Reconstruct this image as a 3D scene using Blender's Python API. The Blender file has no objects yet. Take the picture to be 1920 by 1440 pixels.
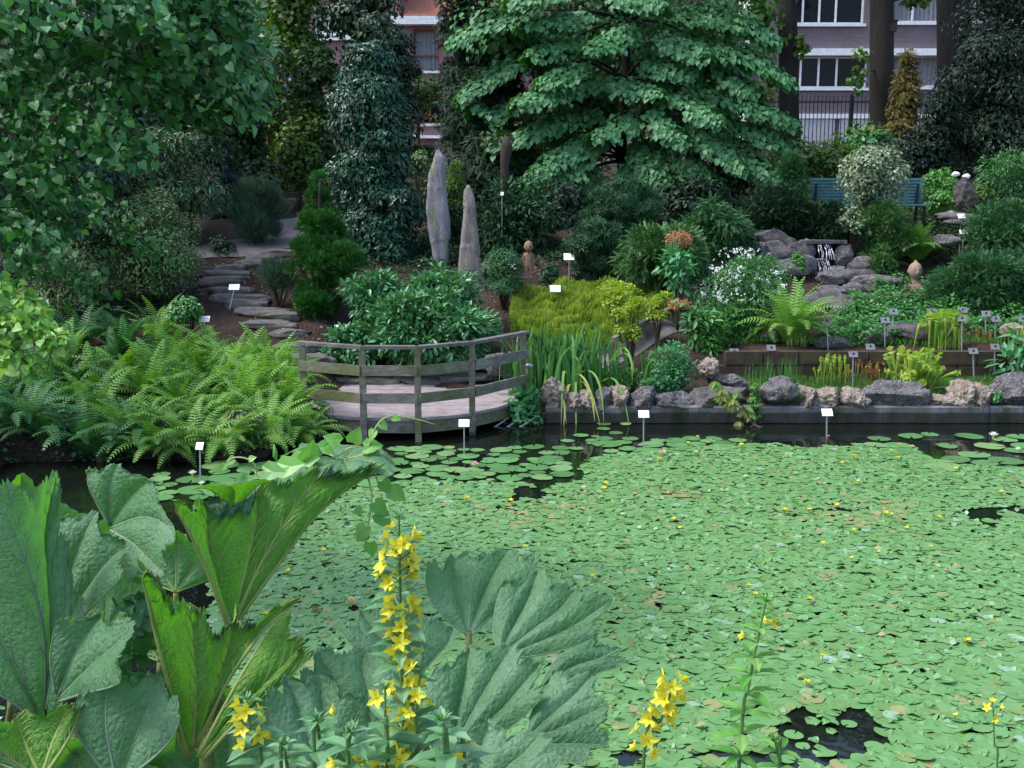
import bpy, math, random
import numpy as np
from mathutils import Vector, noise

# ------------------------------------------------------------------ camera, world, sun
scene = bpy.context.scene
COL = scene.collection
CAM_H = 3.0; PITCH = math.radians(10.0); FPX = 2030.0
cam_d = bpy.data.cameras.new("camera"); cam = bpy.data.objects.new("camera", cam_d); COL.objects.link(cam)
cam.location = (0, 0, CAM_H); cam.rotation_euler = (math.radians(90) - PITCH, 0, 0)
cam_d.sensor_width = 36; cam_d.lens = 36 * FPX / 1920; cam_d.clip_start = 0.05; cam_d.clip_end = 600
scene.camera = cam
world = bpy.data.worlds.new("World"); scene.world = world; world.use_nodes = True
wn = world.node_tree; bg = wn.nodes['Background']
sky = wn.nodes.new('ShaderNodeTexSky'); sky.sky_type = 'NISHITA'; sky.sun_disc = False
SUN_EL = 56; SUN_AZ = 262   # azimuth of the sun, clockwise from +Y: high on the left
sky.sun_elevation = math.radians(SUN_EL); sky.sun_rotation = math.radians(SUN_AZ)
sky.air_density = 1.0; sky.dust_density = 2.0; sky.ozone_density = 1.0
wn.links.new(sky.outputs[0], bg.inputs[0]); bg.inputs[1].default_value = 0.15
sun_d = bpy.data.lights.new("sun", 'SUN'); sun = bpy.data.objects.new("sun", sun_d); COL.objects.link(sun)
sun_d.energy = 1.5; sun_d.angle = math.radians(16); sun_d.color = (1.0, 0.97, 0.92)
_a = math.radians(SUN_AZ); _e = math.radians(SUN_EL)
sdir = Vector((math.sin(_a) * math.cos(_e), math.cos(_a) * math.cos(_e), math.sin(_e)))
sun.rotation_euler = sdir.to_track_quat('Z', 'Y').to_euler()
scene.view_settings.view_transform = 'Standard'; scene.view_settings.look = 'None'
scene.view_settings.exposure = 1.33; scene.view_settings.gamma = 1.0
scene.render.resolution_x = 1024; scene.render.resolution_y = 768

R = np.random.default_rng(7)
random.seed(7)
SP, CP = math.sin(PITCH), math.cos(PITCH)

# ------------------------------------------------------------------ picture -> place
def ray(px, py):
    cx = (px - 960) / FPX; cy = (720 - py) / FPX
    return np.array([cx, CP + cy * SP, -SP + cy * CP])
def W(px, py, Y):
    d = ray(px, py); return np.array([0, 0, CAM_H]) + d * (Y / d[1])
def onz(px, py, z=0.0):
    d = ray(px, py); return np.array([0, 0, CAM_H]) + d * ((z - CAM_H) / d[2])
def mpp(Y, py=500):            # metres per photo pixel at distance Y
    d = ray(960, py); return (Y / d[1]) / FPX
def proj(X, Y, Z):
    z = Z - CAM_H; depth = Y * CP - z * SP; up = Y * SP + z * CP
    return 960 + FPX * X / depth, 720 - FPX * up / depth

def smooth(a, b, x):
    t = np.clip((x - a) / (b - a), 0, 1); return t * t * (3 - 2 * t)
def T(X, Y):
    """ground height"""
    X = np.asarray(X, float); Y = np.asarray(Y, float)
    ys = [14, 15, 15.6, 15.85, 16.1, 17, 18, 19, 20, 21, 22, 26, 30, 36, 45, 300]
    c = np.interp(Y, ys, [.20, .24, .27, .44, .56, .98, 1.33, 1.62, 1.92, 2.16, 2.34, 2.8, 3.3, 3.7, 3.9, 4.2])
    r = np.interp(Y, [14, 15.55, 15.68, 17, 18, 19, 20, 20.6, 21, 22, 26, 30, 36, 45, 300],
                  [.24, .33, .70, .80, 1.0, 1.2, 1.5, 1.95, 2.1, 2.36, 2.8, 3.3, 3.7, 3.9, 4.2])
    l = np.interp(Y, [11.6, 12.1, 13, 15, 16, 18, 20, 22, 26, 30, 36, 45, 300],
                  [.0, .05, .2, .58, .9, 1.38, 1.92, 2.3, 2.8, 3.3, 3.7, 3.9, 4.2])
    wr = smooth(2.3, 2.75, X); wl = smooth(-2.4, -3.0, X)
    g = c * (1 - wr) * (1 - wl) + r * wr + l * wl
    shore = 14.12 + (14.75 - 14.12) * (1 - smooth(0.2, 0.5, X)) + (11.9 - 14.75) * smooth(-2.45, -2.9, X)
    pond = smooth(4.9, 4.6, Y) + smooth(shore - .05, shore + .12, Y) + smooth(-5.4, -5.9, X) + smooth(14, 14.6, X)
    pond = np.clip(pond, 0, 1)
    front = np.interp(Y, [-8, 1.5, 2.6, 4.5], [1.3, 1.25, .8, .12])
    g = np.where(Y < 8, front + (0.4 - front) * smooth(4.2, 5.2, Y), g)
    side = np.maximum(g, .38)
    g = np.where((X < -5) & (Y < 12.2), side, g)
    g = np.where(Y > 14, g + .03 * np.sin(X * 3.1 + Y * 1.3) * np.sin(Y * 2.7 - X), g)
    return g * pond + (-0.7) * (1 - pond)
def Tz(x, y): return float(T(x, y))
_ysm = np.arange(4.7, 70, .02)
def hit(px, py):
    d = ray(px, py); t = _ysm / d[1]
    z = CAM_H + d[2] * t; g = np.maximum(T(d[0] * t, _ysm), 0.0)
    i = np.argmax(z <= g)
    if z[i] > g[i]: i = len(_ysm) - 1
    return np.array([d[0] * t[i], _ysm[i], g[i]])

# ------------------------------------------------------------------ tags
def tag(o, label=None, cat=None, group=None, kind=None):
    if label: o['label'] = label
    if cat: o['category'] = cat
    if group: o['group'] = group
    if kind: o['kind'] = kind
    return o
def empty(name, loc, label, cat, group=None):
    o = bpy.data.objects.new(name, None); COL.objects.link(o)
    o.location = [float(v) for v in loc]; o.empty_display_size = .1
    return tag(o, label, cat, group)

# ------------------------------------------------------------------ mesh builder
class MB:
    def __init__(s): s.V = []; s.F = []; s.r = []; s.m = []; s.n = 0
    def add(s, V, faces, rnd=0.5, mat=0):
        V = np.asarray(V, float).reshape(-1, 3)
        if isinstance(faces, np.ndarray): faces = [faces]
        elif len(faces) and not isinstance(faces[0], np.ndarray):
            d = {}
            for f in faces: d.setdefault(len(f), []).append(f)
            faces = [np.array(v) for v in d.values()]
        s.V.append(V); s.r.append(np.broadcast_to(np.asarray(rnd, float), (len(V),)))
        for f in faces: s.F.append(f + s.n); s.m.append(mat)
        s.n += len(V)
    def box(s, c, h, rnd=.5, mat=0, rz=0, bev=0):
        x, y, z = h
        v = np.array([[i, j, k] for i in (-x, x) for j in (-y, y) for k in (-z, z)], float)
        if rz:
            cr, sr = math.cos(rz), math.sin(rz); v = np.stack([v[:, 0] * cr - v[:, 1] * sr, v[:, 0] * sr + v[:, 1] * cr, v[:, 2]], 1)
        s.add(v + np.asarray(c, float), np.array([[0, 1, 3, 2], [4, 6, 7, 5], [0, 4, 5, 1], [2, 3, 7, 6], [0, 2, 6, 4], [1, 5, 7, 3]]), rnd, mat)
    def beam(s, a, b, w, h, rnd=.5, mat=0):
        a = np.array(a, float); b = np.array(b, float); d = b - a; L = np.linalg.norm(d); d /= L
        u = np.array([0, 0, 1.]) if abs(d[2]) < .95 else np.array([0, 1., 0])
        x = np.cross(d, u); x /= np.linalg.norm(x); z = np.cross(x, d)
        v = [p + x * i * w / 2 + z * k * h / 2 for p in (a, b) for i in (-1, 1) for k in (-1, 1)]
        s.add(v, np.array([[0, 1, 3, 2], [4, 6, 7, 5], [0, 4, 5, 1], [2, 3, 7, 6], [0, 2, 6, 4], [1, 5, 7, 3]]), rnd, mat)
    def tube(s, pts, rad, k=7, rnd=.5, mat=0):
        P = np.asarray(pts, float); n = len(P); rad = np.broadcast_to(np.asarray(rad, float), (n,))
        d = np.gradient(P, axis=0); d /= np.linalg.norm(d, axis=1)[:, None] + 1e-9
        ref = np.array([0, 0, 1.]) if abs(d[:, 2]).mean() < .8 else np.array([1., 0, 0])
        x = np.cross(d, ref); x /= np.linalg.norm(x, axis=1)[:, None] + 1e-9; y = np.cross(x, d)
        a = np.arange(k) * 2 * math.pi / k
        V = P[:, None, :] + rad[:, None, None] * (np.cos(a)[None, :, None] * x[:, None, :] + np.sin(a)[None, :, None] * y[:, None, :])
        F = []
        for i in range(n - 1):
            for j in range(k): F.append([i * k + j, i * k + (j + 1) % k, (i + 1) * k + (j + 1) % k, (i + 1) * k + j])
        s.add(V.reshape(-1, 3), [np.array(F)] + [np.array([list(range(k))[::-1]]), np.array([[(n - 1) * k + j for j in range(k)]])], rnd, mat)
    def inst(s, tpl, P, D, N, S, rnd, mat=0, wid=None):
        """place the template at P with its y axis along D and its z axis near N"""
        TV, TF = tpl; n = len(P)
        D = D / (np.linalg.norm(D, axis=1)[:, None] + 1e-9)
        X = np.cross(D, N); X /= np.linalg.norm(X, axis=1)[:, None] + 1e-9
        N = np.cross(X, D)
        S = np.broadcast_to(np.asarray(S, float), (n,))
        wd = S if wid is None else wid
        V = P[:, None, :] + TV[None, :, 0:1] * X[:, None, :] * wd[:, None, None] + (TV[None, :, 1:2] * D[:, None, :] + TV[None, :, 2:3] * N[:, None, :]) * S[:, None, None]
        k = len(TV); off = (np.arange(n) * k)
        F = [(f[None] + off[:, None, None]).reshape(-1, f.shape[1]) for f in TF]
        s.add(V.reshape(-1, 3), F, np.repeat(rnd, k) if np.ndim(rnd) else rnd, mat)
    def build(s, name, mats, parent=None, smooth=False):
        me = bpy.data.meshes.new(name)
        V = np.concatenate(s.V) if s.V else np.zeros((0, 3))
        if parent is not None: V = V - np.array(parent_world(parent))
        me.vertices.add(len(V)); me.vertices.foreach_set('co', V.astype(np.float32).ravel())
        lt = np.concatenate([np.full(len(f), f.shape[1]) for f in s.F]); li = np.concatenate([f.ravel() for f in s.F])
        mi = np.concatenate([np.full(len(f), m) for f, m in zip(s.F, s.m)])
        me.loops.add(len(li)); me.loops.foreach_set('vertex_index', li.astype(np.int32))
        me.polygons.add(len(lt)); me.polygons.foreach_set('loop_start', (np.cumsum(lt) - lt).astype(np.int32))
        me.polygons.foreach_set('loop_total', lt.astype(np.int32))
        me.polygons.foreach_set('material_index', mi.astype(np.int32))
        me.polygons.foreach_set('use_smooth', np.full(len(lt), smooth))
        at = me.attributes.new('rnd', 'FLOAT', 'POINT'); at.data.foreach_set('value', np.concatenate(s.r).astype(np.float32))
        me.update(calc_edges=True); me.validate()
        for m in (mats if isinstance(mats, (list, tuple)) else [mats]): me.materials.append(m)
        o = bpy.data.objects.new(name, me); COL.objects.link(o)
        if parent is not None: o.parent = parent
        return o
def parent_world(p):
    v = np.zeros(3)
    while p is not None: v += np.array(p.location); p = p.parent
    return v
def meshobj(name, V, F, mats, parent=None, smooth=False, rnd=.5):
    m = MB(); m.add(V, F, rnd); return m.build(name, mats, parent, smooth)
def copy_tree(o, loc, rz=None, label=None, scale=None):
    c = o.copy(); COL.objects.link(c); c.location = [float(v) for v in loc]
    if rz is not None: c.rotation_euler[2] = rz
    if label: c['label'] = label
    if scale: c.scale = (scale,) * 3
    for ch in o.children:
        d = ch.copy(); COL.objects.link(d); d.parent = c
        for g in ch.children:
            e = g.copy(); COL.objects.link(e); e.parent = d
    return c

# ------------------------------------------------------------------ materials
def newmat(name):
    m = bpy.data.materials.new(name); m.use_nodes = True; nt = m.node_tree
    return m, nt, nt.nodes['Principled BSDF'], nt.nodes['Material Output']
def ramp(nt, cols, fac, pos=None):
    r = nt.nodes.new('ShaderNodeValToRGB'); e = r.color_ramp.elements
    pos = pos or [i / (len(cols) - 1) for i in range(len(cols))]
    e[0].position = pos[0]; e[0].color = (*cols[0], 1); e[1].position = pos[-1]; e[1].color = (*cols[-1], 1)
    for p, c in list(zip(pos, cols))[1:-1]: k = e.new(p); k.color = (*c, 1)
    nt.links.new(fac, r.inputs[0]); return r.outputs[0]
def tex(nt, kind, scale, detail=4, rough=.6, scl=None, obj=True, **kw):
    tc = nt.nodes.new('ShaderNodeTexCoord'); out = tc.outputs['Object' if obj else 'Generated']
    if scl:
        mp = nt.nodes.new('ShaderNodeMapping'); mp.inputs['Scale'].default_value = scl; nt.links.new(out, mp.inputs[0]); out = mp.outputs[0]
    t = nt.nodes.new({'noise': 'ShaderNodeTexNoise', 'voronoi': 'ShaderNodeTexVoronoi', 'wave': 'ShaderNodeTexWave'}[kind])
    nt.links.new(out, t.inputs['Vector']); t.inputs['Scale'].default_value = scale
    if kind == 'noise': t.inputs['Detail'].default_value = detail; t.inputs['Roughness'].default_value = rough
    for k, v in kw.items(): setattr(t, k, v)
    return t
def mixc(nt, a, b, fac, mode='MIX'):
    m = nt.nodes.new('ShaderNodeMix'); m.data_type = 'RGBA'; m.blend_type = mode
    for s, v in ((6, a), (7, b), (0, fac)):
        if hasattr(v, 'links'): nt.links.new(v, m.inputs[s])
        else: m.inputs[s].default_value = (*v, 1) if isinstance(v, tuple) else v
    return m.outputs[2]
def bump(nt, p, h, dist, strength=1.0):
    b = nt.nodes.new('ShaderNodeBump'); b.inputs['Distance'].default_value = dist; b.inputs['Strength'].default_value = strength
    nt.links.new(h, b.inputs['Height']); nt.links.new(b.outputs[0], p.inputs['Normal']); return b
def leafmat(name, cols, rough=.5, trans=.28, spec=.5, tcol=None):
    m, nt, p, out = newmat(name)
    a = nt.nodes.new('ShaderNodeAttribute'); a.attribute_name = 'rnd'
    cols = [(c[0] * .92, c[1] * 1.06, c[2] * .80) if c[1] > 1.15 * c[2] and c[1] > c[0] and c[0] < .2 else c for c in cols]
    c = ramp(nt, cols, a.outputs['Fac'])
    nt.links.new(c, p.inputs['Base Color']); p.inputs['Roughness'].default_value = rough
    p.inputs['Specular IOR Level'].default_value = spec
    if trans:
        t = nt.nodes.new('ShaderNodeBsdfTranslucent')
        tc = mixc(nt, c, tcol or (1.0, 1.15, .35), 1.0, 'MULTIPLY'); nt.links.new(tc, t.inputs[0])
        mx = nt.nodes.new('ShaderNodeMixShader'); mx.inputs[0].default_value = trans
        nt.links.new(p.outputs[0], mx.inputs[1]); nt.links.new(t.outputs[0], mx.inputs[2]); nt.links.new(mx.outputs[0], out.inputs[0])
    return m
def plain(name, col, rough=.6, spec=.4, var=None, scale=8, bmp=0, metal=0, scl=None):
    m, nt, p, out = newmat(name)
    p.inputs['Roughness'].default_value = rough; p.inputs['Specular IOR Level'].default_value = spec; p.inputs['Metallic'].default_value = metal
    t = tex(nt, 'noise', scale, 6, .65, scl)
    c = ramp(nt, [tuple(var) if var else tuple(v * .75 for v in col), col, tuple(min(1, v * 1.25) for v in col)], t.outputs['Fac'], [.3, .5, .72])
    nt.links.new(c, p.inputs['Base Color'])
    if bmp: bump(nt, p, t.outputs['Fac'], bmp)
    return m

G = lambda r, g, b: (r, g, b)
M = {}
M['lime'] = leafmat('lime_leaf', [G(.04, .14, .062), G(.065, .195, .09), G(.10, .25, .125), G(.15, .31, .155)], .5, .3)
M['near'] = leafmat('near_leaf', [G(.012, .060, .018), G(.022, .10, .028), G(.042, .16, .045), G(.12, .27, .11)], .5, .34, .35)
M['nearyel'] = leafmat('near_yellow_leaf', [G(.10, .26, .06), G(.19, .38, .09), G(.34, .50, .14), G(.50, .60, .24)], .45, .35)
M['laurel'] = leafmat('glossy_dark_leaf', [G(.010, .045, .030), G(.016, .062, .040), G(.026, .09, .055)], .34, .08, .4)
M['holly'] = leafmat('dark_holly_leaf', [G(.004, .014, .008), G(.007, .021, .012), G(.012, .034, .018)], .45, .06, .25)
M['yew'] = leafmat('dark_yew_needles', [G(.008, .028, .016), G(.012, .042, .022), G(.020, .062, .032)], .6, .1, .3)
M['ivy'] = leafmat('ivy_leaf', [G(.010, .035, .015), G(.016, .055, .022), G(.03, .08, .03)], .45, .12)
M['yelgreen'] = leafmat('yellow_green_leaf', [G(.03, .075, .012), G(.06, .13, .02), G(.10, .19, .03), G(.20, .26, .06)], .5, .4)  # yellow green is the foliage's own colour
M['backgreen'] = leafmat('background_leaf', [G(.02, .055, .016), G(.035, .085, .025), G(.05, .12, .03)], .5, .3)
M['thuja'] = leafmat('bright_conifer_spray', [G(.022, .085, .020), G(.035, .12, .03), G(.055, .165, .04)], .6, .15, .3)
M['pine'] = leafmat('blue_pine_needles', [G(.035, .075, .055), G(.05, .10, .075), G(.075, .14, .10)], .55, .1, .3)
M['bluecon'] = leafmat('blue_conifer', [G(.014, .042, .042), G(.022, .06, .058), G(.03, .08, .075)], .6, .1, .3)
M['pieris'] = leafmat('bronzed_leaf', [G(.05, .12, .035), G(.085, .18, .055), G(.16, .21, .09), G(.27, .22, .15)], .5, .25)
M['pinktip'] = leafmat('pink_tipped_leaf', [G(.025, .08, .04), G(.04, .11, .055), G(.065, .15, .08), G(.14, .21, .13), G(.48, .24, .2)], .4, .2)
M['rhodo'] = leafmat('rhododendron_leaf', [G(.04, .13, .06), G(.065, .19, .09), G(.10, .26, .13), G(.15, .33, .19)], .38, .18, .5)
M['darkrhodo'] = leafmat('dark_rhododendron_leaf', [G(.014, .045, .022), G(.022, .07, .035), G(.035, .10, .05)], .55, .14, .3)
M['plumyew'] = leafmat('plum_yew_leaf', [G(.022, .075, .025), G(.04, .11, .035), G(.07, .16, .05), G(.10, .19, .06)], .5, .2)
M['heather'] = leafmat('yellow_heather', [G(.08, .17, .02), G(.20, .31, .03), G(.33, .44, .05), G(.42, .50, .09)], .6, .3)
M['goldacer'] = leafmat('golden_leaf', [G(.20, .32, .03), G(.34, .46, .06), G(.46, .54, .12)], .5, .4)
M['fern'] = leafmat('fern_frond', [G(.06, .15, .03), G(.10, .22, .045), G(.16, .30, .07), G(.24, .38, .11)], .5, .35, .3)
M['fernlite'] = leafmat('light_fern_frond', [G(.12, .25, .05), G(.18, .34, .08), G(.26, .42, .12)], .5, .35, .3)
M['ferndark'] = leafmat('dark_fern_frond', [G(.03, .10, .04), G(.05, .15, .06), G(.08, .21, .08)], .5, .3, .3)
M['juniper'] = leafmat('juniper_sprays', [G(.025, .085, .035), G(.04, .12, .055), G(.06, .15, .075), G(.09, .18, .08)], .6, .15, .3)
M['iris'] = leafmat('iris_blade', [G(.03, .11, .035), G(.055, .17, .05), G(.09, .24, .08), G(.19, .36, .12)], .4, .3)
M['strap'] = leafmat('yellowing_blade', [G(.16, .32, .09), G(.30, .42, .10), G(.50, .46, .12)], .4, .3)
M['variegated'] = leafmat('variegated_leaf', [G(.05, .10, .06), G(.11, .17, .10), G(.26, .32, .20), G(.42, .45, .33)], .5, .2)
M['orange'] = leafmat('orange_conifer', [G(.04, .06, .012), G(.10, .10, .02), G(.19, .13, .025), G(.26, .20, .05)], .6, .3)
M['mid'] = leafmat('mid_green_leaf', [G(.035, .12, .05), G(.055, .17, .07), G(.09, .23, .10), G(.13, .28, .12)], .45, .3)
M['brightleaf'] = leafmat('bright_leaf', [G(.06, .19, .04), G(.10, .27, .06), G(.18, .36, .09)], .45, .35)
M['heuchera'] = leafmat('blue_green_round_leaf', [G(.06, .20, .11), G(.09, .27, .15), G(.12, .32, .18)], .45, .25)
M['cover'] = leafmat('ground_ivy_leaf', [G(.03, .11, .035), G(.05, .17, .05), G(.08, .23, .07), G(.11, .27, .08)], .4, .25)
M['pitcher'] = leafmat('pitcher_leaf', [G(.12, .26, .03), G(.22, .38, .04), G(.36, .50, .07), G(.44, .52, .12)], .35, .35)
M['redpitcher'] = leafmat('red_pitcher_leaf', [G(.10, .16, .04), G(.22, .22, .05), G(.36, .18, .08), G(.34, .09, .06)], .4, .3)
M['pad'] = leafmat('lily_pad_leaf', [G(.32, .24, .13), G(.22, .26, .09), G(.13, .21, .075), G(.12, .24, .095), G(.135, .26, .11), G(.16, .29, .14), G(.26, .39, .27)], .45, .05, .4)
M['pad'].node_tree.nodes
M['biglilypad'] = leafmat('large_lily_pad_leaf', [G(.08, .17, .07), G(.10, .22, .09), G(.13, .27, .12), G(.20, .32, .13)], .3, .05, .5)
M['browndry'] = leafmat('dry_leaf', [G(.06, .035, .022), G(.13, .085, .05), G(.26, .19, .12)], .6, .1)
M['yellowpetal'] = leafmat('yellow_petal', [G(.62, .54, .02), G(.76, .70, .04), G(.85, .82, .12)], .5, .35, .3, tcol=(1, .95, .4))
M['whitepetal'] = leafmat('white_petal', [G(.70, .72, .74), G(.85, .86, .88)], .5, .2, .3)
M['pinkpetal'] = leafmat('pink_petal', [G(.70, .25, .40), G(.80, .48, .58), G(.85, .72, .76)], .5, .2, .3)
M['orangepetal'] = leafmat('orange_plume', [G(.34, .12, .04), G(.46, .22, .10), G(.60, .38, .24)], .6, .2)
M['loose'] = leafmat('loosestrife_leaf', [G(.08, .20, .10), G(.12, .27, .14), G(.20, .36, .20)], .5, .3)
M['vine'] = leafmat('vine_leaf', [G(.08, .24, .05), G(.15, .36, .07), G(.25, .45, .12)], .4, .35)
M['stem'] = plain('green_stem', (.09, .18, .05), .5)
M['palestem'] = plain('pale_stem', (.30, .38, .12), .5)
M['bark'] = plain('dark_bark', (.026, .023, .021), .9, .2, scale=7, bmp=.03, scl=(1, 1, .18))
M['bark2'] = plain('brown_bark', (.045, .037, .03), .9, .2, scale=9, bmp=.02, scl=(1, 1, .2))
M['twig'] = plain('twig_bark', (.05, .04, .028), .85, .2)

def soilmat():
    m, nt, p, out = newmat('soil_mulch')
    t = tex(nt, 'noise', 1.6, 8, .7); t2 = tex(nt, 'voronoi', 26); t3 = tex(nt, 'noise', 60, 3, .6)
    c = ramp(nt, [(.018, .012, .010), (.05, .034, .027), (.085, .060, .048), (.04, .05, .02)], t.outputs['Fac'], [.3, .48, .6, .75])
    chips = ramp(nt, [(.16, .11, .075), (.05, .034, .026), (.03, .02, .016)], t2.outputs['Distance'], [0, .25, .6])
    c2 = mixc(nt, c, chips, .5)
    nt.links.new(c2, p.inputs['Base Color']); p.inputs['Roughness'].default_value = .95; p.inputs['Specular IOR Level'].default_value = .15
    ad = nt.nodes.new('ShaderNodeMath'); nt.links.new(t2.outputs['Distance'], ad.inputs[0]); nt.links.new(t3.outputs['Fac'], ad.inputs[1])
    bump(nt, p, ad.outputs[0], .02); return m
def stonemat(name, cols, scale=6, bmp=.02, scl=None, moss=None, mossrange=(.55, .68), spots=None):
    m, nt, p, out = newmat(name)
    t = tex(nt, 'noise', scale, 9, .72, scl); t2 = tex(nt, 'noise', scale * .45, 5, .6, scl); t3 = tex(nt, 'noise', scale * 9, 5, .6)
    c = ramp(nt, cols, t.outputs['Fac'], [.28 + .44 * i / (len(cols) - 1) for i in range(len(cols))])
    if spots:
        f = ramp(nt, [(0, 0, 0), (1, 1, 1)], t3.outputs['Fac'], [.56, .66]); c = mixc(nt, c, spots, f)
    if moss:
        f = ramp(nt, [(0, 0, 0), (1, 1, 1)], t2.outputs['Fac'], list(mossrange)); c = mixc(nt, c, moss, f)
    nt.links.new(c, p.inputs['Base Color']); p.inputs['Roughness'].default_value = .88; p.inputs['Specular IOR Level'].default_value = .25
    ad = nt.nodes.new('ShaderNodeMath'); ad.operation = 'MULTIPLY_ADD'; nt.links.new(t3.outputs['Fac'], ad.inputs[0]); ad.inputs[1].default_value = .35
    nt.links.new(t.outputs['Fac'], ad.inputs[2]); bump(nt, p, ad.outputs[0], bmp); return m
M['soil'] = soilmat()
M['rock'] = stonemat('grey_rock', [(.035, .032, .034), (.09, .083, .088), (.165, .152, .16), (.28, .265, .27)], 5, .07, moss=(.10, .12, .05), mossrange=(.58, .72), spots=(.42, .41, .40))
M['palerock'] = stonemat('pale_limestone', [(.08, .06, .05), (.26, .21, .17), (.42, .36, .31), (.58, .52, .46)], 7, .07, moss=(.16, .17, .08), mossrange=(.62, .75))
M['darkrock'] = stonemat('dark_rock', [(.03, .03, .032), (.075, .07, .075), (.14, .13, .135), (.22, .21, .21)], 4, .04, moss=(.06, .05, .02), mossrange=(.5, .66))
M['slate'] = stonemat('slate_slab', [(.06, .055, .055), (.12, .11, .108), (.20, .185, .18)], 4, .02, (1, 1, 3), moss=(.10, .12, .05))
M['monolith'] = stonemat('standing_stone', [(.10, .095, .105), (.19, .18, .20), (.27, .26, .29), (.34, .33, .35)], 5, .05, (2.4, 2.4, .32), moss=(.33, .38, .10), mossrange=(.60, .72))
M['monolith2'] = stonemat('rusty_standing_stone', [(.10, .085, .085), (.20, .17, .155), (.26, .24, .245), (.33, .21, .15)], 5, .05, (2.6, 2.6, .3), moss=(.36, .38, .12), mossrange=(.60, .70))
M['path'] = stonemat('gravel_path', [(.10, .09, .09), (.15, .14, .14), (.20, .185, .19)], 3, .006)
M['concrete'] = stonemat('pond_concrete', [(.07, .075, .07), (.15, .15, .15), (.24, .24, .245)], 2.6, .012, (1.6, 1, .7), moss=(.06, .075, .035), mossrange=(.50, .66), spots=(.11, .11, .10))
def wetband():
    nt = M['concrete'].node_tree; p = nt.nodes['Principled BSDF']; src = p.inputs['Base Color'].links[0].from_socket
    tc = nt.nodes.new('ShaderNodeTexCoord'); sp = nt.nodes.new('ShaderNodeSeparateXYZ'); nt.links.new(tc.outputs['Object'], sp.inputs[0]); n = tex(nt, 'noise', 2.5, 5, .6)
    a = nt.nodes.new('ShaderNodeMath'); a.operation = 'MULTIPLY_ADD'; nt.links.new(n.outputs['Fac'], a.inputs[0]); a.inputs[1].default_value = -.05; nt.links.new(sp.outputs[2], a.inputs[2])
    f = ramp(nt, [(.30, .30, .26), (.42, .42, .38), (1, 1, 1)], a.outputs[0], [.0, .02, .035]); nt.links.new(mixc(nt, src, f, 1.0, 'MULTIPLY'), p.inputs['Base Color'])
M['terracotta'] = stonemat('terracotta', [(.13, .075, .05), (.21, .13, .09), (.28, .18, .13)], 9, .006)
M['weatherbust'] = stonemat('weathered_terracotta', [(.15, .11, .08), (.25, .18, .135), (.34, .26, .20)], 8, .006, moss=(.20, .20, .10), mossrange=(.55, .7))
def woodmat(name, cols, moss=None):
    m, nt, p, out = newmat(name)
    t = tex(nt, 'noise', 3.5, 7, .65, (1.5, 1.5, 3)); t2 = tex(nt, 'noise', 1.3, 5, .7)
    t3 = tex(nt, 'noise', 30, 4, .6, (.25, 1, 1))
    c = ramp(nt, cols, t.outputs['Fac'], [.3 + .4 * i / (len(cols) - 1) for i in range(len(cols))])
    if moss:
        f = ramp(nt, [(0, 0, 0), (1, 1, 1)], t2.outputs['Fac'], [.46, .62]); c = mixc(nt, c, moss, f)
    g = ramp(nt, [(.55, .55, .55), (1, 1, 1)], t3.outputs['Fac'], [.3, .6]); c = mixc(nt, c, g, .8, 'MULTIPLY')
    nt.links.new(c, p.inputs['Base Color']); p.inputs['Roughness'].default_value = .85; p.inputs['Specular IOR Level'].default_value = .25
    bump(nt, p, t3.outputs['Fac'], .006); return m
M['deckwood'] = woodmat('deck_wood', [(.24, .20, .205), (.31, .265, .275), (.37, .325, .33)])
M['railwood'] = woodmat('rail_wood', [(.11, .10, .085), (.20, .18, .16), (.30, .275, .25)], (.13, .135, .06))
M['capwood'] = woodmat('cap_wood', [(.09, .085, .085), (.14, .13, .13), (.20, .185, .18)])
M['blocks'] = stonemat('brown_block', [(.03, .022, .015), (.058, .042, .028), (.095, .07, .046)], 6, .012, moss=(.08, .085, .03), mossrange=(.5, .7))
M['whiteplate'] = plain('white_plate', (.85, .87, .9), .4, .4, var=(.8, .82, .85))
M['greyplate'] = plain('grey_plate', (.15, .155, .17), .5, .4, var=(.12, .125, .13))
M['ink'] = plain('label_ink', (.35, .37, .40), .6)
M['galv'] = plain('galvanised_metal', (.42, .43, .45), .4, .5, metal=.3)
M['bench'] = plain('green_paint', (.06, .18, .21), .45, .4, var=(.045, .14, .165))
M['whitepaint'] = plain('white_paint', (.72, .73, .76), .5, .4, var=(.6, .61, .64))
M['greypaint'] = plain('garage_panel', (.42, .42, .46), .5, .4, var=(.36, .36, .40))
M['redframe'] = plain('red_brown_paint', (.16, .035, .03), .45)
M['iron'] = plain('black_iron', (.012, .012, .014), .5)
M['curtain'] = plain('net_curtain', (.45, .46, .50), .8, .2)
M['rooftile'] = plain('red_roof_tile', (.30, .12, .08), .8, .2, bmp=.02)
M['black'] = plain('dark_interior', (.01, .01, .012), .9)
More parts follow.
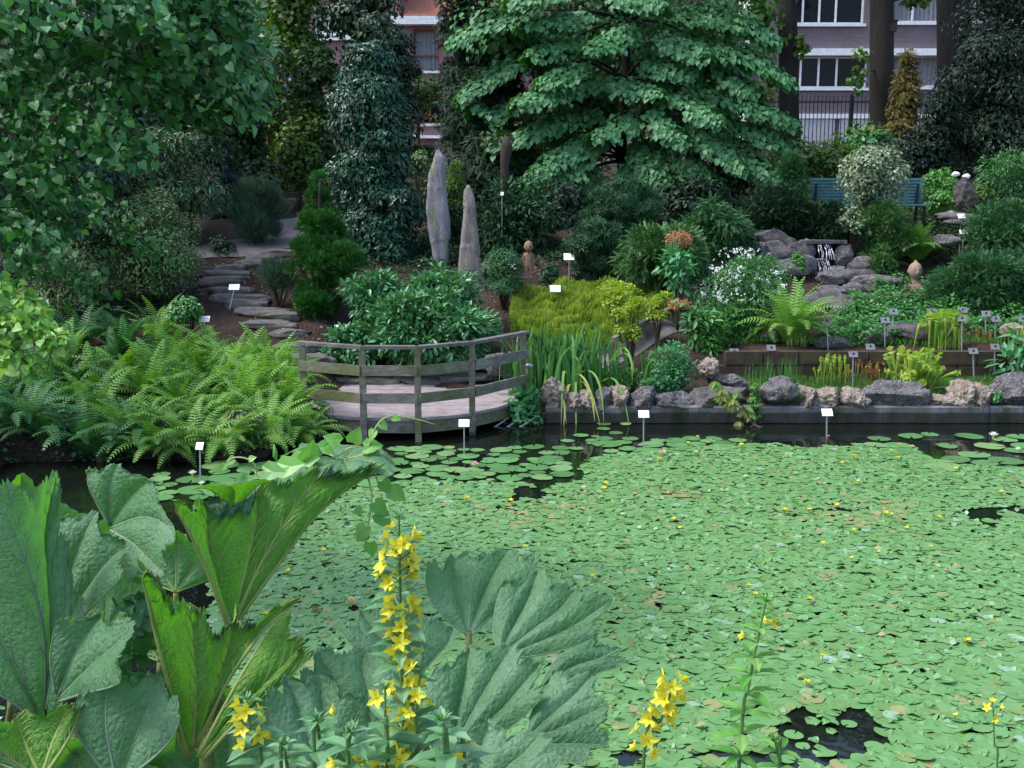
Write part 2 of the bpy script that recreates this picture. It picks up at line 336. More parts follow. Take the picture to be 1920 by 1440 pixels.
def brickmat(name, c1, c2, mortar, sc=1.0):
    m, nt, p, out = newmat(name)
    tc = nt.nodes.new('ShaderNodeTexCoord'); sp = nt.nodes.new('ShaderNodeSeparateXYZ'); cb = nt.nodes.new('ShaderNodeCombineXYZ')
    nt.links.new(tc.outputs['Object'], sp.inputs[0])
    ad = nt.nodes.new('ShaderNodeMath'); nt.links.new(sp.outputs[0], ad.inputs[0]); nt.links.new(sp.outputs[1], ad.inputs[1])
    nt.links.new(ad.outputs[0], cb.inputs[0]); nt.links.new(sp.outputs[2], cb.inputs[1])
    b = nt.nodes.new('ShaderNodeTexBrick'); nt.links.new(cb.outputs[0], b.inputs['Vector'])
    b.inputs['Scale'].default_value = sc; b.inputs['Brick Width'].default_value = .23; b.inputs['Row Height'].default_value = .075
    b.inputs['Mortar Size'].default_value = .008; b.inputs['Color1'].default_value = (*c1, 1); b.inputs['Color2'].default_value = (*c2, 1); b.inputs['Mortar'].default_value = (*mortar, 1)
    n = tex(nt, 'noise', .8, 5, .6); c = mixc(nt, b.outputs[0], ramp(nt, [(.75, .75, .75), (1.1, 1.1, 1.1)], n.outputs['Fac'], [.35, .65]), .8, 'MULTIPLY')
    nt.links.new(c, p.inputs['Base Color']); p.inputs['Roughness'].default_value = .9; bump(nt, p, b.outputs['Fac'], -.006); return m
M['greybrick'] = brickmat('mauve_brick', (.13, .095, .115), (.17, .125, .145), (.24, .21, .23))
M['redbrick'] = brickmat('red_brick', (.19, .095, .10), (.25, .13, .135), (.30, .24, .25))
def glassmat(name, clear):
    m, nt, p, out = newmat(name)
    p.inputs['Base Color'].default_value = (.006, .007, .012, 1); p.inputs['Roughness'].default_value = .05; p.inputs['Specular IOR Level'].default_value = .12
    if clear:
        tr = nt.nodes.new('ShaderNodeBsdfTransparent'); mx = nt.nodes.new('ShaderNodeMixShader'); mx.inputs[0].default_value = .35
        nt.links.new(tr.outputs[0], mx.inputs[1]); nt.links.new(p.outputs[0], mx.inputs[2]); nt.links.new(mx.outputs[0], out.inputs[0])
    return m
M['glass'] = glassmat('dark_glass', False); M['clearglass'] = glassmat('clear_glass', True)
def watermat():
    m, nt, p, out = newmat('pond_water')
    p.inputs['Base Color'].default_value = (.006, .009, .006, 1); p.inputs['Roughness'].default_value = .03; p.inputs['Specular IOR Level'].default_value = .32
    t = tex(nt, 'noise', 5, 2, .5); bump(nt, p, t.outputs['Fac'], .004, .6); return m
M['water'] = watermat()
def fallmat():
    m, nt, p, out = newmat('falling_water')
    t = tex(nt, 'noise', 22, 4, .6, (1, 1, .06))
    c = ramp(nt, [(.12, .13, .16), (.35, .38, .46), (.75, .78, .86)], t.outputs['Fac'], [.42, .55, .7])
    nt.links.new(c, p.inputs['Base Color']); p.inputs['Roughness'].default_value = .15
    tr = nt.nodes.new('ShaderNodeBsdfTransparent'); mx = nt.nodes.new('ShaderNodeMixShader')
    f = ramp(nt, [(.15, .15, .15), (1, 1, 1)], t.outputs['Fac'], [.40, .58]); nt.links.new(f, mx.inputs[0])
    nt.links.new(tr.outputs[0], mx.inputs[1]); nt.links.new(p.outputs[0], mx.inputs[2]); nt.links.new(mx.outputs[0], out.inputs[0]); return m
M['fall'] = fallmat()
def gunmat():
    m, nt, p, out = newmat('gunnera_leaf')
    v = tex(nt, 'voronoi', 42, feature='DISTANCE_TO_EDGE'); n = tex(nt, 'noise', 4, 6, .7); n2 = tex(nt, 'noise', 90, 3, .6)
    up = ramp(nt, [(.052, .135, .058), (.082, .195, .092), (.12, .25, .132), (.17, .31, .18)], n.outputs['Fac'], [.3, .45, .58, .72])
    dm = ramp(nt, [(1.3, 1.3, 1.2), (1, 1, 1)], v.outputs['Distance'], [0, .06]); up = mixc(nt, up, dm, .6, 'MULTIPLY')
    n3 = tex(nt, 'noise', 2.3, 7, .75); bf = ramp(nt, [(0, 0, 0), (1, 1, 1)], n3.outputs['Fac'], [.69, .71]); up = mixc(nt, up, (.30, .20, .14), bf)
    un = ramp(nt, [(.06, .19, .012), (.085, .24, .018), (.11, .28, .028)], n.outputs['Fac'], [.35, .5, .65])
    nv = tex(nt, 'voronoi', 30, feature='DISTANCE_TO_EDGE'); vl = ramp(nt, [(1.5, 1.4, 1.6), (1, 1, 1)], nv.outputs['Distance'], [0, .045]); un = mixc(nt, un, vl, .7, 'MULTIPLY')
    g = nt.nodes.new('ShaderNodeNewGeometry'); c = mixc(nt, up, un, g.outputs['Backfacing'])
    nt.links.new(c, p.inputs['Base Color']); p.inputs['Roughness'].default_value = .5; p.inputs['Specular IOR Level'].default_value = .45
    ad = nt.nodes.new('ShaderNodeMath'); ad.operation = 'MULTIPLY_ADD'; nt.links.new(v.outputs['Distance'], ad.inputs[0]); ad.inputs[1].default_value = 2.0
    nt.links.new(n2.outputs['Fac'], ad.inputs[2]); bump(nt, p, ad.outputs[0], .0045, .8)
    t = nt.nodes.new('ShaderNodeBsdfTranslucent'); t.inputs[0].default_value = (.12, .42, .015, 1)
    mx = nt.nodes.new('ShaderNodeMixShader'); mx.inputs[0].default_value = .38
    nt.links.new(p.outputs[0], mx.inputs[1]); nt.links.new(t.outputs[0], mx.inputs[2]); nt.links.new(mx.outputs[0], out.inputs[0]); return m
M['gunnera'] = gunmat(); M['vein'] = plain('leaf_vein', (.20, .27, .06), .5); M['veinup'] = plain('upper_leaf_vein', (.13, .21, .12), .5); M['petiole'] = plain('petiole', (.14, .17, .045), .6, bmp=.01, scale=60)

# ------------------------------------------------------------------ leaf templates
def t_oval(w=.2, fold=.25, curve=.15):
    V = np.array([[0, 0, 0], [-w * .9, .3, fold * w], [0, .3, 0], [w * .9, .3, fold * w], [-w * .85, .65, fold * w], [0, .65, 0], [w * .85, .65, fold * w], [0, 1, 0]], float)
    V[:, 2] -= curve * V[:, 1] ** 2
    return V, [np.array([[0, 2, 1], [0, 3, 2], [4, 5, 7], [5, 6, 7]]), np.array([[1, 2, 5, 4], [2, 3, 6, 5]])]
def t_dia(w=.3, fold=.2, curve=.0):
    V = np.array([[0, 0, 0], [-w, .45, fold * w], [0, 1, -curve], [w, .45, fold * w]], float)
    return V, [np.array([[0, 2, 1], [0, 3, 2]])]
def t_heart(w=.48, curve=.2):
    V = np.array([[0, .08, 0], [-w * .6, -.04, 0], [-w, .25, .05], [-w * .78, .6, .02], [0, 1.08, 0], [w * .78, .6, .02], [w, .25, .05], [w * .6, -.04, 0], [0, .5, -.04]], float)
    V[:, 2] -= curve * np.maximum(V[:, 1], 0) ** 2
    return V, [np.array([[0, 8, 1], [1, 8, 2], [2, 8, 3], [3, 8, 4], [4, 8, 5], [5, 8, 6], [6, 8, 7], [7, 8, 0]])[:, ::-1].copy()]
def t_needles(k=7, w=.05, L=.55, ang=50, flat=True, droop=.15, seed=1):
    """a small feathery spray: an axis with short side strips"""
    rr = random.Random(seed); V = []; F = []
    for i in range(k):
        y = .9 * i / k
        for s in (-1, 1):
            a = math.radians(ang + rr.uniform(-8, 8)); l = L * (1 - .55 * i / k) * rr.uniform(.8, 1.1)
            dx, dy = s * math.sin(a) * l, math.cos(a) * l; zz = 0 if flat else rr.uniform(-.3, .3) * l
            b = len(V); V += [[0, y - w, 0], [dx, y + dy, zz - droop * l], [0, y + w, 0.02]]; F.append([b, b + 1, b + 2])
    b = len(V); V += [[-w * .6, 0, 0], [w * .6, 0, 0], [0, 1.1, -droop]]; F.append([b, b + 1, b + 2])
    return np.array(V, float), [np.array(F)]
def t_whorl(k=7, w=.13, el=.35, seed=2):
    """a rosette of pointed leaves at a twig end"""
    V = []; F = []; rr = random.Random(seed)
    for i in range(k):
        a = 2 * math.pi * i / k + rr.uniform(-.2, .2); e = el + rr.uniform(-.25, .2); c, s = math.cos(a), math.sin(a)
        b = len(V)
        for (r, x, z) in ((.05, 0, 0), (.5, -w, .04), (.5, 0, 0), (.5, w, .04), (1, 0, -.12)):
            V.append([c * r * math.cos(e) - s * x, z + r * math.sin(e) * .8 + 0, s * r * math.cos(e) + c * x])
        F += [[b, b + 2, b + 1], [b, b + 3, b + 2], [b + 1, b + 2, b + 4], [b + 2, b + 3, b + 4]]
    V = np.array(V, float)
    return V, [np.array(F)]
OVAL = t_oval(); NARROW = t_oval(.14, .3, .2); WIDE = t_oval(.3, .2, .15); DIA = t_dia(); DIAW = t_dia(.42); HEART = t_heart()
SPRAY = t_needles(); PINE = t_needles(8, .02, .8, 32, False, 0, 3); FEATHER = t_needles(10, .045, .34, 58, True, .25, 5); WHORL = t_whorl(); NEEDLE = t_dia(.06, 0)

def unit(v): return v / (np.linalg.norm(v, axis=-1, keepdims=True) + 1e-9)
def sph(n): return unit(R.normal(size=(n, 3)))

PROF = {
    'round': lambda h: np.sqrt(np.clip(1 - h * h, 0, 1)),
    'dome': lambda h: np.sqrt(np.clip(1 - ((h + 1) / 2) ** 2.2, 0, 1)),
    'cone': lambda h: np.clip((1 - h) / 2, 0, 1) ** .75,
    'column': lambda h: np.clip(1.15 * (1 - h ** 4) ** .5, 0, 1) * (1 - .22 * (h + 1) / 2),
}
def crown_cloud(c, r, n, prof='round', K=28, cs=.36, inner=.2, backkeep=.6):
    """points and outward normals on many overlapping clumps that fill the crown"""
    c = np.asarray(c, float); r = np.asarray(r, float)
    h = R.uniform(-.92, .95, K); a = R.uniform(0, 2 * math.pi, K); q = np.sqrt(R.uniform(.15, 1, K)) * .78
    pr = PROF[prof](h)
    C = np.stack([np.cos(a) * q * pr * r[0], np.sin(a) * q * pr * r[1], h * r[2] * .82], 1)
    cr = cs * (.6 + .6 * pr) * R.uniform(.7, 1.25, K)
    mn = min(r[0], r[2])
    CR = np.stack([cr * mn * 1.1, cr * mn * 1.1, cr * mn * .85], 1)
    wts = CR[:, 0] ** 2; idx = R.choice(K, n, p=wts / wts.sum())
    d = sph(n); d[:, 2] = np.where((d[:, 2] < -.3) & (R.random(n) < .6), -d[:, 2], d[:, 2])
    rad = 1 - R.random(n) ** 2 * .45
    P = C[idx] + d * CR[idx] * rad[:, None]
    N = unit(d + .6 * unit(P / r))
    ni = int(n * inner)
    P[:ni] = sph(ni) * r * R.uniform(.1, .75, ni)[:, None]
    if prof in ('cone', 'column', 'dome'):
        P[:ni, :2] *= PROF[prof](np.clip(P[:ni, 2] / r[2], -1, 1))[:, None]
    keep = (R.random(n) < backkeep) | (N[:, 1] < .35)
    P, N, idx = P[keep], N[keep], idx[keep]
    return P + c, N, C + c, R.random(K)[idx]

def leaves(mb, P, N, tpl, size, crn=None, up=.35, droop=.35, jit=.5, axis='tangent', contrast=.35):
    n = len(P)
    Nn = unit(N + np.array([0, 0, up]) + R.normal(0, jit * .6, (n, 3)))
    if axis == 'tangent':
        D = R.normal(size=(n, 3)) + np.array([0, 0, -droop * 3]) + N * .9
        D = D - Nn * (D * Nn).sum(1)[:, None]
    else:
        D = N + R.normal(0, jit * .5, (n, 3)) + np.array([0, 0, -droop]); Nn = unit(np.array([0, 0, 1.0]) + R.normal(0, jit * .5, (n, 3)))
    S = size * R.uniform(.65, 1.25, n)
    rnd = np.clip((crn if crn is not None else .5) * contrast + R.random(n) * (1 - contrast) , 0, 1)
    mb.inst(tpl, P, unit(D), Nn, S, rnd)

def limbs(mb, base, targets, r0, rnd=.5, k=6, bow=.15):
    base = np.asarray(base, float)
    for t in targets:
        L = np.linalg.norm(t - base); ts = np.linspace(0, 1, 7)[:, None]
        mid = (base + t) / 2 + np.array([0, 0, bow * L]) + R.normal(0, .05 * L, 3)
        pts = (1 - ts) ** 2 * base + 2 * ts * (1 - ts) * mid + ts ** 2 * t
        mb.tube(pts, np.linspace(r0, r0 * .25, 7), k)

def shrub(name, label, cat, box, Y, leaf, size, n, mat, prof='round', depth=None, K=28, cs=.36, group=None, stem='twig', axis='tangent',
          up=.35, droop=.35, jit=.5, inner=.2, contrast=.35, base_to_ground=True, r0=.02, foliage_name='foliage', nb=8):
    x0, y0, x1, y1 = box; c = W((x0 + x1) / 2, (y0 + y1) / 2, Y); m = mpp(Y, (y0 + y1) / 2)
    rx, rz = (x1 - x0) / 2 * m, (y1 - y0) / 2 * m
    r = np.array([rx, depth if depth else rx * .8, rz])
    g = Tz(c[0], c[1]); e = empty(name, (c[0], c[1], max(g, 0)), label, cat, group)
    P, N, C, crn = crown_cloud(c, r, n, prof, K, cs, inner)
    ok = P[:, 2] > T(P[:, 0], P[:, 1]) - .03
    P, N, crn = P[ok], N[ok], crn[ok]
    mb = MB(); leaves(mb, P, N, leaf, size, crn, up, droop, jit, axis, contrast); mb.build(foliage_name, mat, e)
    tb = MB(); b = np.array([c[0], c[1], g - .05]); sel = C[R.choice(len(C), min(nb, len(C)), replace=False)]
    limbs(tb, b, sel, r0); tb.build('stem', M[stem] if isinstance(stem, str) else stem, e, True)
    return e

# ================================================================== SETTING
def gridcoords():
    xs = np.concatenate([np.linspace(-300, -16, 14)[:-1], np.arange(-16, 16.01, .14), np.linspace(16, 300, 14)[1:]])
    ys = np.concatenate([np.linspace(-60, -4, 8)[:-1], np.arange(-4, 25, .12), np.arange(25, 48, .8), np.linspace(49, 300, 16)])
    return xs, ys
def build_ground():
    xs, ys = gridcoords(); X, Y = np.meshgrid(xs, ys); Z = T(X, Y)
    nx, ny = len(xs), len(ys)
    bumpz = .02 * np.sin(X * 9 + 3 * np.sin(Y * 5)) * np.cos(Y * 8.3 + X * 2)
    Z = Z + np.where(Y > 14.3, bumpz, 0)
    i = np.arange(ny - 1)[:, None] * nx + np.arange(nx - 1)[None]
    F = np.stack([i, i + 1, i + nx + 1, i + nx], -1).reshape(-1, 4)
    o = meshobj('ground', np.stack([X, Y, Z], -1).reshape(-1, 3), [F], M['soil'], None, True); tag(o, kind='structure')
build_ground()
w = meshobj('water', [[-5.9, 3.9, 0], [14.5, 3.9, 0], [14.5, 15.3, 0], [-5.9, 15.3, 0]], [np.array([[0, 1, 2, 3]])], M['water']); tag(w, kind='structure')

def ribbon(name, pts, widths, mat, lift=.012, kind='structure', label=None, cat=None):
    P = []; pts = [np.array(p, float) for p in pts]
    n = 40; ts = np.linspace(0, len(pts) - 1, n); k = np.arange(len(pts))
    cx = np.interp(ts, k, [p[0] for p in pts]); cy = np.interp(ts, k, [p[1] for p in pts]); wd = np.interp(ts, k, widths)
    for _ in range(3): cx[1:-1] = (cx[:-2] + cx[1:-1] * 2 + cx[2:]) / 4; cy[1:-1] = (cy[:-2] + cy[1:-1] * 2 + cy[2:]) / 4
    dx, dy = np.gradient(cx), np.gradient(cy); L = np.hypot(dx, dy); nx, ny = -dy / L, dx / L
    V = []; m = 9
    for j in range(m):
        s = (j / (m - 1) - .5) * wd * (1 + .06 * np.sin(ts * 7 + j)); X = cx + nx * s; Y = cy + ny * s
        V.append(np.stack([X, Y, T(X, Y) + lift + .02 * (abs(j - 4) < 4)], 1))
    V = np.stack(V, 1).reshape(-1, 3); F = [[i * m + j, i * m + j + 1, (i + 1) * m + j + 1, (i + 1) * m + j] for i in range(n - 1) for j in range(m - 1)]
    o = meshobj(name, V, [np.array(F)], mat, None, True); return tag(o, label, cat, kind=kind)
H = lambda x, y: hit(x, y)[:2]
ribbon('path', [H(330, 478), H(430, 466), H(540, 455), H(560, 430), H(548, 412)], [1.0, 1.1, 1.3, 1.1, 1.3], M['path'])
ribbon('path', [H(985, 730), H(1110, 682), H(1170, 655), H(1240, 615), H(1320, 582)], [.55, .55, .5, .45, .45], M['path'])

# ------------------------------------------------------------------ houses beyond the garden
def facade(parent, name, X0, X1, Z0, Z1, Y, openings, mat, depth=.18):
    xs = sorted({X0, X1, *[o[0] for o in openings], *[o[1] for o in openings]}); zs = sorted({Z0, Z1, *[o[2] for o in openings], *[o[3] for o in openings]})
    mb = MB()
    for a, b in zip(xs[:-1], xs[1:]):
        for c, d in zip(zs[:-1], zs[1:]):
            mx, mz = (a + b) / 2, (c + d) / 2
            if any(o[0] < mx < o[1] and o[2] < mz < o[3] for o in openings): continue
            mb.add([[a, Y, c], [b, Y, c], [b, Y, d], [a, Y, d]], np.array([[0, 1, 2, 3]]))
    for a, b, c, d in openings:
        q = Y + depth
        for v in ([[a, Y, c], [a, q, c], [a, q, d], [a, Y, d]], [[b, Y, c], [b, Y, d], [b, q, d], [b, q, c]], [[a, Y, c], [b, Y, c], [b, q, c], [a, q, c]], [[a, Y, d], [a, q, d], [b, q, d], [b, Y, d]]):
            mb.add(v, np.array([[0, 1, 2, 3]]))
    # side and back walls
    D = Y + 9
    for v in ([[X0, Y, Z0], [X0, Y, Z1], [X0, D, Z1], [X0, D, Z0]], [[X1, Y, Z0], [X1, D, Z0], [X1, D, Z1], [X1, Y, Z1]], [[X0, D, Z0], [X0, D, Z1], [X1, D, Z1], [X1, D, Z0]]):
        mb.add(v, np.array([[0, 1, 2, 3]]))
    return mb.build(name, mat, parent)
def window(parent, o, Y, mull, fmat, fw=.06, trans=[], curtain=False, sill=True, glass='glass', depth=.14):
    a, b, c, d = o; q = Y + depth; mb = MB()
    mb.box(((a + b) / 2, q, c + fw / 2), ((b - a) / 2, .03, fw / 2)); mb.box(((a + b) / 2, q, d - fw / 2), ((b - a) / 2, .03, fw / 2))
    for x in [a + fw / 2, b - fw / 2] + list(mull): mb.box((x, q - .002, (c + d) / 2), (fw / 2, .034, (d - c) / 2 - fw))
    for z in trans: mb.box(((a + b) / 2, q - .004, z), ((b - a) / 2 - fw, .038, fw * .4))
    wnd = mb.build('window', fmat, parent)
    meshobj('pane', [[a, q + .01, c], [b, q + .01, c], [b, q + .01, d], [a, q + .01, d]], [np.array([[0, 1, 2, 3]])], M['clearglass' if curtain else glass], wnd)
    if curtain:
        xs = np.linspace(a, b, int((b - a) / .035)); V = []
        for i, x in enumerate(xs): yy = q + .10 + .035 * math.sin(i * 1.3); V += [[x, yy, c], [x, yy, d]]
        meshobj('curtain', V, [np.array([[2 * i, 2 * i + 2, 2 * i + 3, 2 * i + 1] for i in range(len(xs) - 1)])], M['curtain'], wnd)
    if sill:
        s = MB(); s.box(((a + b) / 2, Y - .02, c - .05), ((b - a) / 2 + .06, .10, .05)); s.build('sill', M['whitepaint'], wnd)
    return wnd
def opx(x0, x1, y0, y1, Y):
    p = W(x0, y1, Y); q = W(x1, y0, Y); return (p[0], q[0], p[2], q[2])

YB = 44.0
blk = empty('apartment_block', (W(1700, 300, YB)[0], YB, 3.9), 'modern mauve brick apartment block with long white framed windows behind the iron fence', 'building')
X0 = W(1405, 300, YB)[0]; X1 = W(2080, 300, YB)[0]
ops = [opx(1490, 1625, -58, 45, YB), opx(1668, 1772, -58, 42, YB), opx(1826, 1990, -58, 40, YB),
       opx(1484, 1628, 105, 165, YB), opx(1666, 1772, 104, 163, YB), opx(1826, 1990, 103, 162, YB),
       opx(1490, 1622, -190, -110, YB), opx(1668, 1772, -190, -110, YB)]
facade(blk, 'wall', X0, X1, 3.7, 16.5, YB, ops, M['greybrick'])
mw = lambda o, f: [o[0] + (o[1] - o[0]) * t for t in f]
for i, o in enumerate(ops):
    cur = i in (1, 4)
    window(blk, o, YB, mw(o, [.12, .36, .60] if i in (0, 3, 6) else [.45]), M['whitepaint'], .075, curtain=cur)
p = W(1490, 98, YB - .1); q = W(2080, 96, YB - .1)
s = MB(); s.box(((X0 + 1.6 + X1) / 2, YB - .12, p[2]), ((X1 - X0 - 1.6) / 2, .12, .13)); s.build('concrete_band', M['whitepaint'], blk)
p = W(1500, 218, YB)
s = MB(); s.box(((X0 + 1.6 + X1) / 2, YB - .05, p[2]), ((X1 - X0 - 1.6) / 2, .05, .09)); s.build('concrete_band', M['whitepaint'], blk)
for x0, x1 in ((1495, 1565), (1570, 1640), (1700, 1770)):
    o = opx(x0, x1, 224, 300, YB); s = MB(); n = 14
    for k in range(n):
        a = o[0] + (o[1] - o[0]) * k / n; b = o[0] + (o[1] - o[0]) * (k + .93) / n
        s.box(((a + b) / 2, YB - .03, (3.75 + o[3]) / 2), ((b - a) / 2, .03, (o[3] - 3.75) / 2))
    s.build('garage_door', M['greypaint'], blk)
s = MB(); s.box(((X0 + X1) / 2, YB + 4.5, 16.6), ((X1 - X0) / 2 + .3, 4.9, .1)); s.build('roof', M['greypaint'], blk)
# white edged corner bay left of it
YH = 46.0
hs = empty('row_house', (W(800, 270, YH)[0], YH, 3.9), 'pink brick house with white gutter and dark red window between the conifers', 'house')
XA = W(752, 200, YH)[0]; XB = W(1000, 200, YH)[0]
zt = W(800, 46, YH)[2]
ow = [opx(775, 823, 55, 133, YH), opx(786, 832, 180, 232, YH), opx(880, 930, 55, 133, YH)]
facade(hs, 'wall', XA, XB, 3.7, zt, YH, ow, M['redbrick'])
window(hs, ow[0], YH, [], M['redframe'], .07, trans=[W(800, 104, YH)[2]], curtain=True)
window(hs, ow[1], YH, [W(806, 200, YH)[0]], M['redframe'], .07)
window(hs, ow[2], YH, [], M['redframe'], .07, trans=[W(800, 104, YH)[2]], curtain=True)
s = MB(); s.box(((XA + XB) / 2, YH - .25, zt + .04), ((XB - XA) / 2 + .2, .28, .10)); s.box(((XA + XB) / 2, YH - .30, zt + .20), ((XB - XA) / 2 + .3, .22, .05)); s.build('gutter', M['whitepaint'], hs)
def pitched(parent, xa, xb, zt, Y, h=3.2, d=9):
    meshobj('roof', [[xa - .2, Y - .3, zt + .2], [xb + .2, Y - .3, zt + .2], [xb + .2, Y + d / 2, zt + h], [xa - .2, Y + d / 2, zt + h], [xb + .2, Y + d + .3, zt + .2], [xa - .2, Y + d + .3, zt + .2]],
            [np.array([[0, 1, 2, 3], [3, 2, 4, 5]])], M['rooftile'], parent)
pitched(hs, XA, XB, zt, YH)
s = MB(); a = W(795, 262, YH); s.box((a[0] + .25, YH - .25, a[2] + .1), (.75, .2, .06)); s.build('stone_ledge', M['whitepaint'], hs)
s = MB(); P_ = W(808, 220, YH) + R.normal(0, 1, (60, 3)) * [.35, .05, .08] - [0, .25, 0]
s.inst(DIAW, P_, sph(60), sph(60), .14, R.random(60)); s.build('window_box_flowers', leafmat('red_geranium', [(.03, .08, .02), (.05, .12, .03), (.5, .05, .05)], .6, .2), hs)
h2 = empty('row_house', (W(560, 270, YH)[0], YH, 3.9), 'reddish brick house with white framed windows half hidden by the trees left of the evergreen', 'house')
XC = W(-250, 200, YH)[0]; XD = W(752, 200, YH)[0] - .02; zt2 = W(560, -60, YH)[2]
o2 = [opx(520, 566, 133, 186, YH), opx(590, 640, 8, 62, YH), opx(478, 520, 8, 62, YH), opx(640, 680, 135, 186, YH), opx(400, 440, 133, 186, YH)]
facade(h2, 'wall', XC, XD, 3.7, zt2, YH, o2, M['redbrick'])
for k, o in enumerate(o2): window(h2, o, YH, mw(o, [.5]), M['whitepaint'], .08, curtain=(k == 0))
s = MB(); s.box(((XC + XD) / 2, YH - .1, W(500, 66, YH)[2] - .12), ((XD - XC) / 2, .09, .10)); s.build('concrete_band', M['whitepaint'], h2)
s = MB(); s.box(((XC + XD) / 2, YH - .1, W(500, 188, YH)[2] - .16), ((XD - XC) / 2, .09, .05)); s.build('stone_band', M['redbrick'], h2)
pitched(h2, XC, XD, zt2, YH)
h3 = empty('row_house', (W(1200, 270, YH)[0], YH + .5, 3.9), 'red brick house with tiled roof glimpsed behind the large lime tree', 'house')
XE = W(1002, 200, YH)[0]; XF = W(1403, 200, 45)[0] - .1; zt3 = W(1200, -10, YH)[2]
o3 = [opx(1060, 1110, 80, 140, YH), opx(1180, 1230, 80, 140, YH), opx(1290, 1340, 80, 140, YH)]
facade(h3, 'wall', XE, XF, 3.7, zt3, YH + .3, o3, M['redbrick'])
for o in o3: window(h3, o, YH + .3, mw(o, [.5]), M['whitepaint'], .08)
s = MB(); s.box(((XE + XF) / 2, YH, zt3 + .1), ((XF - XE) / 2, .2, .1)); s.build('gutter', M['whitepaint'], h3)
s = MB(); a = W(1408, 40, 44); s.box((a[0] - .12, 44.6, 8.5), (.1, .9, 4.8)); s.build('white_corner_post', M['whitepaint'], h3)
pitched(h3, XE, XF, zt3, YH + .3)

# iron fence
YF = 36.0
fn = empty('iron_fence', (W(1560, 290, YF)[0], YF, Tz(8, YF)), 'tall black iron fence with spear tops in front of the apartment block', 'fence')
xa, xb = W(1355, 200, YF)[0], W(1840, 200, YF)[0]; ztop = W(1560, 176, YF)[2]; zb = Tz((xa + xb) / 2, YF)
s = MB(); k = 0; x = xa
while x < xb:
    s.box((x, YF, (zb + ztop) / 2 - .03), (.011, .011, (ztop - zb) / 2 - .03))
    s.add([[x - .03, YF, ztop - .07], [x, YF - .03, ztop - .07], [x + .03, YF, ztop - .07], [x, YF + .03, ztop - .07], [x, YF, ztop + .05], [x, YF, ztop - .12]],
          np.array([[0, 1, 4], [1, 2, 4], [2, 3, 4], [3, 0, 4], [1, 0, 5], [2, 1, 5], [3, 2, 5], [0, 3, 5]]))
    x += .128
s.build('bars', M['iron'], fn)
for z in (ztop - .25, zb + .25):
    s = MB(); s.box(((xa + xb) / 2, YF - .02, z), ((xb - xa) / 2, .02, .025)); s.build('rail', M['iron'], fn)
for k in range(5):
    s = MB(); x = xa + (xb - xa) * k / 4; s.box((x, YF + .05, (zb + ztop) / 2), (.04, .04, (ztop - zb) / 2)); s.build('post', M['iron'], fn)
gp = tag(meshobj('gate_post', [], [], M['iron']) if False else empty('white_post', (*W(1706, 300, 33)[:2], 3.4), 'slim white post beside the orange conifer', 'post'))
s = MB(); a = W(1706, 215, 33); s.box((a[0], 33, (a[2] + 3.3) / 2), (.06, .06, (a[2] - 3.3) / 2)); s.build('shaft', M['whitepaint'], gp)
s = MB(); s.box((a[0], 33, a[2] + .03), (.08, .08, .03)); s.build('cap', M['whitepaint'], gp)
lp = empty('street_lamp', (*W(783, 270, 34)[:2], 3.5), 'slim black street lamp post in front of the pink brick house', 'street lamp')
a = W(783, 158, 34); s = MB(); s.tube([[a[0], 34, 3.4], [a[0], 34, 4.2], [a[0], 34, a[2]]], [.09, .06, .045], 10); s.build('post', M['iron'], lp)
s = MB(); s.tube([[a[0], 34, a[2]], [a[0], 34, a[2] + .06], [a[0], 34, a[2] + .38], [a[0], 34, a[2] + .48]], [.08, .13, .19, .04], 8); s.build('lantern', M['glass'], lp)
s = MB(); s.tube([[a[0], 34, a[2] + .48], [a[0], 34, a[2] + .58]], [.2, .02], 8); s.build('lamp_cap', M['iron'], lp)
bp = empty('brick_pillar', (*W(520, 330, 30)[:2], 3.2), 'brown brick gate pillar with pale edge behind the blue pine', 'pillar')
a = W(506, 245, 30); b = W(536, 330, 30); s = MB(); s.box(((a[0] + b[0]) / 2, 30, (3.2 + a[2]) / 2), ((b[0] - a[0]) / 2, .3, (a[2] - 3.2) / 2)); s.build('shaft', M['blocks'], bp)
s = MB(); s.box(((a[0] + b[0]) / 2, 30, a[2] + .05), ((b[0] - a[0]) / 2 + .06, .36, .05)); s.build('cap', M['slate'], bp)

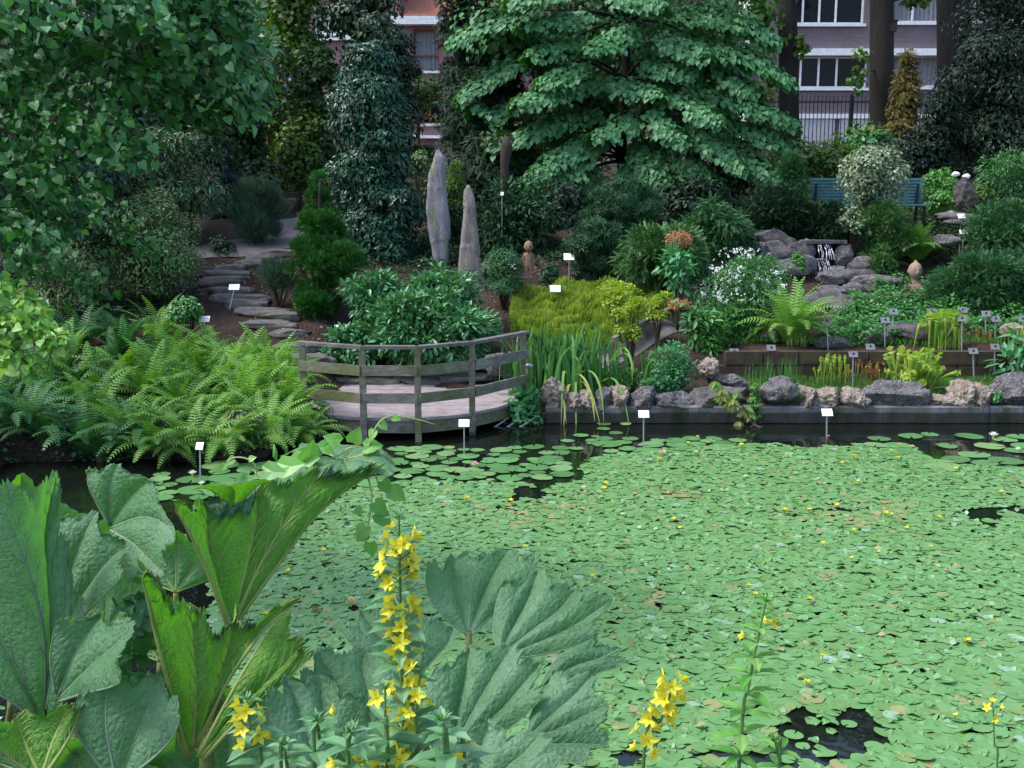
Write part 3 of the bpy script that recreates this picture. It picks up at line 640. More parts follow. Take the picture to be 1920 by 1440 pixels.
# ------------------------------------------------------------------ trees of the background
def trunk_pts(x0, y0, x1, y1, Y, n=12, wob=.05):
    a = W(x0, y0, Y); b = W(x1, y1, Y); t = np.linspace(0, 1, n)[:, None]; P = a * (1 - t) + b * t
    P[1:, 0] += np.cumsum(R.normal(0, wob, n - 1)) * .2; return P
def bigtrunk(label, xb, yb, xt, yt, Y, rb, rt, crown_boxes, leafmat_, lf, size, n):
    a = W(xb, yb, Y); g = Tz(a[0], a[1]); e = empty('tree', (a[0], a[1], g), label, 'tree', None)
    P = trunk_pts(xb, yb, xt, yt, Y); P[0, 2] = g - .1
    rad = np.linspace(rb, rt, len(P)); rad[0] *= 1.35; s = MB(); s.tube(P, rad, 16)
    tips = []
    for bx in crown_boxes:
        tips.append(W((bx[0] + bx[2]) / 2, (bx[1] + bx[3]) / 2, Y + bx[4]))
    for t in tips:
        q = P[int(np.clip(np.argmin(np.abs(P[:, 2] - t[2] + .2)), 1, len(P) - 2))]; far = np.linalg.norm(t - q) > 2.5; limbs(s, q, [t], rt * (.35 if far else .12), k=6)
    s.build('trunk', M['bark'], e, True)
    mb = MB()
    for bx in crown_boxes:
        c = W((bx[0] + bx[2]) / 2, (bx[1] + bx[3]) / 2, Y + bx[4]); m = mpp(Y)
        r = np.array([(bx[2] - bx[0]) / 2 * m, (bx[2] - bx[0]) / 2 * m * .7, (bx[3] - bx[1]) / 2 * m])
        P_, N, C, crn = crown_cloud(c, r, max(60, int(n * bx[5])), 'round', 16, .4); leaves(mb, P_, N, lf, size, crn)
    mb.build('crown', leafmat_, e); return e
bigtrunk('tall dark straight trunk left of the white framed windows', 1482, 285, 1476, -160, 31, .28, .25, [(1370, -20, 1475, 120, -.5, .5), (1390, 120, 1475, 300, 1, .5), (1300, -420, 1650, -170, 0, 3), (1490, 60, 1520, 110, -.4, .06), (1380, 420, 1460, 300, 0, .0)], M['yelgreen'], HEART, .16, 900)
bigtrunk('tall dark trunk in front of the white framed windows with leafy sprouts', 1652, 300, 1652, -160, 30, .33, .29, [(1590, 85, 1632, 190, -.5, .12), (1675, -30, 1760, 14, 0, .2), (1500, -420, 1850, -180, 0, 3), (1560, 225, 1680, 300, -.6, .5)], M['yelgreen'], HEART, .13, 900)
s = empty('nest_box', W(1674, 50, 29.8), 'small dark box fixed to the side of the second tall trunk', 'box')
b = MB(); a = W(1674, 50, 29.8); b.box(a, (.09, .08, .13)); b.build('body', M['bark2'], s); b = MB(); b.box(a + [0, 0, .145], (.11, .1, .015)); b.build('lid', M['bark'], s)
bigtrunk('tall brown trunk rising behind the big dark holly', 1795, 300, 1792, -160, 32, .50, .46, [(1650, -420, 1980, -200, 0, 3)], M['yelgreen'], HEART, .16, 700)

# ivy clad trunk and evergreen trees
def cloudtree(name, label, cat, boxes, leaf, size, n, mat, trunk, K=26, cs=.36, barkm='bark', rb=.2, axis='tangent', up=.35, droop=.35, jit=.5, inner=.25, group=None, contrast=.35):
    """trunk: (x base, y base, x top, y top, Y); boxes: (x0,y0,x1,y1,Y,share,profile)"""
    a = W(trunk[0], trunk[1], trunk[4]); g = Tz(a[0], a[1]); e = empty(name, (a[0], a[1], max(g, 0)), label, cat, group)
    P = trunk_pts(*trunk); P[0, 2] = g - .1; tb = MB(); tb.tube(P, np.linspace(rb, rb * .3, len(P)), 10)
    mb = MB()
    for bx in boxes:
        Y = bx[4]; c = W((bx[0] + bx[2]) / 2, (bx[1] + bx[3]) / 2, Y); m = mpp(Y, (bx[1] + bx[3]) / 2)
        r = np.array([(bx[2] - bx[0]) / 2 * m, (bx[2] - bx[0]) / 2 * m * .8, (bx[3] - bx[1]) / 2 * m])
        P_, N, C, crn = crown_cloud(c, r, int(n * bx[5]), bx[6] if len(bx) > 6 else 'round', K, cs, inner)
        ok = P_[:, 2] > T(P_[:, 0], P_[:, 1]) - .02; P_, N, crn = P_[ok], N[ok], crn[ok]
        leaves(mb, P_, N, leaf, size, crn, up, droop, jit, axis, contrast)
        sel = C[R.choice(len(C), min(9, len(C)), replace=False)]
        for t in sel:
            j = int(np.argmin(np.abs(P[:, 2] - (t[2] - .3 * r[2])))); limbs(tb, P[j], [t], rb * .25)
    mb.build('crown', mat, e); tb.build('trunk', M[barkm], e, True); return e

cloudtree('evergreen_tree', 'tall column of glossy dark green leaves left of the standing stones', 'tree',
          [(612, 62, 765, 300, 20.3, 12000, 'round'), (594, 130, 785, 420, 20.2, 15000, 'round'), (598, 260, 800, 525, 20.1, 14000, 'column'), (650, 330, 812, 525, 19.9, 6000, 'column')], OVAL, .10, 1, M['laurel'], (690, 505, 690, 110, 20.6), K=70, cs=.26, rb=.13, jit=.6, inner=.15)
cloudtree('ivy_clad_tree', 'dark trunk wrapped in ivy rising behind the glossy evergreen column', 'tree',
          [(600, -120, 780, 100, 27, 6500, 'column'), (640, 40, 785, 200, 27, 5000, 'round'), (660, 100, 790, 340, 27, 6500, 'column')], WIDE, .13, 1, M['ivy'], (700, 400, 690, -150, 27.3), K=40, cs=.36, rb=.3, inner=.1)
cloudtree('yew_tree', 'dark upright yew behind the taller standing stone', 'tree',
          [(818, -140, 930, 240, 26, 9000, 'column'), (812, 130, 985, 330, 25.4, 8500, 'round'), (850, 20, 990, 220, 26.2, 6500, 'round'), (850, 220, 1000, 420, 24.5, 6000, 'round')], FEATHER, .17, 1, M['yew'], (880, 400, 865, -150, 26.2), K=40, cs=.34, rb=.2)
cloudtree('holly_tree', 'massive dark holly filling the upper right corner', 'tree',
          [(1735, 40, 1990, 330, 24.5, 15000, 'round'), (1760, -160, 2010, 130, 25, 8000, 'round'), (1715, 150, 1800, 320, 24, 3500, 'round'), (1800, 180, 2060, 380, 24.2, 7000, 'round')], OVAL, .11, 1, M['holly'], (1860, 330, 1870, -60, 25), K=60, cs=.3, rb=.25)
cloudtree('orange_conifer', 'slim orange and yellow conifer between the dark trunk and the holly', 'tree',
          [(1666, 78, 1728, 290, 29, 2600, 'cone'), (1672, 150, 1722, 290, 28.9, 1600, 'column')], FEATHER, .18, 1, M['orange'], (1697, 300, 1697, 90, 29.2), K=34, cs=.55, rb=.05, jit=.6)
cloudtree('yellow_green_tree', 'airy yellow green tree in front of the left brick house', 'tree',
          [(470, -60, 610, 150, 29, 2600, 'round'), (420, 140, 560, 300, 28, 2200, 'round'), (520, 175, 610, 340, 27, 1700, 'round'), (425, 260, 520, 350, 27, 1300, 'round')], DIAW, .13, 1, M['yelgreen'], (530, 360, 520, -40, 28), K=34, cs=.3, rb=.09, jit=.8)
cloudtree('yellow_green_tree', 'leafy green tree arching behind the pine and hiding the house base', 'tree',
          [(480, 60, 610, 240, 26, 1300, 'round'), (400, 170, 500, 330, 25.6, 1800, 'round')], DIAW, .12, 1, M['backgreen'], (470, 380, 480, 60, 26), K=24, cs=.28, rb=.09, jit=.8)
cloudtree('small_tree', 'thin leafy tree screening the gap between evergreen column and yew', 'tree',
          [(745, 130, 850, 215, 28, 420, 'round'), (735, 270, 830, 330, 27, 500, 'round')], DIAW, .14, 1, M['yelgreen'], (750, 380, 790, 150, 27.5), K=14, cs=.3, rb=.04, jit=.8)
cloudtree('blue_conifer', 'dark blue green conifer behind the pink tipped shrub', 'tree',
          [(372, 235, 445, 440, 23.5, 4500, 'column')], FEATHER, .14, 1, M['bluecon'], (408, 440, 408, 240, 23.7), K=34, cs=.42, rb=.08)
cloudtree('background_tree', 'dark leafy tree behind the overhanging branches at upper left', 'tree',
          [(-80, 150, 260, 520, 17, 10000, 'round'), (60, -150, 440, 260, 22, 9000, 'round'), (-160, -140, 220, 240, 18, 9000, 'round'), (100, 100, 330, 420, 21, 6000, 'round'), (-150, 100, 100, 500, 19, 6000, 'round')], WIDE, .12, 1, M['ivy'], (120, 560, 130, 0, 18), K=50, cs=.3, rb=.16)
cloudtree('background_tree', 'pale leafed tree with thin crown behind the lime tree', 'tree',
          [(1000, 180, 1180, 330, 29, 1500, 'round'), (1330, 60, 1420, 330, 30, 1300, 'round'), (1150, 250, 1330, 360, 28.5, 1700, 'round')], DIAW, .16, 1, M['yelgreen'], (1210, 340, 1200, 100, 29), K=26, cs=.3, rb=.1)
cloudtree('background_tree', 'broad dark tree behind the right half of the lime tree', 'tree',
          [(950, -120, 1200, 180, 30, 4500, 'round'), (1150, -100, 1400, 230, 31, 4500, 'round'), (900, 200, 1060, 380, 28, 3000, 'round')], WIDE, .16, 1, M['backgreen'], (1100, 340, 1100, -40, 30), K=40, cs=.3, rb=.2)
# bare trunk seen at x 950
tk = empty('tree', (*W(952, 345, 22)[:2], 2.3), 'grey leaning trunk stump with a dark knob left of the lime tree', 'tree')
s = MB(); s.tube([W(948, 400, 22) * [1, 1, 1] - [0, 0, .3], W(948, 350, 22), W(946, 310, 22), W(950, 275, 22), W(950, 256, 22)], [.13, .11, .09, .13, .05], 10); s.build('trunk', M['bark2'], tk, True)
mb = MB(); P_, N, C, crn = crown_cloud(W(930, 250, 22.5), (.5, .5, .35), 260, 'round', 8, .4); leaves(mb, P_, N, WIDE, .1, crn); mb.build('crown', M['backgreen'], tk)

# ------------------------------------------------------------------ the big lime tree with its drooping shelves
def shelf(mb, pts, width, n, size, drop=.55, tb=None):
    P = np.array([W(*p) for p in pts]); k = len(P)
    t = R.random(n) ** .85 * (k - 1); C = np.stack([np.interp(t, np.arange(k), P[:, j]) for j in range(3)], 1)
    d = unit(np.stack([np.interp(t, np.arange(k), np.gradient(P[:, j])) for j in range(3)], 1))
    lat = np.cross(d, [0, 0, 1.0]); lat = unit(lat); s = R.uniform(-1, 1, n); tt = t / (k - 1); wd = width * (.45 + .75 * np.sin(np.pi * np.clip(tt * .85 + .12, 0, 1)))
    pos = C + lat * (s * wd)[:, None]; pos[:, 2] -= drop * wd * s ** 2 + R.random(n) * .10
    pos += R.normal(0, .035, (n, 3))
    N = unit(np.array([0, 0, 1.0]) + lat * (s * .9)[:, None] + d * .45 + R.normal(0, .22, (n, 3)))
    D = d * .8 + lat * (s * 1.1)[:, None] + np.array([0, 0, -.75]) + R.normal(0, .35, (n, 3))
    D = D - N * (D * N).sum(1)[:, None]
    mb.inst(HEART, pos, unit(D), N, size * R.uniform(.7, 1.2, n), np.clip(.25 * R.random() + .75 * R.random(n), 0, 1))
    if tb is not None:
        q = np.concatenate([P[:1], P]); tb.tube(P - [0, 0, .05], np.linspace(.03, .008, k), 5)
        tb_starts.append(P[0])
lt = empty('lime_tree', W(1170, 300, 25), 'large tree with layered drooping branches of pale green leaves in the middle', 'tree')
lt.location[2] = Tz(lt.location[0], 25)
mb = MB(); tb = MB(); tb_starts = []
YL = 24.4
shelves = [
    [(1130, 140, 24.6), (1060, 155, 24), (1000, 170, 23.5), (968, 186, 23.2)], [(1080, 70, 24.6), (1030, 75, 24), (990, 95, 23.6)],
    [(1150, 235, 24.5), (1090, 255, 24), (1030, 285, 23.4), (985, 335, 23.0)], [(1130, 240, 24.3), (1070, 290, 23.7), (1040, 330, 23.3), (1030, 350, 23.2)],
    [(1150, 140, 24.3), (1190, 150, 23.7), (1240, 168, 23.2)], [(1210, 110, 24.3), (1260, 118, 23.8), (1305, 130, 23.5)],
    [(1230, 160, 24.2), (1290, 175, 23.6), (1330, 200, 23.2), (1355, 222, 23.0)], [(1200, 250, 24.2), (1230, 290, 23.5), (1245, 335, 23.0), (1250, 372, 22.8)],
    [(1260, 250, 24.3), (1300, 290, 23.6), (1335, 335, 23.0), (1352, 372, 22.8)], [(1290, 150, 24.8), (1370, 170, 24.3), (1440, 195, 24.0), (1495, 228, 23.8)],
    [(1280, 60, 24.8), (1360, 80, 24.3), (1430, 105, 24.0), (1488, 150, 23.8)], [(1250, 15, 24.8), (1330, 20, 24.4), (1400, 35, 24.1), (1462, 72, 24.0)],
    [(1330, 235, 24.6), (1390, 265, 24), (1430, 300, 23.5), (1466, 340, 23.2)], [(1060, 330, 24.2), (1010, 355, 23.7), (970, 385, 23.3), (945, 405, 23.1)],
    [(1030, 90, 25), (950, 110, 24.5), (900, 140, 24.2), (862, 180, 24)], [(1020, 20, 25), (950, 25, 24.5), (890, 45, 24.2), (840, 75, 24)],
    [(1100, 20, 24.5), (1040, 25, 24), (980, 40, 23.5)], [(1180, 40, 24.2), (1140, 60, 23.6), (1100, 85, 23.2)], [(1180, 200, 24), (1150, 225, 23.5), (1110, 250, 23.2)],
    [(1240, 60, 24.2), (1290, 75, 23.6), (1330, 100, 23.2)], [(1090, 110, 24), (1040, 130, 23.6), (1010, 150, 23.4)], [(1120, 200, 24.8), (1040, 215, 24.2), (980, 240, 23.9), (920, 270, 23.7)],
    [(1350, 130, 24.6), (1390, 145, 24.2), (1425, 165, 24)], [(1370, 220, 24.5), (1430, 235, 24.1), (1480, 262, 23.9)], [(1100, 300, 24.4), (1090, 330, 24), (1080, 345, 23.8)],
    [(1180, 300, 24), (1200, 325, 23.6), (1215, 350, 23.3)], [(1300, 215, 23.9), (1330, 245, 23.5), (1365, 275, 23.2), (1400, 315, 23)], [(1150, -20, 24), (1200, -10, 23.6), (1250, 5, 23.2)],
    [(1060, -30, 24), (1010, -20, 23.6), (950, 0, 23.4)], [(1000, -70, 25), (900, -60, 24.6), (840, -30, 24.3)], [(1280, -60, 24.6), (1360, -50, 24.2), (1430, -20, 24)],
    [(960, 180, 24.6), (915, 205, 24.3), (880, 190, 24.1)], [(1225, 200, 23.6), (1260, 225, 23.2), (1290, 262, 23.0)]]
for sh in shelves:
    L = sum(math.hypot(a[0] - b[0], a[1] - b[1]) for a, b in zip(sh[:-1], sh[1:]))
    shelf(mb, sh, .42, int(L * 4.6), .125, tb=tb)
for c, r, nn in (((1170, 120, 26), (2.6, 1.8, 1.5), 6500), ((1080, 220, 26), (1.5, 1.3, .9), 2600), ((1300, 230, 26), (1.6, 1.3, .9), 2800), ((1170, -100, 25.5), (3.4, 2.4, 1.6), 4000), ((960, 60, 26), (1.4, 1.2, 1.2), 2400), ((1340, 90, 26), (1.5, 1.2, 1.2), 2400)):
    P_, N, C, crn = crown_cloud(W(*c), r, nn, 'round', 30, .3); leaves(mb, P_, N, HEART, .125, crn, .6, .8, .5)
mb.build('crown', M['lime'], lt)
b0 = W(1170, 335, 25); P_ = np.array([[b0[0], 25, Tz(b0[0], 25) - .1], W(1168, 300, 25), W(1165, 240, 25), W(1172, 150, 25.1), W(1176, 40, 25.1), W(1176, -120, 25)])
tb.tube(P_, [.17, .13, .11, .10, .07, .03], 10)
for st in tb_starts:
    j = int(np.clip(np.searchsorted(P_[:, 2], st[2] - .8), 1, 5)); limbs(tb, P_[j], [st], .05)
for (x, y) in ((1110, 250), (1120, 280), (1135, 300), (1230, 280)): limbs(tb, P_[1], [W(x, y, 24.3)], .045)
tb.build('trunk', M['bark'], lt, True)

# ------------------------------------------------------------------ near branches hanging in at the upper left
nt_ = empty('overhanging_tree', (-6.2, 8.5, .38), 'near tree at the left edge whose leafy branches hang across the upper left corner', 'tree')
mb = MB(); tb = MB(); trunk = np.array([[-6.2, 8.5, .3], [-6.1, 8.4, 1.6], [-5.9, 8.4, 3.0], [-5.7, 8.3, 4.6], [-5.4, 8.2, 6.5]]); tb.tube(trunk, [.24, .2, .17, .13, .08], 12)
def droopy(x0, y0, x1, y1, Ya, Yb, n, spread, size=.058):
    n = int(n * 1.75); a = W(x0, y0, Ya); b = W(x1, y1, Yb); t = R.random(n) ** .8
    sag = .22 * np.linalg.norm(b - a)
    C = a[None] * (1 - t[:, None]) + b[None] * t[:, None]; C[:, 2] += sag * np.sin(np.pi * t) * .6
    C += R.normal(0, 1, (n, 3)) * spread * np.array([1, 1, .8]) * (1.1 - .5 * t[:, None])
    d = unit(b - a)[None] + np.array([0, 0, -.9]) + R.normal(0, .55, (n, 3)); N = unit(np.array([.2, -.6, .75]) + R.normal(0, .65, (n, 3)))
    D = d - N * (d * N).sum(1)[:, None]
    mb.inst(HEART, C, unit(D), N, size * R.uniform(.5, 1.35, n), np.clip(R.beta(1.6, 2.8, n), 0, 1))
    ts = np.linspace(0, 1, 8)[:, None]; q = a * (1 - ts) + b * ts; q[:, 2] += sag * np.sin(np.pi * ts[:, 0]) * .6
    tb.tube(q, np.linspace(.02, .004, 8), 5)
    for _ in range(int(n / 45)):
        tt = R.random(); s0 = a * (1 - tt) + b * tt; s0[2] += sag * math.sin(math.pi * tt) * .6
        e_ = s0 + R.normal(0, 1, 3) * spread * 1.2 + [0, 0, -.1]; tb.tube([s0, (s0 + e_) / 2 + [0, 0, .03], e_], [.006, .004, .002], 4)
for a in [(-250, -120, 470, 60, 8.2, 7.2, 560, .17), (-250, 0, 480, 130, 8.2, 7.4, 560, .17), (-200, -60, 300, 60, 7.4, 6.4, 420, .16), (-200, 80, 460, 195, 8.2, 7.6, 600, .17),
          (-200, 60, 330, 170, 7.6, 6.8, 460, .17), (-220, 200, 400, 215, 8.4, 7.6, 520, .17), (-200, 160, 240, 260, 7.6, 6.6, 420, .17), (-200, 260, 260, 300, 8.2, 7.2, 420, .17),
          (-200, 240, 150, 350, 7.6, 6.8, 380, .16), (-200, 330, 130, 430, 8.0, 7.2, 340, .15), (-200, 380, 60, 500, 7.4, 6.8, 260, .14), (-220, -260, 420, -60, 8.0, 7.4, 500, .2), (-100, -200, 460, 20, 7.0, 6.6, 360, .14),
          (100, -100, 480, 170, 7.8, 7.4, 420, .11), (-200, 420, 200, 560, 9.0, 8.6, 260, .14), (-220, 300, 300, 480, 10, 9.6, 340, .16), (-240, 440, 30, 640, 8.0, 7.4, 220, .10)]:
    droopy(*a)
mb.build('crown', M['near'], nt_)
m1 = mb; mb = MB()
for a in [(250, -60, 480, 90, 7.0, 6.7, 170, .12), (280, 0, 482, 150, 7.0, 6.7, 170, .12), (300, 60, 470, 215, 7.1, 6.9, 150, .11), (60, -60, 300, 40, 6.4, 6.2, 120, .12), (-60, -40, 120, 60, 6.2, 6.0, 90, .12), (80, 230, 260, 300, 7.0, 6.6, 80, .10), (-40, 420, 110, 470, 7.2, 6.9, 70, .08)]: droopy(*a)  # bright highlights of the near branches, put into a paler leaf colour
mb.build('painted_highlight_leaves', M['lime'], nt_); mb = MB(); droopy(-160, 575, 112, 640, 7.2, 6.6, 380, .07, .066); droopy(-150, 600, 60, 690, 7.0, 6.6, 130, .07, .066); droopy(-100, 560, 70, 590, 7.1, 6.7, 240, .07, .066); droopy(-60, 600, 110, 640, 6.9, 6.5, 220, .06, .062)
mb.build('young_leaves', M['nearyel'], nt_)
for y in (.4, .55, .7, .85): 
    for _ in range(3):
        j = int(y * 4); t = W(R.uniform(-250, -150), R.uniform(-150, 500), R.uniform(7.4, 8.4)); limbs(tb, trunk[j], [t], .05)
tb.build('trunk', M['bark'], nt_, True)

# ================================================================== PLANTING
S = shrub
S('pink_tipped_shrub', 'tall dark shrub with pink young tips behind the bronzed shrub', 'shrub', (235, 215, 425, 470), 20.5, NARROW, .11, 7500, M['pinktip'], 'round', K=46, cs=.3, jit=.7, r0=.05)
S('bronzed_shrub', 'broad green shrub with bronze flecks left of the slate steps', 'shrub', (150, 345, 385, 570), 17.2, DIA, .052, 24000, M['pieris'], 'round', K=70, cs=.27, jit=.5, up=.7, r0=.04)
S('bronzed_shrub', 'smaller bronze tinted shrub under the overhanging branches at far left', 'shrub', (20, 400, 200, 590), 16.4, DIA, .055, 8500, M['pieris'], 'round', K=40, cs=.3, r0=.04)
S('pine', 'dense blue green dwarf pine beside the upper path', 'tree', (428, 335, 536, 468), 20.6, PINE, .15, 4200, M['pine'], 'round', K=40, cs=.3, axis='out', up=.9, droop=-.9, jit=.4, r0=.03, stem='bark2', foliage_name='crown')
cloudtree('cypress', 'irregular bright green dwarf cypress between the steps and the glossy evergreen', 'tree',
          [(565, 318, 632, 430, 17.6, 3000, 'cone'), (552, 380, 655, 500, 17.4, 4500, 'round'), (540, 440, 680, 560, 17.2, 6500, 'round'), (548, 520, 650, 618, 17.0, 4500, 'round'), (600, 455, 690, 530, 17.0, 2400, 'round')], SPRAY, .10, 1, M['thuja'], (600, 612, 595, 340, 17.3), K=16, cs=.30, rb=.06, axis='out', droop=-.25, jit=.8, inner=.12)
S('shrub', 'dark leafy shrub behind the slate steps under the pine', 'shrub', (380, 440, 445, 500), 20, DIA, .06, 1600, M['ivy'], 'dome')
S('lavender', 'grey green lavender clump at the right edge of the steps', 'plant', (484, 490, 560, 552), 17.3, NEEDLE, .11, 2600, M['pine'], 'dome', axis='out', droop=-.8, jit=.5)
S('shrub', 'small leafy shrub left of the bent white label by the steps', 'shrub', (310, 555, 400, 610), 15.6, DIAW, .045, 2600, M['cover'], 'dome')
# rhododendrons by the deck
S('rhododendron', 'large bright green leaved rhododendron right behind the deck', 'shrub', (640, 545, 948, 690), 15.9, OVAL, .125, 8200, M['rhodo'], 'round', depth=.75, K=60, cs=.33, up=.7, droop=.2, axis='out', jit=.9, contrast=.2, r0=.03)
S('rhododendron', 'upper rhododendron mound below the standing stones', 'shrub', (755, 497, 905, 600), 16.9, OVAL, .12, 3000, M['rhodo'], 'round', K=34, cs=.33, up=.7, droop=.2, axis='out', jit=.9, contrast=.2)
S('rhododendron', 'dark rhododendron between the cypress and the pale rhododendron', 'shrub', (645, 505, 760, 610), 16.4, OVAL, .12, 2100, M['rhodo'], 'round', K=30, cs=.33, up=.7, droop=.25, axis='out', jit=.9)
S('rhododendron', 'low rhododendron spilling left of the deck planting', 'shrub', (600, 605, 720, 680), 15.7, OVAL, .11, 1500, M['rhodo'], 'dome', K=24, cs=.36, up=.7, droop=.25, axis='out', jit=.9)
S('low_shrub', 'small leaved low shrub behind the left railing post', 'shrub', (592, 655, 675, 690), 15.6, DIA, .045, 1500, M['mid'], 'dome', K=18)
# planting behind the standing stones and the lime tree
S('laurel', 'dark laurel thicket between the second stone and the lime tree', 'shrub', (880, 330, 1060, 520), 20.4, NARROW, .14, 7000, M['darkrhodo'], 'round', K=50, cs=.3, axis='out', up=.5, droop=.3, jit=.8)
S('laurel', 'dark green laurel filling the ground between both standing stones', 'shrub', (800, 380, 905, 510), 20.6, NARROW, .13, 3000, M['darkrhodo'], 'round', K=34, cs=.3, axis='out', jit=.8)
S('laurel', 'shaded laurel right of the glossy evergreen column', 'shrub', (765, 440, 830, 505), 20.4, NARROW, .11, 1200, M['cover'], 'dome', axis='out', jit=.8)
S('pale_shrub', 'pale yellow green shrub at the top of the taller standing stone', 'shrub', (762, 280, 812, 345), 22, DIA, .07, 1100, M['pieris'], 'round', K=12, cs=.4)
S('pale_shrub', 'yellow green leafy twigs between the tops of the standing stones', 'shrub', (835, 300, 878, 400), 21.6, NARROW, .1, 900, M['yelgreen'], 'round', K=14, cs=.4, axis='out')
S('azalea', 'rounded fine leaved azalea half hiding the child statue', 'shrub', (902, 460, 988, 562), 17.5, DIA, .035, 9000, M['juniper'], 'round', K=50, cs=.3, up=.6, jit=.5)
S('azalea', 'small dark azalea right of the child statue', 'shrub', (1008, 492, 1060, 535), 18.2, DIA, .04, 2400, M['darkrhodo'], 'dome', K=20, cs=.32)
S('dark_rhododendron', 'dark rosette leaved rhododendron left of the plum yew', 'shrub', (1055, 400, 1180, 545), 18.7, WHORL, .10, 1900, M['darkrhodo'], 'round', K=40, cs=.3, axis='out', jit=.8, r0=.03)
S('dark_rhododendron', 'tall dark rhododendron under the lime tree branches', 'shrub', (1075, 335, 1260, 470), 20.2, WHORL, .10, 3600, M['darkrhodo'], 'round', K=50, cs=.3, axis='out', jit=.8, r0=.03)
S('plum_yew', 'spreading plum yew with yellow green sprays below the lime tree', 'shrub', (1140, 420, 1345, 550), 17.9, FEATHER, .15, 5200, M['plumyew'], 'round', K=50, cs=.32, axis='out', droop=.55, up=.5, jit=.6, r0=.03)
S('plum_yew', 'dark hanging needled shrub left of the grey boulder pile', 'shrub', (1270, 370, 1400, 520), 19.2, FEATHER, .16, 3600, M['juniper'], 'round', K=40, cs=.32, axis='out', droop=.7, up=.5, jit=.6)
S('dark_shrub', 'dark rounded conifer bush left of the bench', 'shrub', (1375, 345, 1525, 470), 20.9, SPRAY, .10, 6500, M['yew'], 'round', K=70, cs=.28, axis='out', jit=.8, r0=.04)
S('dark_shrub', 'low dark conifer bush in front of the left half of the bench', 'shrub', (1480, 375, 1610, 470), 20.7, SPRAY, .10, 4500, M['yew'], 'round', K=40, cs=.3, axis='out', jit=.8, r0=.03)
S('young_conifer', 'upright dark young conifer with bare leader below the first tall trunk', 'tree', (1440, 275, 1525, 430), 21.6, SPRAY, .11, 5200, M['juniper'], 'cone', K=50, cs=.4, axis='out', jit=.8, foliage_name='crown')
S('bright_hedge', 'bright yellow green leafy hedge behind the bench', 'hedge', (1390, 262, 1660, 350), 26.5, DIAW, .09, 5200, M['yelgreen'], 'round', K=50, cs=.34, depth=.8)
S('shrub', 'leafy green shrub at the foot of the second tall trunk', 'shrub', (1560, 240, 1710, 310), 28, DIAW, .12, 2600, M['mid'], 'round', K=30, cs=.32)
S('shrub', 'shaded green shrub between lime tree and bright hedge', 'shrub', (1330, 255, 1430, 370), 24, DIAW, .10, 2400, M['backgreen'], 'round', K=30)
S('variegated_shrub', 'rounded cream variegated shrub in front of the green bench', 'shrub', (1565, 272, 1706, 400), 20.6, DIA, .075, 7500, M['variegated'], 'round', K=50, cs=.3, up=.3, jit=.7, r0=.03)
S('variegated_shrub', 'low cream variegated shrub below the rounded one', 'shrub', (1560, 380, 1640, 440), 20.4, DIA, .07, 1900, M['variegated'], 'dome', K=24, jit=.7)
S('juniper', 'olive green juniper above the waterfall boulders', 'shrub', (1608, 370, 1710, 500), 20.2, SPRAY, .08, 6500, M['plumyew'], 'round', K=50, cs=.3, axis='out', jit=.7)
S('shrub', 'bright green shrub left of the dark fountain rock', 'shrub', (1728, 312, 1800, 400), 22, DIAW, .06, 2600, M['brightleaf'], 'round', K=30)
S('shrub', 'leafy shrub right of the dark fountain rock', 'shrub', (1840, 282, 1960, 390), 21.5, NARROW, .09, 3600, M['mid'], 'round', K=36, axis='out', jit=.8)
S('shrub', 'light green low plant at the foot of the fountain rock', 'plant', (1800, 345, 1870, 402), 21, DIAW, .06, 1500, M['yelgreen'], 'dome', K=18)
S('juniper', 'feathery juniper on the slope at the right edge', 'shrub', (1800, 375, 1990, 500), 19.6, FEATHER, .12, 6500, M['juniper'], 'round', K=50, cs=.3, axis='out', droop=.3, up=.6, jit=.6)
S('juniper', 'wide spreading juniper right of the bust', 'shrub', (1715, 470, 1990, 605), 18.2, FEATHER, .115, 13500, M['juniper'], 'round', K=80, cs=.28, axis='out', droop=.3, up=.6, jit=.6, depth=.9, r0=.03)
S('flowering_shrub', 'leafy shrub covered in small white flower heads left of the light fern', 'shrub', (1305, 475, 1485, 645), 16.9, NARROW, .075, 9000, M['mid'], 'round', K=50, cs=.3, axis='out', jit=.9, up=.5)
fs = [o for o in bpy.data.objects if o.name.startswith('flowering_shrub')][0]
mb = MB()
P_, N, C, crn = crown_cloud(W(1398, 545, 16.8), (.80, .6, .68), 520, 'round', 40, .3, 0)
ok = (N[:, 2] > -.1) & (N[:, 1] < .3); P_, N = P_[ok] + N[ok] * .03, N[ok]
for k in range(4):
    mb.inst(DIAW, P_ + R.normal(0, .008, P_.shape), unit(R.normal(size=P_.shape)), N, .028 * R.uniform(.6, 1.3, len(P_)), R.random(len(P_)))
P2 = P_[R.choice(len(P_), 70)]
for k in range(14): mb.inst(DIAW, P2 + R.normal(0, .02, P2.shape), unit(R.normal(size=P2.shape)), unit(N[:len(P2)] + [0, -.3, .5]), .03, R.random(len(P2)))
mb.build('flowers', M['whitepetal'], fs)
S('golden_maple', 'golden yellow leafed maple leaning over the wooden rail', 'shrub', (1120, 528, 1185, 590), 16.6, DIAW, .055, 900, M['goldacer'], 'round', K=16, cs=.36, axis='out', inner=0)
S('golden_maple', 'golden maple shoot standing right of the iris clump', 'shrub', (1150, 525, 1215, 650), 15.8, DIAW, .055, 1300, M['goldacer'], 'round', K=20, cs=.3, axis='out', inner=0)
S('golden_maple', 'yellow leaved shoot beside the orange plumes', 'shrub', (1205, 545, 1262, 600), 16.4, DIAW, .05, 700, M['goldacer'], 'round', K=12, cs=.4, axis='out', inner=0)
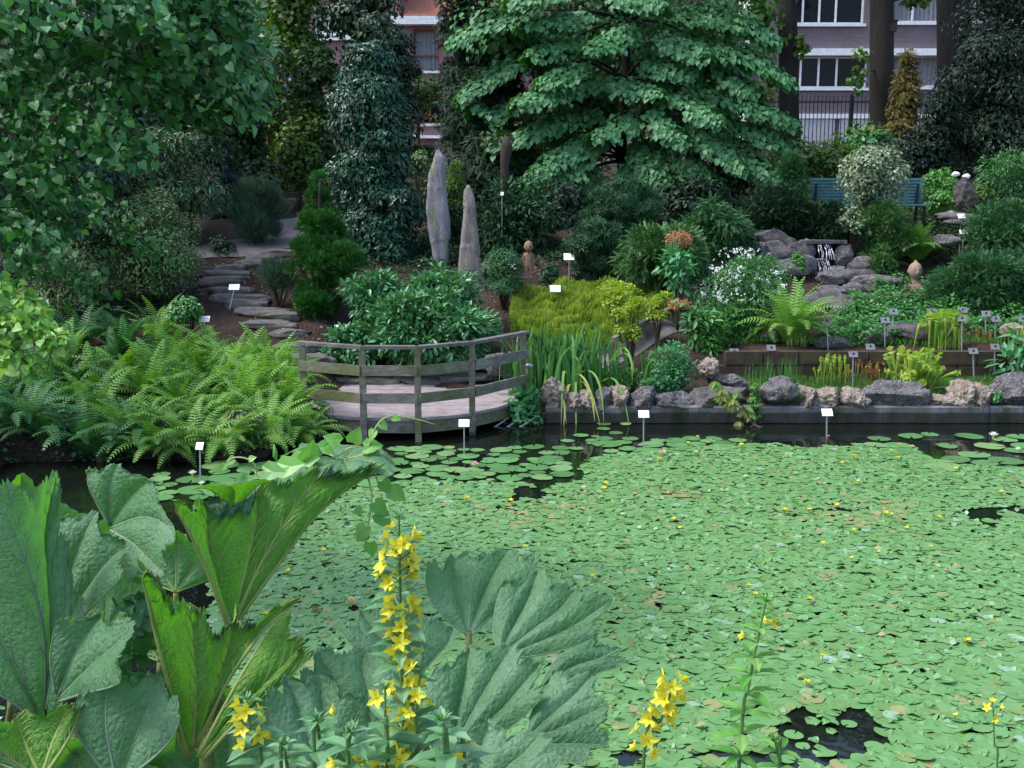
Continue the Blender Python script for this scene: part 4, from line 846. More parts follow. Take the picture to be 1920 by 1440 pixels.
S('aquilegia', 'blue green lobed leaved clump right of the thin grass tuft', 'plant', (1205, 640, 1310, 750), 14.75, DIAW, .045, 3600, M['heuchera'], 'round', K=36, cs=.3, axis='out', up=.9, depth=.3)
S('aquilegia', 'green lobed leaved clump spreading over the boulders below the iris', 'plant', (1190, 700, 1290, 745), 14.5, DIAW, .04, 1300, M['heuchera'], 'dome', K=18, cs=.34, axis='out', up=.9, depth=.2)
S('leafy_perennial', 'mixed green leafy perennial between wooden rail and sundew bed', 'plant', (1285, 590, 1375, 690), 16.0, NARROW, .09, 1500, M['brightleaf'], 'round', K=26, axis='out', jit=.9)
S('leafy_perennial', 'dark green leafy perennial under the white flowered shrub', 'plant', (1310, 560, 1440, 640), 16.5, NARROW, .09, 2200, M['cover'], 'round', K=26, axis='out', jit=.9)
S('leafy_perennial', 'low leafy perennial in front of the iris stems', 'plant', (1070, 670, 1170, 735), 14.9, NARROW, .08, 900, M['brightleaf'], 'dome', K=18, axis='out', jit=.9)
S('leafy_perennial', 'low dark leafy tuft above the pale boulder', 'plant', (1150, 690, 1215, 735), 14.7, NARROW, .07, 700, M['cover'], 'dome', K=14, axis='out', jit=.9)
S('tall_perennial', 'tall palmate leaved plant below the bronze flower plume', 'plant', (1235, 465, 1310, 560), 16.9, OVAL, .15, 340, M['heuchera'], 'round', K=16, axis='out', droop=.4, jit=.8)
S('tall_perennial', 'tall palmate leaved plant right of the orange plumes', 'plant', (1262, 550, 1350, 650), 16.0, OVAL, .13, 420, M['mid'], 'round', K=16, axis='out', droop=.4, jit=.8)
def plume(box, Y, n, label, fine=.03):
    x0, y0, x1, y1 = box; c = W((x0 + x1) / 2, (y0 + y1) / 2, Y); m = mpp(Y); g = Tz(c[0], c[1])
    e = empty('flower_plume', (c[0], c[1], g), label, 'flower')
    mb = MB(); P_ = c + sph(n) * (R.random((n, 1)) ** .5) * [(x1 - x0) / 2 * m, .12, (y1 - y0) / 2 * m]
    mb.inst(DIAW, P_, unit(sph(n) + [0, 0, .5]), sph(n), fine, R.random(n)); mb.build('flowers', M['orangepetal'], e)
    s = MB(); s.tube([[c[0], c[1], g], [c[0] + .03, c[1], (g + c[2]) / 2], c], [.008, .006, .004], 5); s.build('stem', M['stem'], e)
plume((1245, 432, 1300, 468), 17.2, 900, 'bronze flower plume standing above the palmate leaves')
plume((1248, 560, 1298, 582), 16.2, 380, 'pale orange flower plume beside the golden maple', .035)
S('round_leaf_plant', 'clump of blue green scalloped round leaves at the right end of the deck', 'plant', (940, 722, 1022, 800), 14.1, t_heart(.62, .25), .075, 420, M['heuchera'], 'dome', K=18, cs=.36, axis='out', up=.6, droop=.2, jit=.6, depth=.3, inner=.3)
S('moss_cushion', 'brown mossy root mass hanging into the water beside the deck', 'plant', (950, 775, 1022, 815), 14.0, NEEDLE, .06, 1500, M['pieris'], 'round', K=18, depth=.2, inner=.6)
S('trailing_plant', 'bright green trailing plant hanging between the grey boulders', 'plant', (1402, 712, 1432, 800), 14.02, DIAW, .03, 1100, M['brightleaf'], 'column', K=16, depth=.10)
S('trailing_plant', 'small dark trailing tuft between two pale boulders', 'plant', (1488, 710, 1502, 755), 14.1, DIAW, .03, 350, M['mid'], 'column', K=8, depth=.08)
S('trailing_plant', 'dark green leaf tuft left of the rightmost boulder', 'plant', (1855, 720, 1880, 770), 14.1, DIAW, .045, 260, M['cover'], 'column', K=8, depth=.1)
S('waterside_plant', 'mixed weedy growth hanging over the left end of the deck', 'plant', (560, 745, 625, 830), 13.0, DIAW, .05, 1300, M['pieris'], 'round', K=22, depth=.3)
S('waterside_plant', 'rough reddish weeds below the bright ferns at the bank', 'plant', (400, 765, 520, 850), 12.3, DIAW, .05, 2200, M['pieris'], 'round', K=30, depth=.3)
S('palmate_plant', 'big blue green jagged leaves at the right edge above the last boulder', 'plant', (1868, 620, 1960, 710), 15.3, OVAL, .22, 160, M['heuchera'], 'round', K=10, axis='out', droop=.4, jit=.7)

# more growth that closes the view between the trees
cloudtree('background_tree', 'dense dark tree closing the gap above the pink tipped shrub', 'tree',
          [(300, -80, 480, 200, 24, 5000, 'round'), (60, 40, 340, 300, 25, 7000, 'round'), (380, 120, 520, 330, 25, 4200, 'round'), (270, 120, 430, 330, 23, 4200, 'round')], DIAW, .12, 1, M['backgreen'], (400, 400, 400, 0, 24.5), K=44, cs=.28, rb=.12, jit=.8)
cloudtree('background_tree', 'leafy tree filling the gap left of the glossy evergreen column', 'tree', [(540, 60, 640, 240, 26.5, 3200, 'round'), (560, 200, 640, 340, 26, 2200, 'round')], DIAW, .12, 1, M['backgreen'], (600, 380, 598, 60, 26.8), K=40, cs=.26, rb=.07, jit=.8)
cloudtree('background_tree', 'leafy tree with drooping yellow green foliage in front of the left brick house', 'tree',
          [(470, -80, 620, 60, 27, 2600, 'round'), (500, 20, 620, 150, 27, 1500, 'round'), (540, 190, 620, 300, 26, 1300, 'round')], DIAW, .13, 1, M['yelgreen'], (590, 380, 560, 0, 27.5), K=44, cs=.24, rb=.08, jit=.8)
S('shrub', 'dark shrub filling the shade behind the blue pine', 'shrub', (400, 300, 560, 400), 24, DIAW, .09, 3600, M['ivy'], 'round', K=36)
S('shrub', 'yellow green shrub behind the cypress', 'shrub', (520, 240, 600, 380), 24.5, DIAW, .10, 2600, M['yelgreen'], 'round', K=30, cs=.3)
S('shrub', 'dark shrub behind the standing stones', 'shrub', (770, 330, 880, 430), 23, DIAW, .09, 2600, M['backgreen'], 'round', K=30)
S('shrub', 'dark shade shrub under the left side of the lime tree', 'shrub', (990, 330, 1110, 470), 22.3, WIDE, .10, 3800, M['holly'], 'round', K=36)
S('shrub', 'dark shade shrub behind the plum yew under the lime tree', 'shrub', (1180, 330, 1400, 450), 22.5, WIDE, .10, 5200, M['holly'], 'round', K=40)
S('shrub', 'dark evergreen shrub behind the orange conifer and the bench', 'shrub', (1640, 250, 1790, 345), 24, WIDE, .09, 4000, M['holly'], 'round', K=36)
S('low_shrub', 'low dark shrub between the pile of boulders and the plum yew', 'shrub', (1360, 440, 1440, 520), 19.4, DIAW, .06, 2400, M['darkrhodo'], 'dome', K=26)
S('low_shrub', 'mossy green cushion among the boulders right of the waterfall', 'shrub', (1615, 460, 1680, 520), 19.7, SPRAY, .07, 2200, M['plumyew'], 'dome', K=24, axis='out', jit=.7)
S('low_shrub', 'small green shrub left of the waterfall lip', 'shrub', (1484, 470, 1512, 515), 19.7, DIAW, .05, 1100, M['brightleaf'], 'dome', K=18)

S('juniper', 'wide juniper just beyond the right edge of the slope', 'shrub', (1990, 440, 2300, 610), 18.4, FEATHER, .13, 7000, M['juniper'], 'round', K=50, cs=.3, axis='out', droop=.3, up=.6, jit=.6, depth=.9)
S('shrub', 'dense green shrub beyond the right end of the terrace', 'shrub', (1960, 560, 2200, 740), 15.6, DIAW, .06, 5000, M['mid'], 'round', K=40, cs=.3, depth=.6)
S('shrub', 'dark shrub high on the slope beyond the right edge', 'shrub', (2000, 300, 2330, 470), 21.5, WIDE, .10, 6000, M['backgreen'], 'round', K=44, cs=.3)
# uncountable ground cover
def cover(name, label, cat, corners, n, leaf, size, mat, h=.12, lump=.12, up=1.0, axis='tangent', droop=.2, nfreq=2.5, kind='stuff', contrast=.5):
    """corners: polygon in the photograph whose points are found on the ground"""
    Q = np.array([hit(*c)[:2] for c in corners]); lo, hi = Q.min(0), Q.max(0)
    P = R.uniform(lo, hi, (n * 4, 2)); ins = np.zeros(len(P), bool); j = len(Q) - 1
    for i in range(len(Q)):
        xi, yi = Q[i]; xj, yj = Q[j]
        cnd = ((yi > P[:, 1]) != (yj > P[:, 1])) & (P[:, 0] < (xj - xi) * (P[:, 1] - yi) / (yj - yi + 1e-12) + xi); ins ^= cnd; j = i
    P = P[ins][:n]; X, Y = P[:, 0], P[:, 1]
    l = .5 + .5 * np.sin(X * nfreq * 2.2 + np.sin(Y * nfreq * 1.7) * 2) * np.cos(Y * nfreq * 2.4 + np.sin(X * 3) * 1.5)
    Z = T(X, Y) + lump * l + R.random(len(X)) * h
    mb = MB(); N = unit(np.stack([R.normal(0, .4, len(X)), R.normal(-.2, .4, len(X)), np.ones(len(X)) * up], 1))
    leaves(mb, np.stack([X, Y, Z], 1), N, leaf, size, l, .3, droop, .5, axis, contrast); o = mb.build(name, mat); return tag(o, label, cat, kind=kind)
cover('ground_cover', 'thick green ivy carpet on the slope above the bog bed', 'ground cover', [(1510, 640), (1570, 600), (1640, 560), (1720, 545), (1960, 560), (1960, 640), (1700, 640), (1640, 655)], 16000, DIAW, .055, M['cover'], .12, .30)
cover('heather', 'bright yellow green heather carpet behind the iris clump', 'heather', [(955, 600), (965, 566), (1040, 552), (1140, 548), (1240, 562), (1280, 585), (1200, 640), (1120, 670), (1000, 650), (960, 625)], 16000, SPRAY, .075, M['heather'], .07, .20, axis='out', droop=-.7, nfreq=5)
cover('ground_cover', 'low dark green ground cover under the shrubs by the standing stones', 'ground cover', [(760, 515), (790, 480), (960, 470), (1120, 470), (1400, 480), (1420, 520), (1130, 520), (1000, 480)], 3500, DIAW, .06, M['ivy'], .1, .1)
cover('ground_cover', 'short grass and moss on the left bank under the trees', 'ground cover', [(-200, 640), (0, 500), (180, 430), (330, 440), (380, 560), (300, 620)], 9000, DIAW, .07, M['ivy'], .15, .15)
cover('ground_cover', 'low green growth on the terrace left and right of the fountain rock', 'ground cover', [(1380, 420), (1380, 380), (1560, 370), (1960, 370), (1960, 440), (1700, 450), (1560, 460)], 12000, DIAW, .06, M['backgreen'], .15, .25)
cover('grass', 'thin mossy grass between the boulders of the bog bed', 'grass', [(1330, 735), (1350, 705), (1600, 705), (1900, 712), (1900, 745)], 9000, NEEDLE, .06, M['brightleaf'], .02, .03, axis='out', droop=-.8)
cover('grass', 'thin weeds on the upper bog terrace', 'grass', [(1330, 652), (1350, 630), (1560, 635), (1880, 628), (1880, 650)], 4200, NEEDLE, .08, M['brightleaf'], .02, .03, axis='out', droop=-.8)
cover('grass', 'dark garden undergrowth along the back fence', 'undergrowth', [(440, 345), (600, 330), (1000, 330), (1400, 330), (1950, 318), (1950, 345), (1400, 365), (450, 380)], 12000, DIAW, .14, M['backgreen'], .35, .3)
cover('leaf_litter', 'dry leaves scattered over the bare soil', 'leaf litter', [(385, 560), (400, 480), (560, 470), (640, 620), (1000, 640), (950, 600), (1000, 560), (1140, 535), (1400, 560), (1180, 480), (800, 480), (720, 680), (560, 640)], 1500, DIAW, .06, M['browndry'], .01, 0)

cover('undergrowth', 'mixed dark weeds on the edge of the fern bank', 'undergrowth', [(-100, 900), (0, 868), (300, 862), (600, 850), (620, 780), (500, 760), (200, 780), (-100, 800)], 14000, DIAW, .06, M['mid'], .14, .10)
cover('undergrowth', 'dark leafy undergrowth between the junipers on the right slope', 'undergrowth', [(1380, 470), (1500, 500), (1700, 500), (1960, 560), (1960, 420), (1700, 420), (1400, 440)], 12000, DIAW, .055, M['darkrhodo'], .12, .10)
cover('undergrowth', 'patchy low weeds around the standing stones and statue', 'undergrowth', [(640, 560), (640, 480), (800, 460), (1140, 460), (1420, 480), (1420, 530), (1150, 510), (1000, 500), (900, 540)], 5200, DIAW, .05, M['darkrhodo'], .08, .06)
# ------------------------------------------------------------------ ferns
def t_frond(k=26, w=.17, a0=75, a1=-45, seed=0, seg=True):
    rr = random.Random(seed); V = []; F = []; ang = np.radians(np.linspace(a0, a1, k + 1) + rr.uniform(-5, 5)); st = 1 / k
    p = np.array([0., 0, 0]); pts = [p.copy()]
    for a in ang[:-1]: p = p + np.array([0, math.cos(a), math.sin(a)]) * st; pts.append(p.copy())
    pts = np.array(pts); side = rr.uniform(-.08, .08)
    pts[:, 0] += side * (np.arange(k + 1) / k) ** 2
    for i in range(2, k):
        t = i / k; L = w * min(1, (t + .05) / .28) * (1 - max(0, (t - .45) / .58)) ** .8
        d = unit((pts[i + 1] - pts[i])[None])[0]; up = np.cross([1, 0, 0], d)
        for s in (-1, 1):
            l = L * rr.uniform(.9, 1.08); tip = pts[i] + np.array([s, 0, 0]) * l * .93 + d * l * .38 - up * 0 + np.array([0, 0, -.22 * l])
            mid = pts[i] + np.array([s, 0, 0]) * l * .5 + d * l * .12 + up * .02 * l; b = len(V)
            V += [pts[i] - d * st * .24, pts[i] + d * st * .26, mid + d * st * .30, mid - d * st * .24, tip]
            F += [[b, b + 1, b + 2, b + 3], [b + 3, b + 2, b + 4]] if s > 0 else [[b + 3, b + 2, b + 1, b], [b + 4, b + 2, b + 3]]
    for i in range(k):
        b = len(V); q = .006 * (1 - i / k) + .002; V += [pts[i] - [q, 0, 0], pts[i] + [q, 0, 0], pts[i + 1] + [q, 0, 0], pts[i + 1] - [q, 0, 0]]; F.append([b, b + 1, b + 2, b + 3])
    V = np.array(V, float); return V, [np.array([f for f in F if len(f) == 4]), np.array([f for f in F if len(f) == 3])]
FR = [t_frond(22, .17, 82, -55, 1), t_frond(22, .165, 75, -25, 2), t_frond(22, .175, 68, -60, 3), t_frond(22, .155, 86, 10, 4)]
def fern(base, n, L, mat, label, spread=(0, 360), group=None, tilt=0, tip=(0, 0)):
    e = empty('fern', base, label, 'fern', group); mb = MB(); rb = R.random()
    for i in range(n):
        a = math.radians(R.uniform(*spread)); D = np.array([[math.cos(a), math.sin(a), tilt + R.normal(0, .12)]])
        mb.inst(FR[R.integers(4)], np.array([base + np.array([math.cos(a), math.sin(a), 0]) * .06]), unit(D), np.array([[R.normal(0, .15), R.normal(0, .15), 1.0]]), L * R.uniform(.7, 1.12), np.array([np.clip(.45 * rb + .55 * R.random(), 0, 1)]))
    mb.build('fronds', mat, e); 
    s = MB(); s.tube([base - [0, 0, .05], base + [0, 0, .05], base + [0, 0, .10]], [.07, .06, .03], 7); s.build('rootstock', M['twig'], e); return e
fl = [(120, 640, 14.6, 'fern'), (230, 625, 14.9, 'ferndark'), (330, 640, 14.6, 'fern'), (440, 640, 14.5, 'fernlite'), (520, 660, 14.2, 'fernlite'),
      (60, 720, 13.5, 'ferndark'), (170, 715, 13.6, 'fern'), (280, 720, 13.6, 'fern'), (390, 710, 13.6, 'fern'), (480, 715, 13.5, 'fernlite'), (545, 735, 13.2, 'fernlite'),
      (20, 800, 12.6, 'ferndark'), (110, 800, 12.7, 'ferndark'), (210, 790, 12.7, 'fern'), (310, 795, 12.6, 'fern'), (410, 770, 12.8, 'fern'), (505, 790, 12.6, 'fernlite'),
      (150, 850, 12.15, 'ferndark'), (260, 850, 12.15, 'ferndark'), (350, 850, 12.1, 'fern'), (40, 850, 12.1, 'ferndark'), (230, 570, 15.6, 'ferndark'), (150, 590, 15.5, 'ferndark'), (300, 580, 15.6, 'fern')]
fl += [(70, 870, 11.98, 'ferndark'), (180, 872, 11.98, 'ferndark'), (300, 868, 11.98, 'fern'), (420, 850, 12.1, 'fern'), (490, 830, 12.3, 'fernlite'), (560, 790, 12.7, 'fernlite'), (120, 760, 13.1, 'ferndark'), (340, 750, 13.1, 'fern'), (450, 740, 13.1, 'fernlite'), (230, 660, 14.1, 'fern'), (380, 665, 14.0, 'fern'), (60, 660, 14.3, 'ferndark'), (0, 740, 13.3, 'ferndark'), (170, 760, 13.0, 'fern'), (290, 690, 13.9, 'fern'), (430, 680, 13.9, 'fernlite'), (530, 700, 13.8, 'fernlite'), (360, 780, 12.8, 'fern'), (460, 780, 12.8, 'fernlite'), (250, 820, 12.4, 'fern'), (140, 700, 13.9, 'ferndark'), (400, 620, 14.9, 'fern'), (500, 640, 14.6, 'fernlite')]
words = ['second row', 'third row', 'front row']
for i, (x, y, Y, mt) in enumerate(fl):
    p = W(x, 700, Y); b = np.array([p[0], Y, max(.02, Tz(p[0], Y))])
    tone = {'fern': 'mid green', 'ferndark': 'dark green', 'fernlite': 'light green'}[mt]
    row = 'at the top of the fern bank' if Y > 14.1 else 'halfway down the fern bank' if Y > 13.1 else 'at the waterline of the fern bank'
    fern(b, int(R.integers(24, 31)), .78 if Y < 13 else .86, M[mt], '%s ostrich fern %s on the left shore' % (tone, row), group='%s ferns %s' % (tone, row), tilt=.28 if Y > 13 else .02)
fern(np.array([W(1482, 640, 16.1)[0], 16.1, Tz(4, 16.1)]), 64, 1.05, M['fernlite'], 'big light green fern right of the white flowered shrub', tilt=.32)
fern(hit(1440, 640), 22, .6, M['fernlite'], 'smaller light fern at the left foot of the big light fern', tilt=.1)
fern(hit(1715, 495), 44, .95, M['fern'], 'green fern hanging over the flat boulder left of the bust', tilt=.35)
fern(hit(1660, 505), 24, .65, M['fern'], 'small fern beside the waterfall boulders', tilt=.0)
fern(hit(1380, 470), 12, .8, M['ferndark'], 'dark fern behind the white flowered shrub', tilt=.1)
fern(hit(1905, 520) , 10, .6, M['fern'], 'fern fronds poking out of the juniper at the right edge', tilt=.2)

# ------------------------------------------------------------------ iris, grasses, reeds
def blades(mb, base, n, L, w, spread, lean=.35, curl=1.0, seg=7):
    for i in range(n):
        a = R.uniform(0, 2 * math.pi); b = base + np.array([R.normal(0, spread[0]), R.normal(0, spread[1]), 0]); l = L * R.uniform(.65, 1.1)
        th = abs(R.normal(0, lean)); cu = curl * R.uniform(.1, 1) ** 2 * 2.2; d0 = np.array([math.cos(a), math.sin(a) * .7, 0])
        p = b.copy(); V = []; fa = R.uniform(0, math.pi); side = np.array([math.cos(fa), math.sin(fa), 0])
        for k in range(seg + 1):
            t = k / seg; ww = w * (1 - t ** 3) * (.7 + .3 * min(1, t * 4)) * .5 + .0005
            V += [p - side * ww, p + side * ww]; an = min(th + cu * max(0, t - .45) ** 1.3 * 2.6, 2.9); p = p + (d0 * math.sin(an) + np.array([0, 0, math.cos(an)])) * l / seg
        mb.add(V, np.array([[2 * k, 2 * k + 1, 2 * k + 3, 2 * k + 2] for k in range(seg)]), R.random())
def bladeplant(name, label, cat, px, py, Y, n, L, w, spread, mat, lean=.25, curl=1.0, z=None):
    p = W(px, py, Y) if z is None else np.array([W(px, py, Y)[0], Y, z]); p[2] = max(.0, Tz(p[0], Y)) - .02 if z is None else z
    e = empty(name, p, label, cat); mb = MB(); blades(mb, p, n, L, w, spread, lean, curl); mb.build('leaves', mat, e)
    s = MB(); s.tube([p, p + [0, 0, .05]], [spread[0] * .7, spread[0] * .5], 8); s.build('rootstock', M['twig'], e); return e
bladeplant('iris', 'big clump of sword shaped iris leaves above the pale boulders', 'iris', 1062, 700, 14.7, 230, 1.02, .046, (.36, .17), M['iris'], .15, 1.0)
bladeplant('iris', 'smaller iris tuft behind the grey water tap', 'iris', 1015, 700, 14.9, 80, .9, .04, (.15, .12), M['iris'], .22, .9)
bladeplant('grass_tuft', 'narrow upright grass tuft right of the path', 'grass', 1222, 690, 15.0, 40, .72, .013, (.06, .05), M['iris'], .10, .2)
bladeplant('grass_tuft', 'hair thin grass tuft in the middle of the bog bed', 'grass', 1430, 715, 15.0, 60, .42, .008, (.16, .1), M['iris'], .12, .3)
bladeplant('grass_tuft', 'hair thin grass tuft left of the yellow pitcher plant', 'grass', 1478, 705, 15.2, 40, .40, .008, (.08, .08), M['iris'], .12, .3)
# overhanging strap leaves over the concrete edge
e = empty('strap_leaves', W(1100, 735, 14.05), 'pale drooping strap leaves hanging over the boulders to the water', 'plant'); mb = MB()
for (x0, y0, x1, y1, x2, y2, cc) in ((1060, 700, 1055, 690, 1052, 800, .2), (1075, 705, 1100, 700, 1128, 810, .6), (1085, 700, 1130, 690, 1132, 795, .3), (1130, 715, 1165, 700, 1182, 815, .1), (1060, 725, 1050, 730, 1062, 795, .95),
                                 (1080, 715, 1078, 730, 1081, 830, .15), (1140, 680, 1190, 650, 1185, 715, .2), (1150, 670, 1175, 640, 1190, 700, .1), (1090, 715, 1110, 740, 1115, 790, .8), (1068, 720, 1060, 750, 1057, 805, .9)):
    a, b, c = W(x0, y0, 14.35), W(x1, y1 - 20, 14.1), W(x2, y2, 13.85); t = np.linspace(0, 1, 9)[:, None]; q = (1 - t) ** 2 * a + 2 * t * (1 - t) * b + t * t * c
    ww = .017 * (1 - t ** 3) + .001; V = np.concatenate([q - [1, 0, 0] * ww, q + [1, 0, 0] * ww], 1).reshape(-1, 3)
    mb.add(V, np.array([[2 * k, 2 * k + 1, 2 * k + 3, 2 * k + 2] for k in range(8)]), cc)
mb.build('leaves', M['strap'], e)

# pitcher plants
def pitchers(label, px, py, Y, n, L, r, spread, mat, lean=.5, name='pitcher_plant'):
    p = W(px, py, Y); p[2] = Tz(p[0], Y) - .01; e = empty(name, p, label, 'pitcher plant'); mb = MB(); lb = MB()
    for i in range(n):
        a = R.uniform(0, 2 * math.pi); th = abs(R.normal(0, lean)); l = L * R.uniform(.55, 1.1); rr_ = r * R.uniform(.7, 1.2)
        d0 = np.array([math.cos(a), math.sin(a) * .8 - .25 * math.sin(th), 0]); q = p + np.array([R.normal(0, spread), R.normal(0, spread * .6), 0]); pts = [q]
        for k in range(6): an = th * (.4 + .6 * k / 5); q = q + (d0 * math.sin(an) + np.array([0, 0, math.cos(an)])) * l / 6; pts.append(q)
        c = R.random(); pts = np.array(pts); mb.tube(pts, np.array([.2, .22, .3, .42, .6, .85, 1.15]) * rr_ * .62, 7, c)
        ax = unit((pts[-1] - pts[-2])[None])[0]; f = unit((np.array([R.normal(0, .5), -1, .3]))[None])[0]; f = unit((f - ax * f.dot(ax))[None])[0]; sd = np.cross(ax, f)
        # open mouth lip and lid
        ring = [pts[-1] + (f * math.cos(u) + sd * math.sin(u)) * rr_ * 1.05 for u in np.linspace(0, 2 * math.pi, 10)[:-1]]; inn = [pts[-1] - ax * rr_ * .3 + (f * math.cos(u) + sd * math.sin(u)) * rr_ * .6 for u in np.linspace(0, 2 * math.pi, 10)[:-1]]
        lb.add(ring + inn, np.array([[j, (j + 1) % 9, 9 + (j + 1) % 9, 9 + j] for j in range(9)]), min(1, c + .15))
        o_ = pts[-1] - f * rr_ * .8 + ax * rr_ * .3
        V = [o_ - sd * rr_ * .3, o_ + sd * rr_ * .3, o_ + ax * rr_ * .9 + sd * rr_ * 1.05 + f * .4 * rr_, o_ + ax * rr_ * 1.6 + f * 1.0 * rr_, o_ + ax * rr_ * .9 - sd * rr_ * 1.05 + f * .4 * rr_]
        lb.add(V, np.array([[0, 1, 2, 3, 4]]), min(1, c + .2))
    mb.build('pitchers', mat, e, True); lb.build('lids', mat, e); return e
pitchers('large clump of yellow green pitchers spilling over the grey boulders', 1715, 706, 14.8, 80, .56, .052, .14, M['pitcher'], .72)
pitchers('tall yellow green pitchers standing on the upper bog terrace', 1765, 655, 15.85, 30, .52, .055, .14, M['pitcher'], .28)
pitchers('slender greenish pitchers right of the leaning grey label', 1560, 705, 15.2, 26, .42, .024, .11, M['pitcher'], .22)
pitchers('reddish orange pitchers in the middle of the bog bed', 1632, 712, 15.15, 40, .28, .024, .2, M['redpitcher'], .35)
pitchers('small yellow pitchers by the rear grey labels', 1742, 626, 16.6, 14, .30, .02, .09, M['pitcher'], .2)
pitchers('small reddish pitchers at the left end of the bog bed', 1365, 705, 15.0, 20, .14, .02, .14, M['redpitcher'], .5)
pitchers('short yellow pitchers growing over the block wall', 1590, 668, 15.5, 9, .16, .02, .10, M['pitcher'], .7)
pitchers('small pitchers beside the light fern on the terrace', 1500, 645, 16.0, 18, .15, .013, .06, M['pitcher'], .25)
pitchers('low red tinted pitchers behind the tall yellow pitchers', 1835, 645, 16.2, 26, .22, .018, .18, M['redpitcher'], .4)
pitchers('yellow pitchers at the right edge of the terrace', 1905, 625, 15.9, 14, .36, .022, .10, M['pitcher'], .3)

# vine like woody plant drooping to the water
e = empty('drooping_plant', W(1380, 725, 14.05), 'reddish leaved woody plant drooping over the concrete edge to the water', 'plant')
s = MB(); q = np.array([W(1340, 715, 14.15), W(1365, 735, 13.95), W(1395, 765, 13.85), W(1412, 795, 13.8), W(1415, 806, 13.8)]); s.tube(q, [.012, .011, .01, .008, .012], 6)
s.tube([W(1412, 795, 13.8), W(1425, 802, 13.75), W(1430, 800, 13.7)], [.012, .02, .01], 6); s.tube([W(1412, 798, 13.8), W(1400, 806, 13.78)], [.012, .008], 6); s.build('stem', M['twig'], e, True)
mb = MB()
for (x, y) in ((1340, 715), (1352, 728), (1358, 738), (1350, 742), (1372, 748), (1378, 760), (1365, 755), (1400, 762), (1408, 775), (1392, 772), (1385, 790), (1380, 735)):
    c = W(x, y, 13.88); k = 5; D = unit(np.stack([np.linspace(-1, 1, k), R.normal(-.3, .3, k), np.full(k, -.8)], 1)); mb.inst(OVAL, np.repeat(c[None], k, 0), D, np.tile([0, -1, .5], (k, 1)), .12 * R.uniform(.7, 1.2, k), np.clip(R.random(k), 0, 1))
mb.build('leaves', leafmat('bronze_green_leaf', [(.10, .20, .04), (.18, .30, .05), (.26, .34, .07), (.38, .22, .08)], .45, .3), e)

# ------------------------------------------------------------------ rocks
import bmesh
_b = bmesh.new(); bmesh.ops.create_icosphere(_b, subdivisions=5, radius=1); IV = np.array([v.co[:] for v in _b.verts]); IF = np.array([[v.index for v in f.verts] for f in _b.faces]); _b.free()
_b = bmesh.new(); bmesh.ops.create_icosphere(_b, subdivisions=4, radius=1); IV4 = np.array([v.co[:] for v in _b.verts]); IF4 = np.array([[v.index for v in f.verts] for f in _b.faces]); _b.free()
def rock(label, box, Y, mat, seed, depth=None, rough=.14, cuts=12, name='boulder', group=None, cut=(.62, .92), tilt=0, freq=1.6, hi=True, cat='rock', boxy=.85):
    rr = np.random.default_rng(seed); x0, y0, x1, y1 = box; c = W((x0 + x1) / 2, (y0 + y1) / 2, Y); m = mpp(Y, (y0 + y1) / 2)
    r = np.array([(x1 - x0) / 2 * m, depth or (x1 - x0) / 2 * m * .7, (y1 - y0) / 2 * m]) * 1.08
    V = (IV if hi else IV4).copy(); V = np.sign(V) * np.abs(V) ** boxy
    for _ in range(cuts):
        n = rr.normal(size=3); n /= np.linalg.norm(n); d = rr.uniform(*cut); V -= np.maximum(0, V @ n - d)[:, None] * n
    o = Vector(rr.uniform(-50, 50, 3)); U = unit(V); disp = np.empty(len(V))
    for i, v in enumerate(V):
        q = Vector(v) * freq + o; h = noise.ridged_multi_fractal(q, 1.0, 2.1, 4, 1.0, 2.0) * .5 - .5; disp[i] = h * .8 + noise.fractal(q * 4, 1.0, 2.0, 3) * .35
    V = V + U * (disp * rough)[:, None]; V /= np.abs(V).max(0)
    if tilt: ct, st = math.cos(tilt), math.sin(tilt); V = np.stack([V[:, 0] * ct - V[:, 2] * st * r[2] / r[0], V[:, 1], V[:, 0] * st * r[0] / r[2] + V[:, 2] * ct], 1)
    o = meshobj(name, V * r, [IF if hi else IF4], mat, None, True); o.location = [float(v) for v in c]; return tag(o, label, cat, group)
RK = [(1012, 700, 1062, 768, 'palerock', 'pale upright boulder at the left foot of the iris'), (1055, 728, 1084, 766, 'palerock', 'small tan boulder behind the hanging yellow strap leaves'), (1080, 728, 1116, 768, 'palerock', 'pinkish boulder under the drooping strap leaves'),
      (1112, 725, 1152, 766, 'rock', 'grey boulder left of the upright pale stone'), (1146, 715, 1180, 764, 'palerock', 'upright pale stone right of the strap leaves'), (1178, 722, 1236, 764, 'rock', 'angular grey boulder below the blue green leaf clump'),
      (1232, 730, 1302, 766, 'rock', 'low brownish boulder left of the layered dark rocks'), (1298, 720, 1400, 768, 'darkrock', 'layered dark boulder behind the drooping woody plant'), (1330, 698, 1400, 722, 'rock', 'flat grey rock lying on the layered dark boulder'),
      (1425, 705, 1492, 762, 'rock', 'blocky mauve grey boulder right of the bright trailing plant'), (1497, 718, 1526, 764, 'palerock', 'small pinkish pitted stone right of the blocky boulder'), (1520, 722, 1578, 764, 'palerock', 'low pale limestone with wavy top'),
      (1572, 726, 1626, 762, 'palerock', 'rounded pale limestone left of the largest boulder'), (1618, 706, 1735, 768, 'rock', 'largest grey boulder with slanting top below the pitchers'), (1728, 730, 1795, 768, 'palerock', 'greyish tan boulder under the spilling pitchers'),
      (1788, 712, 1822, 766, 'palerock', 'upright pale knobbly stone'), (1815, 712, 1862, 768, 'palerock', 'pale knobbly boulder left of the last grey boulder'), (1865, 700, 1960, 768, 'rock', 'big grey boulder with orange lichen at the right edge'), (1310, 668, 1345, 700, 'palerock', 'small pale rock at the left end of the block wall')]
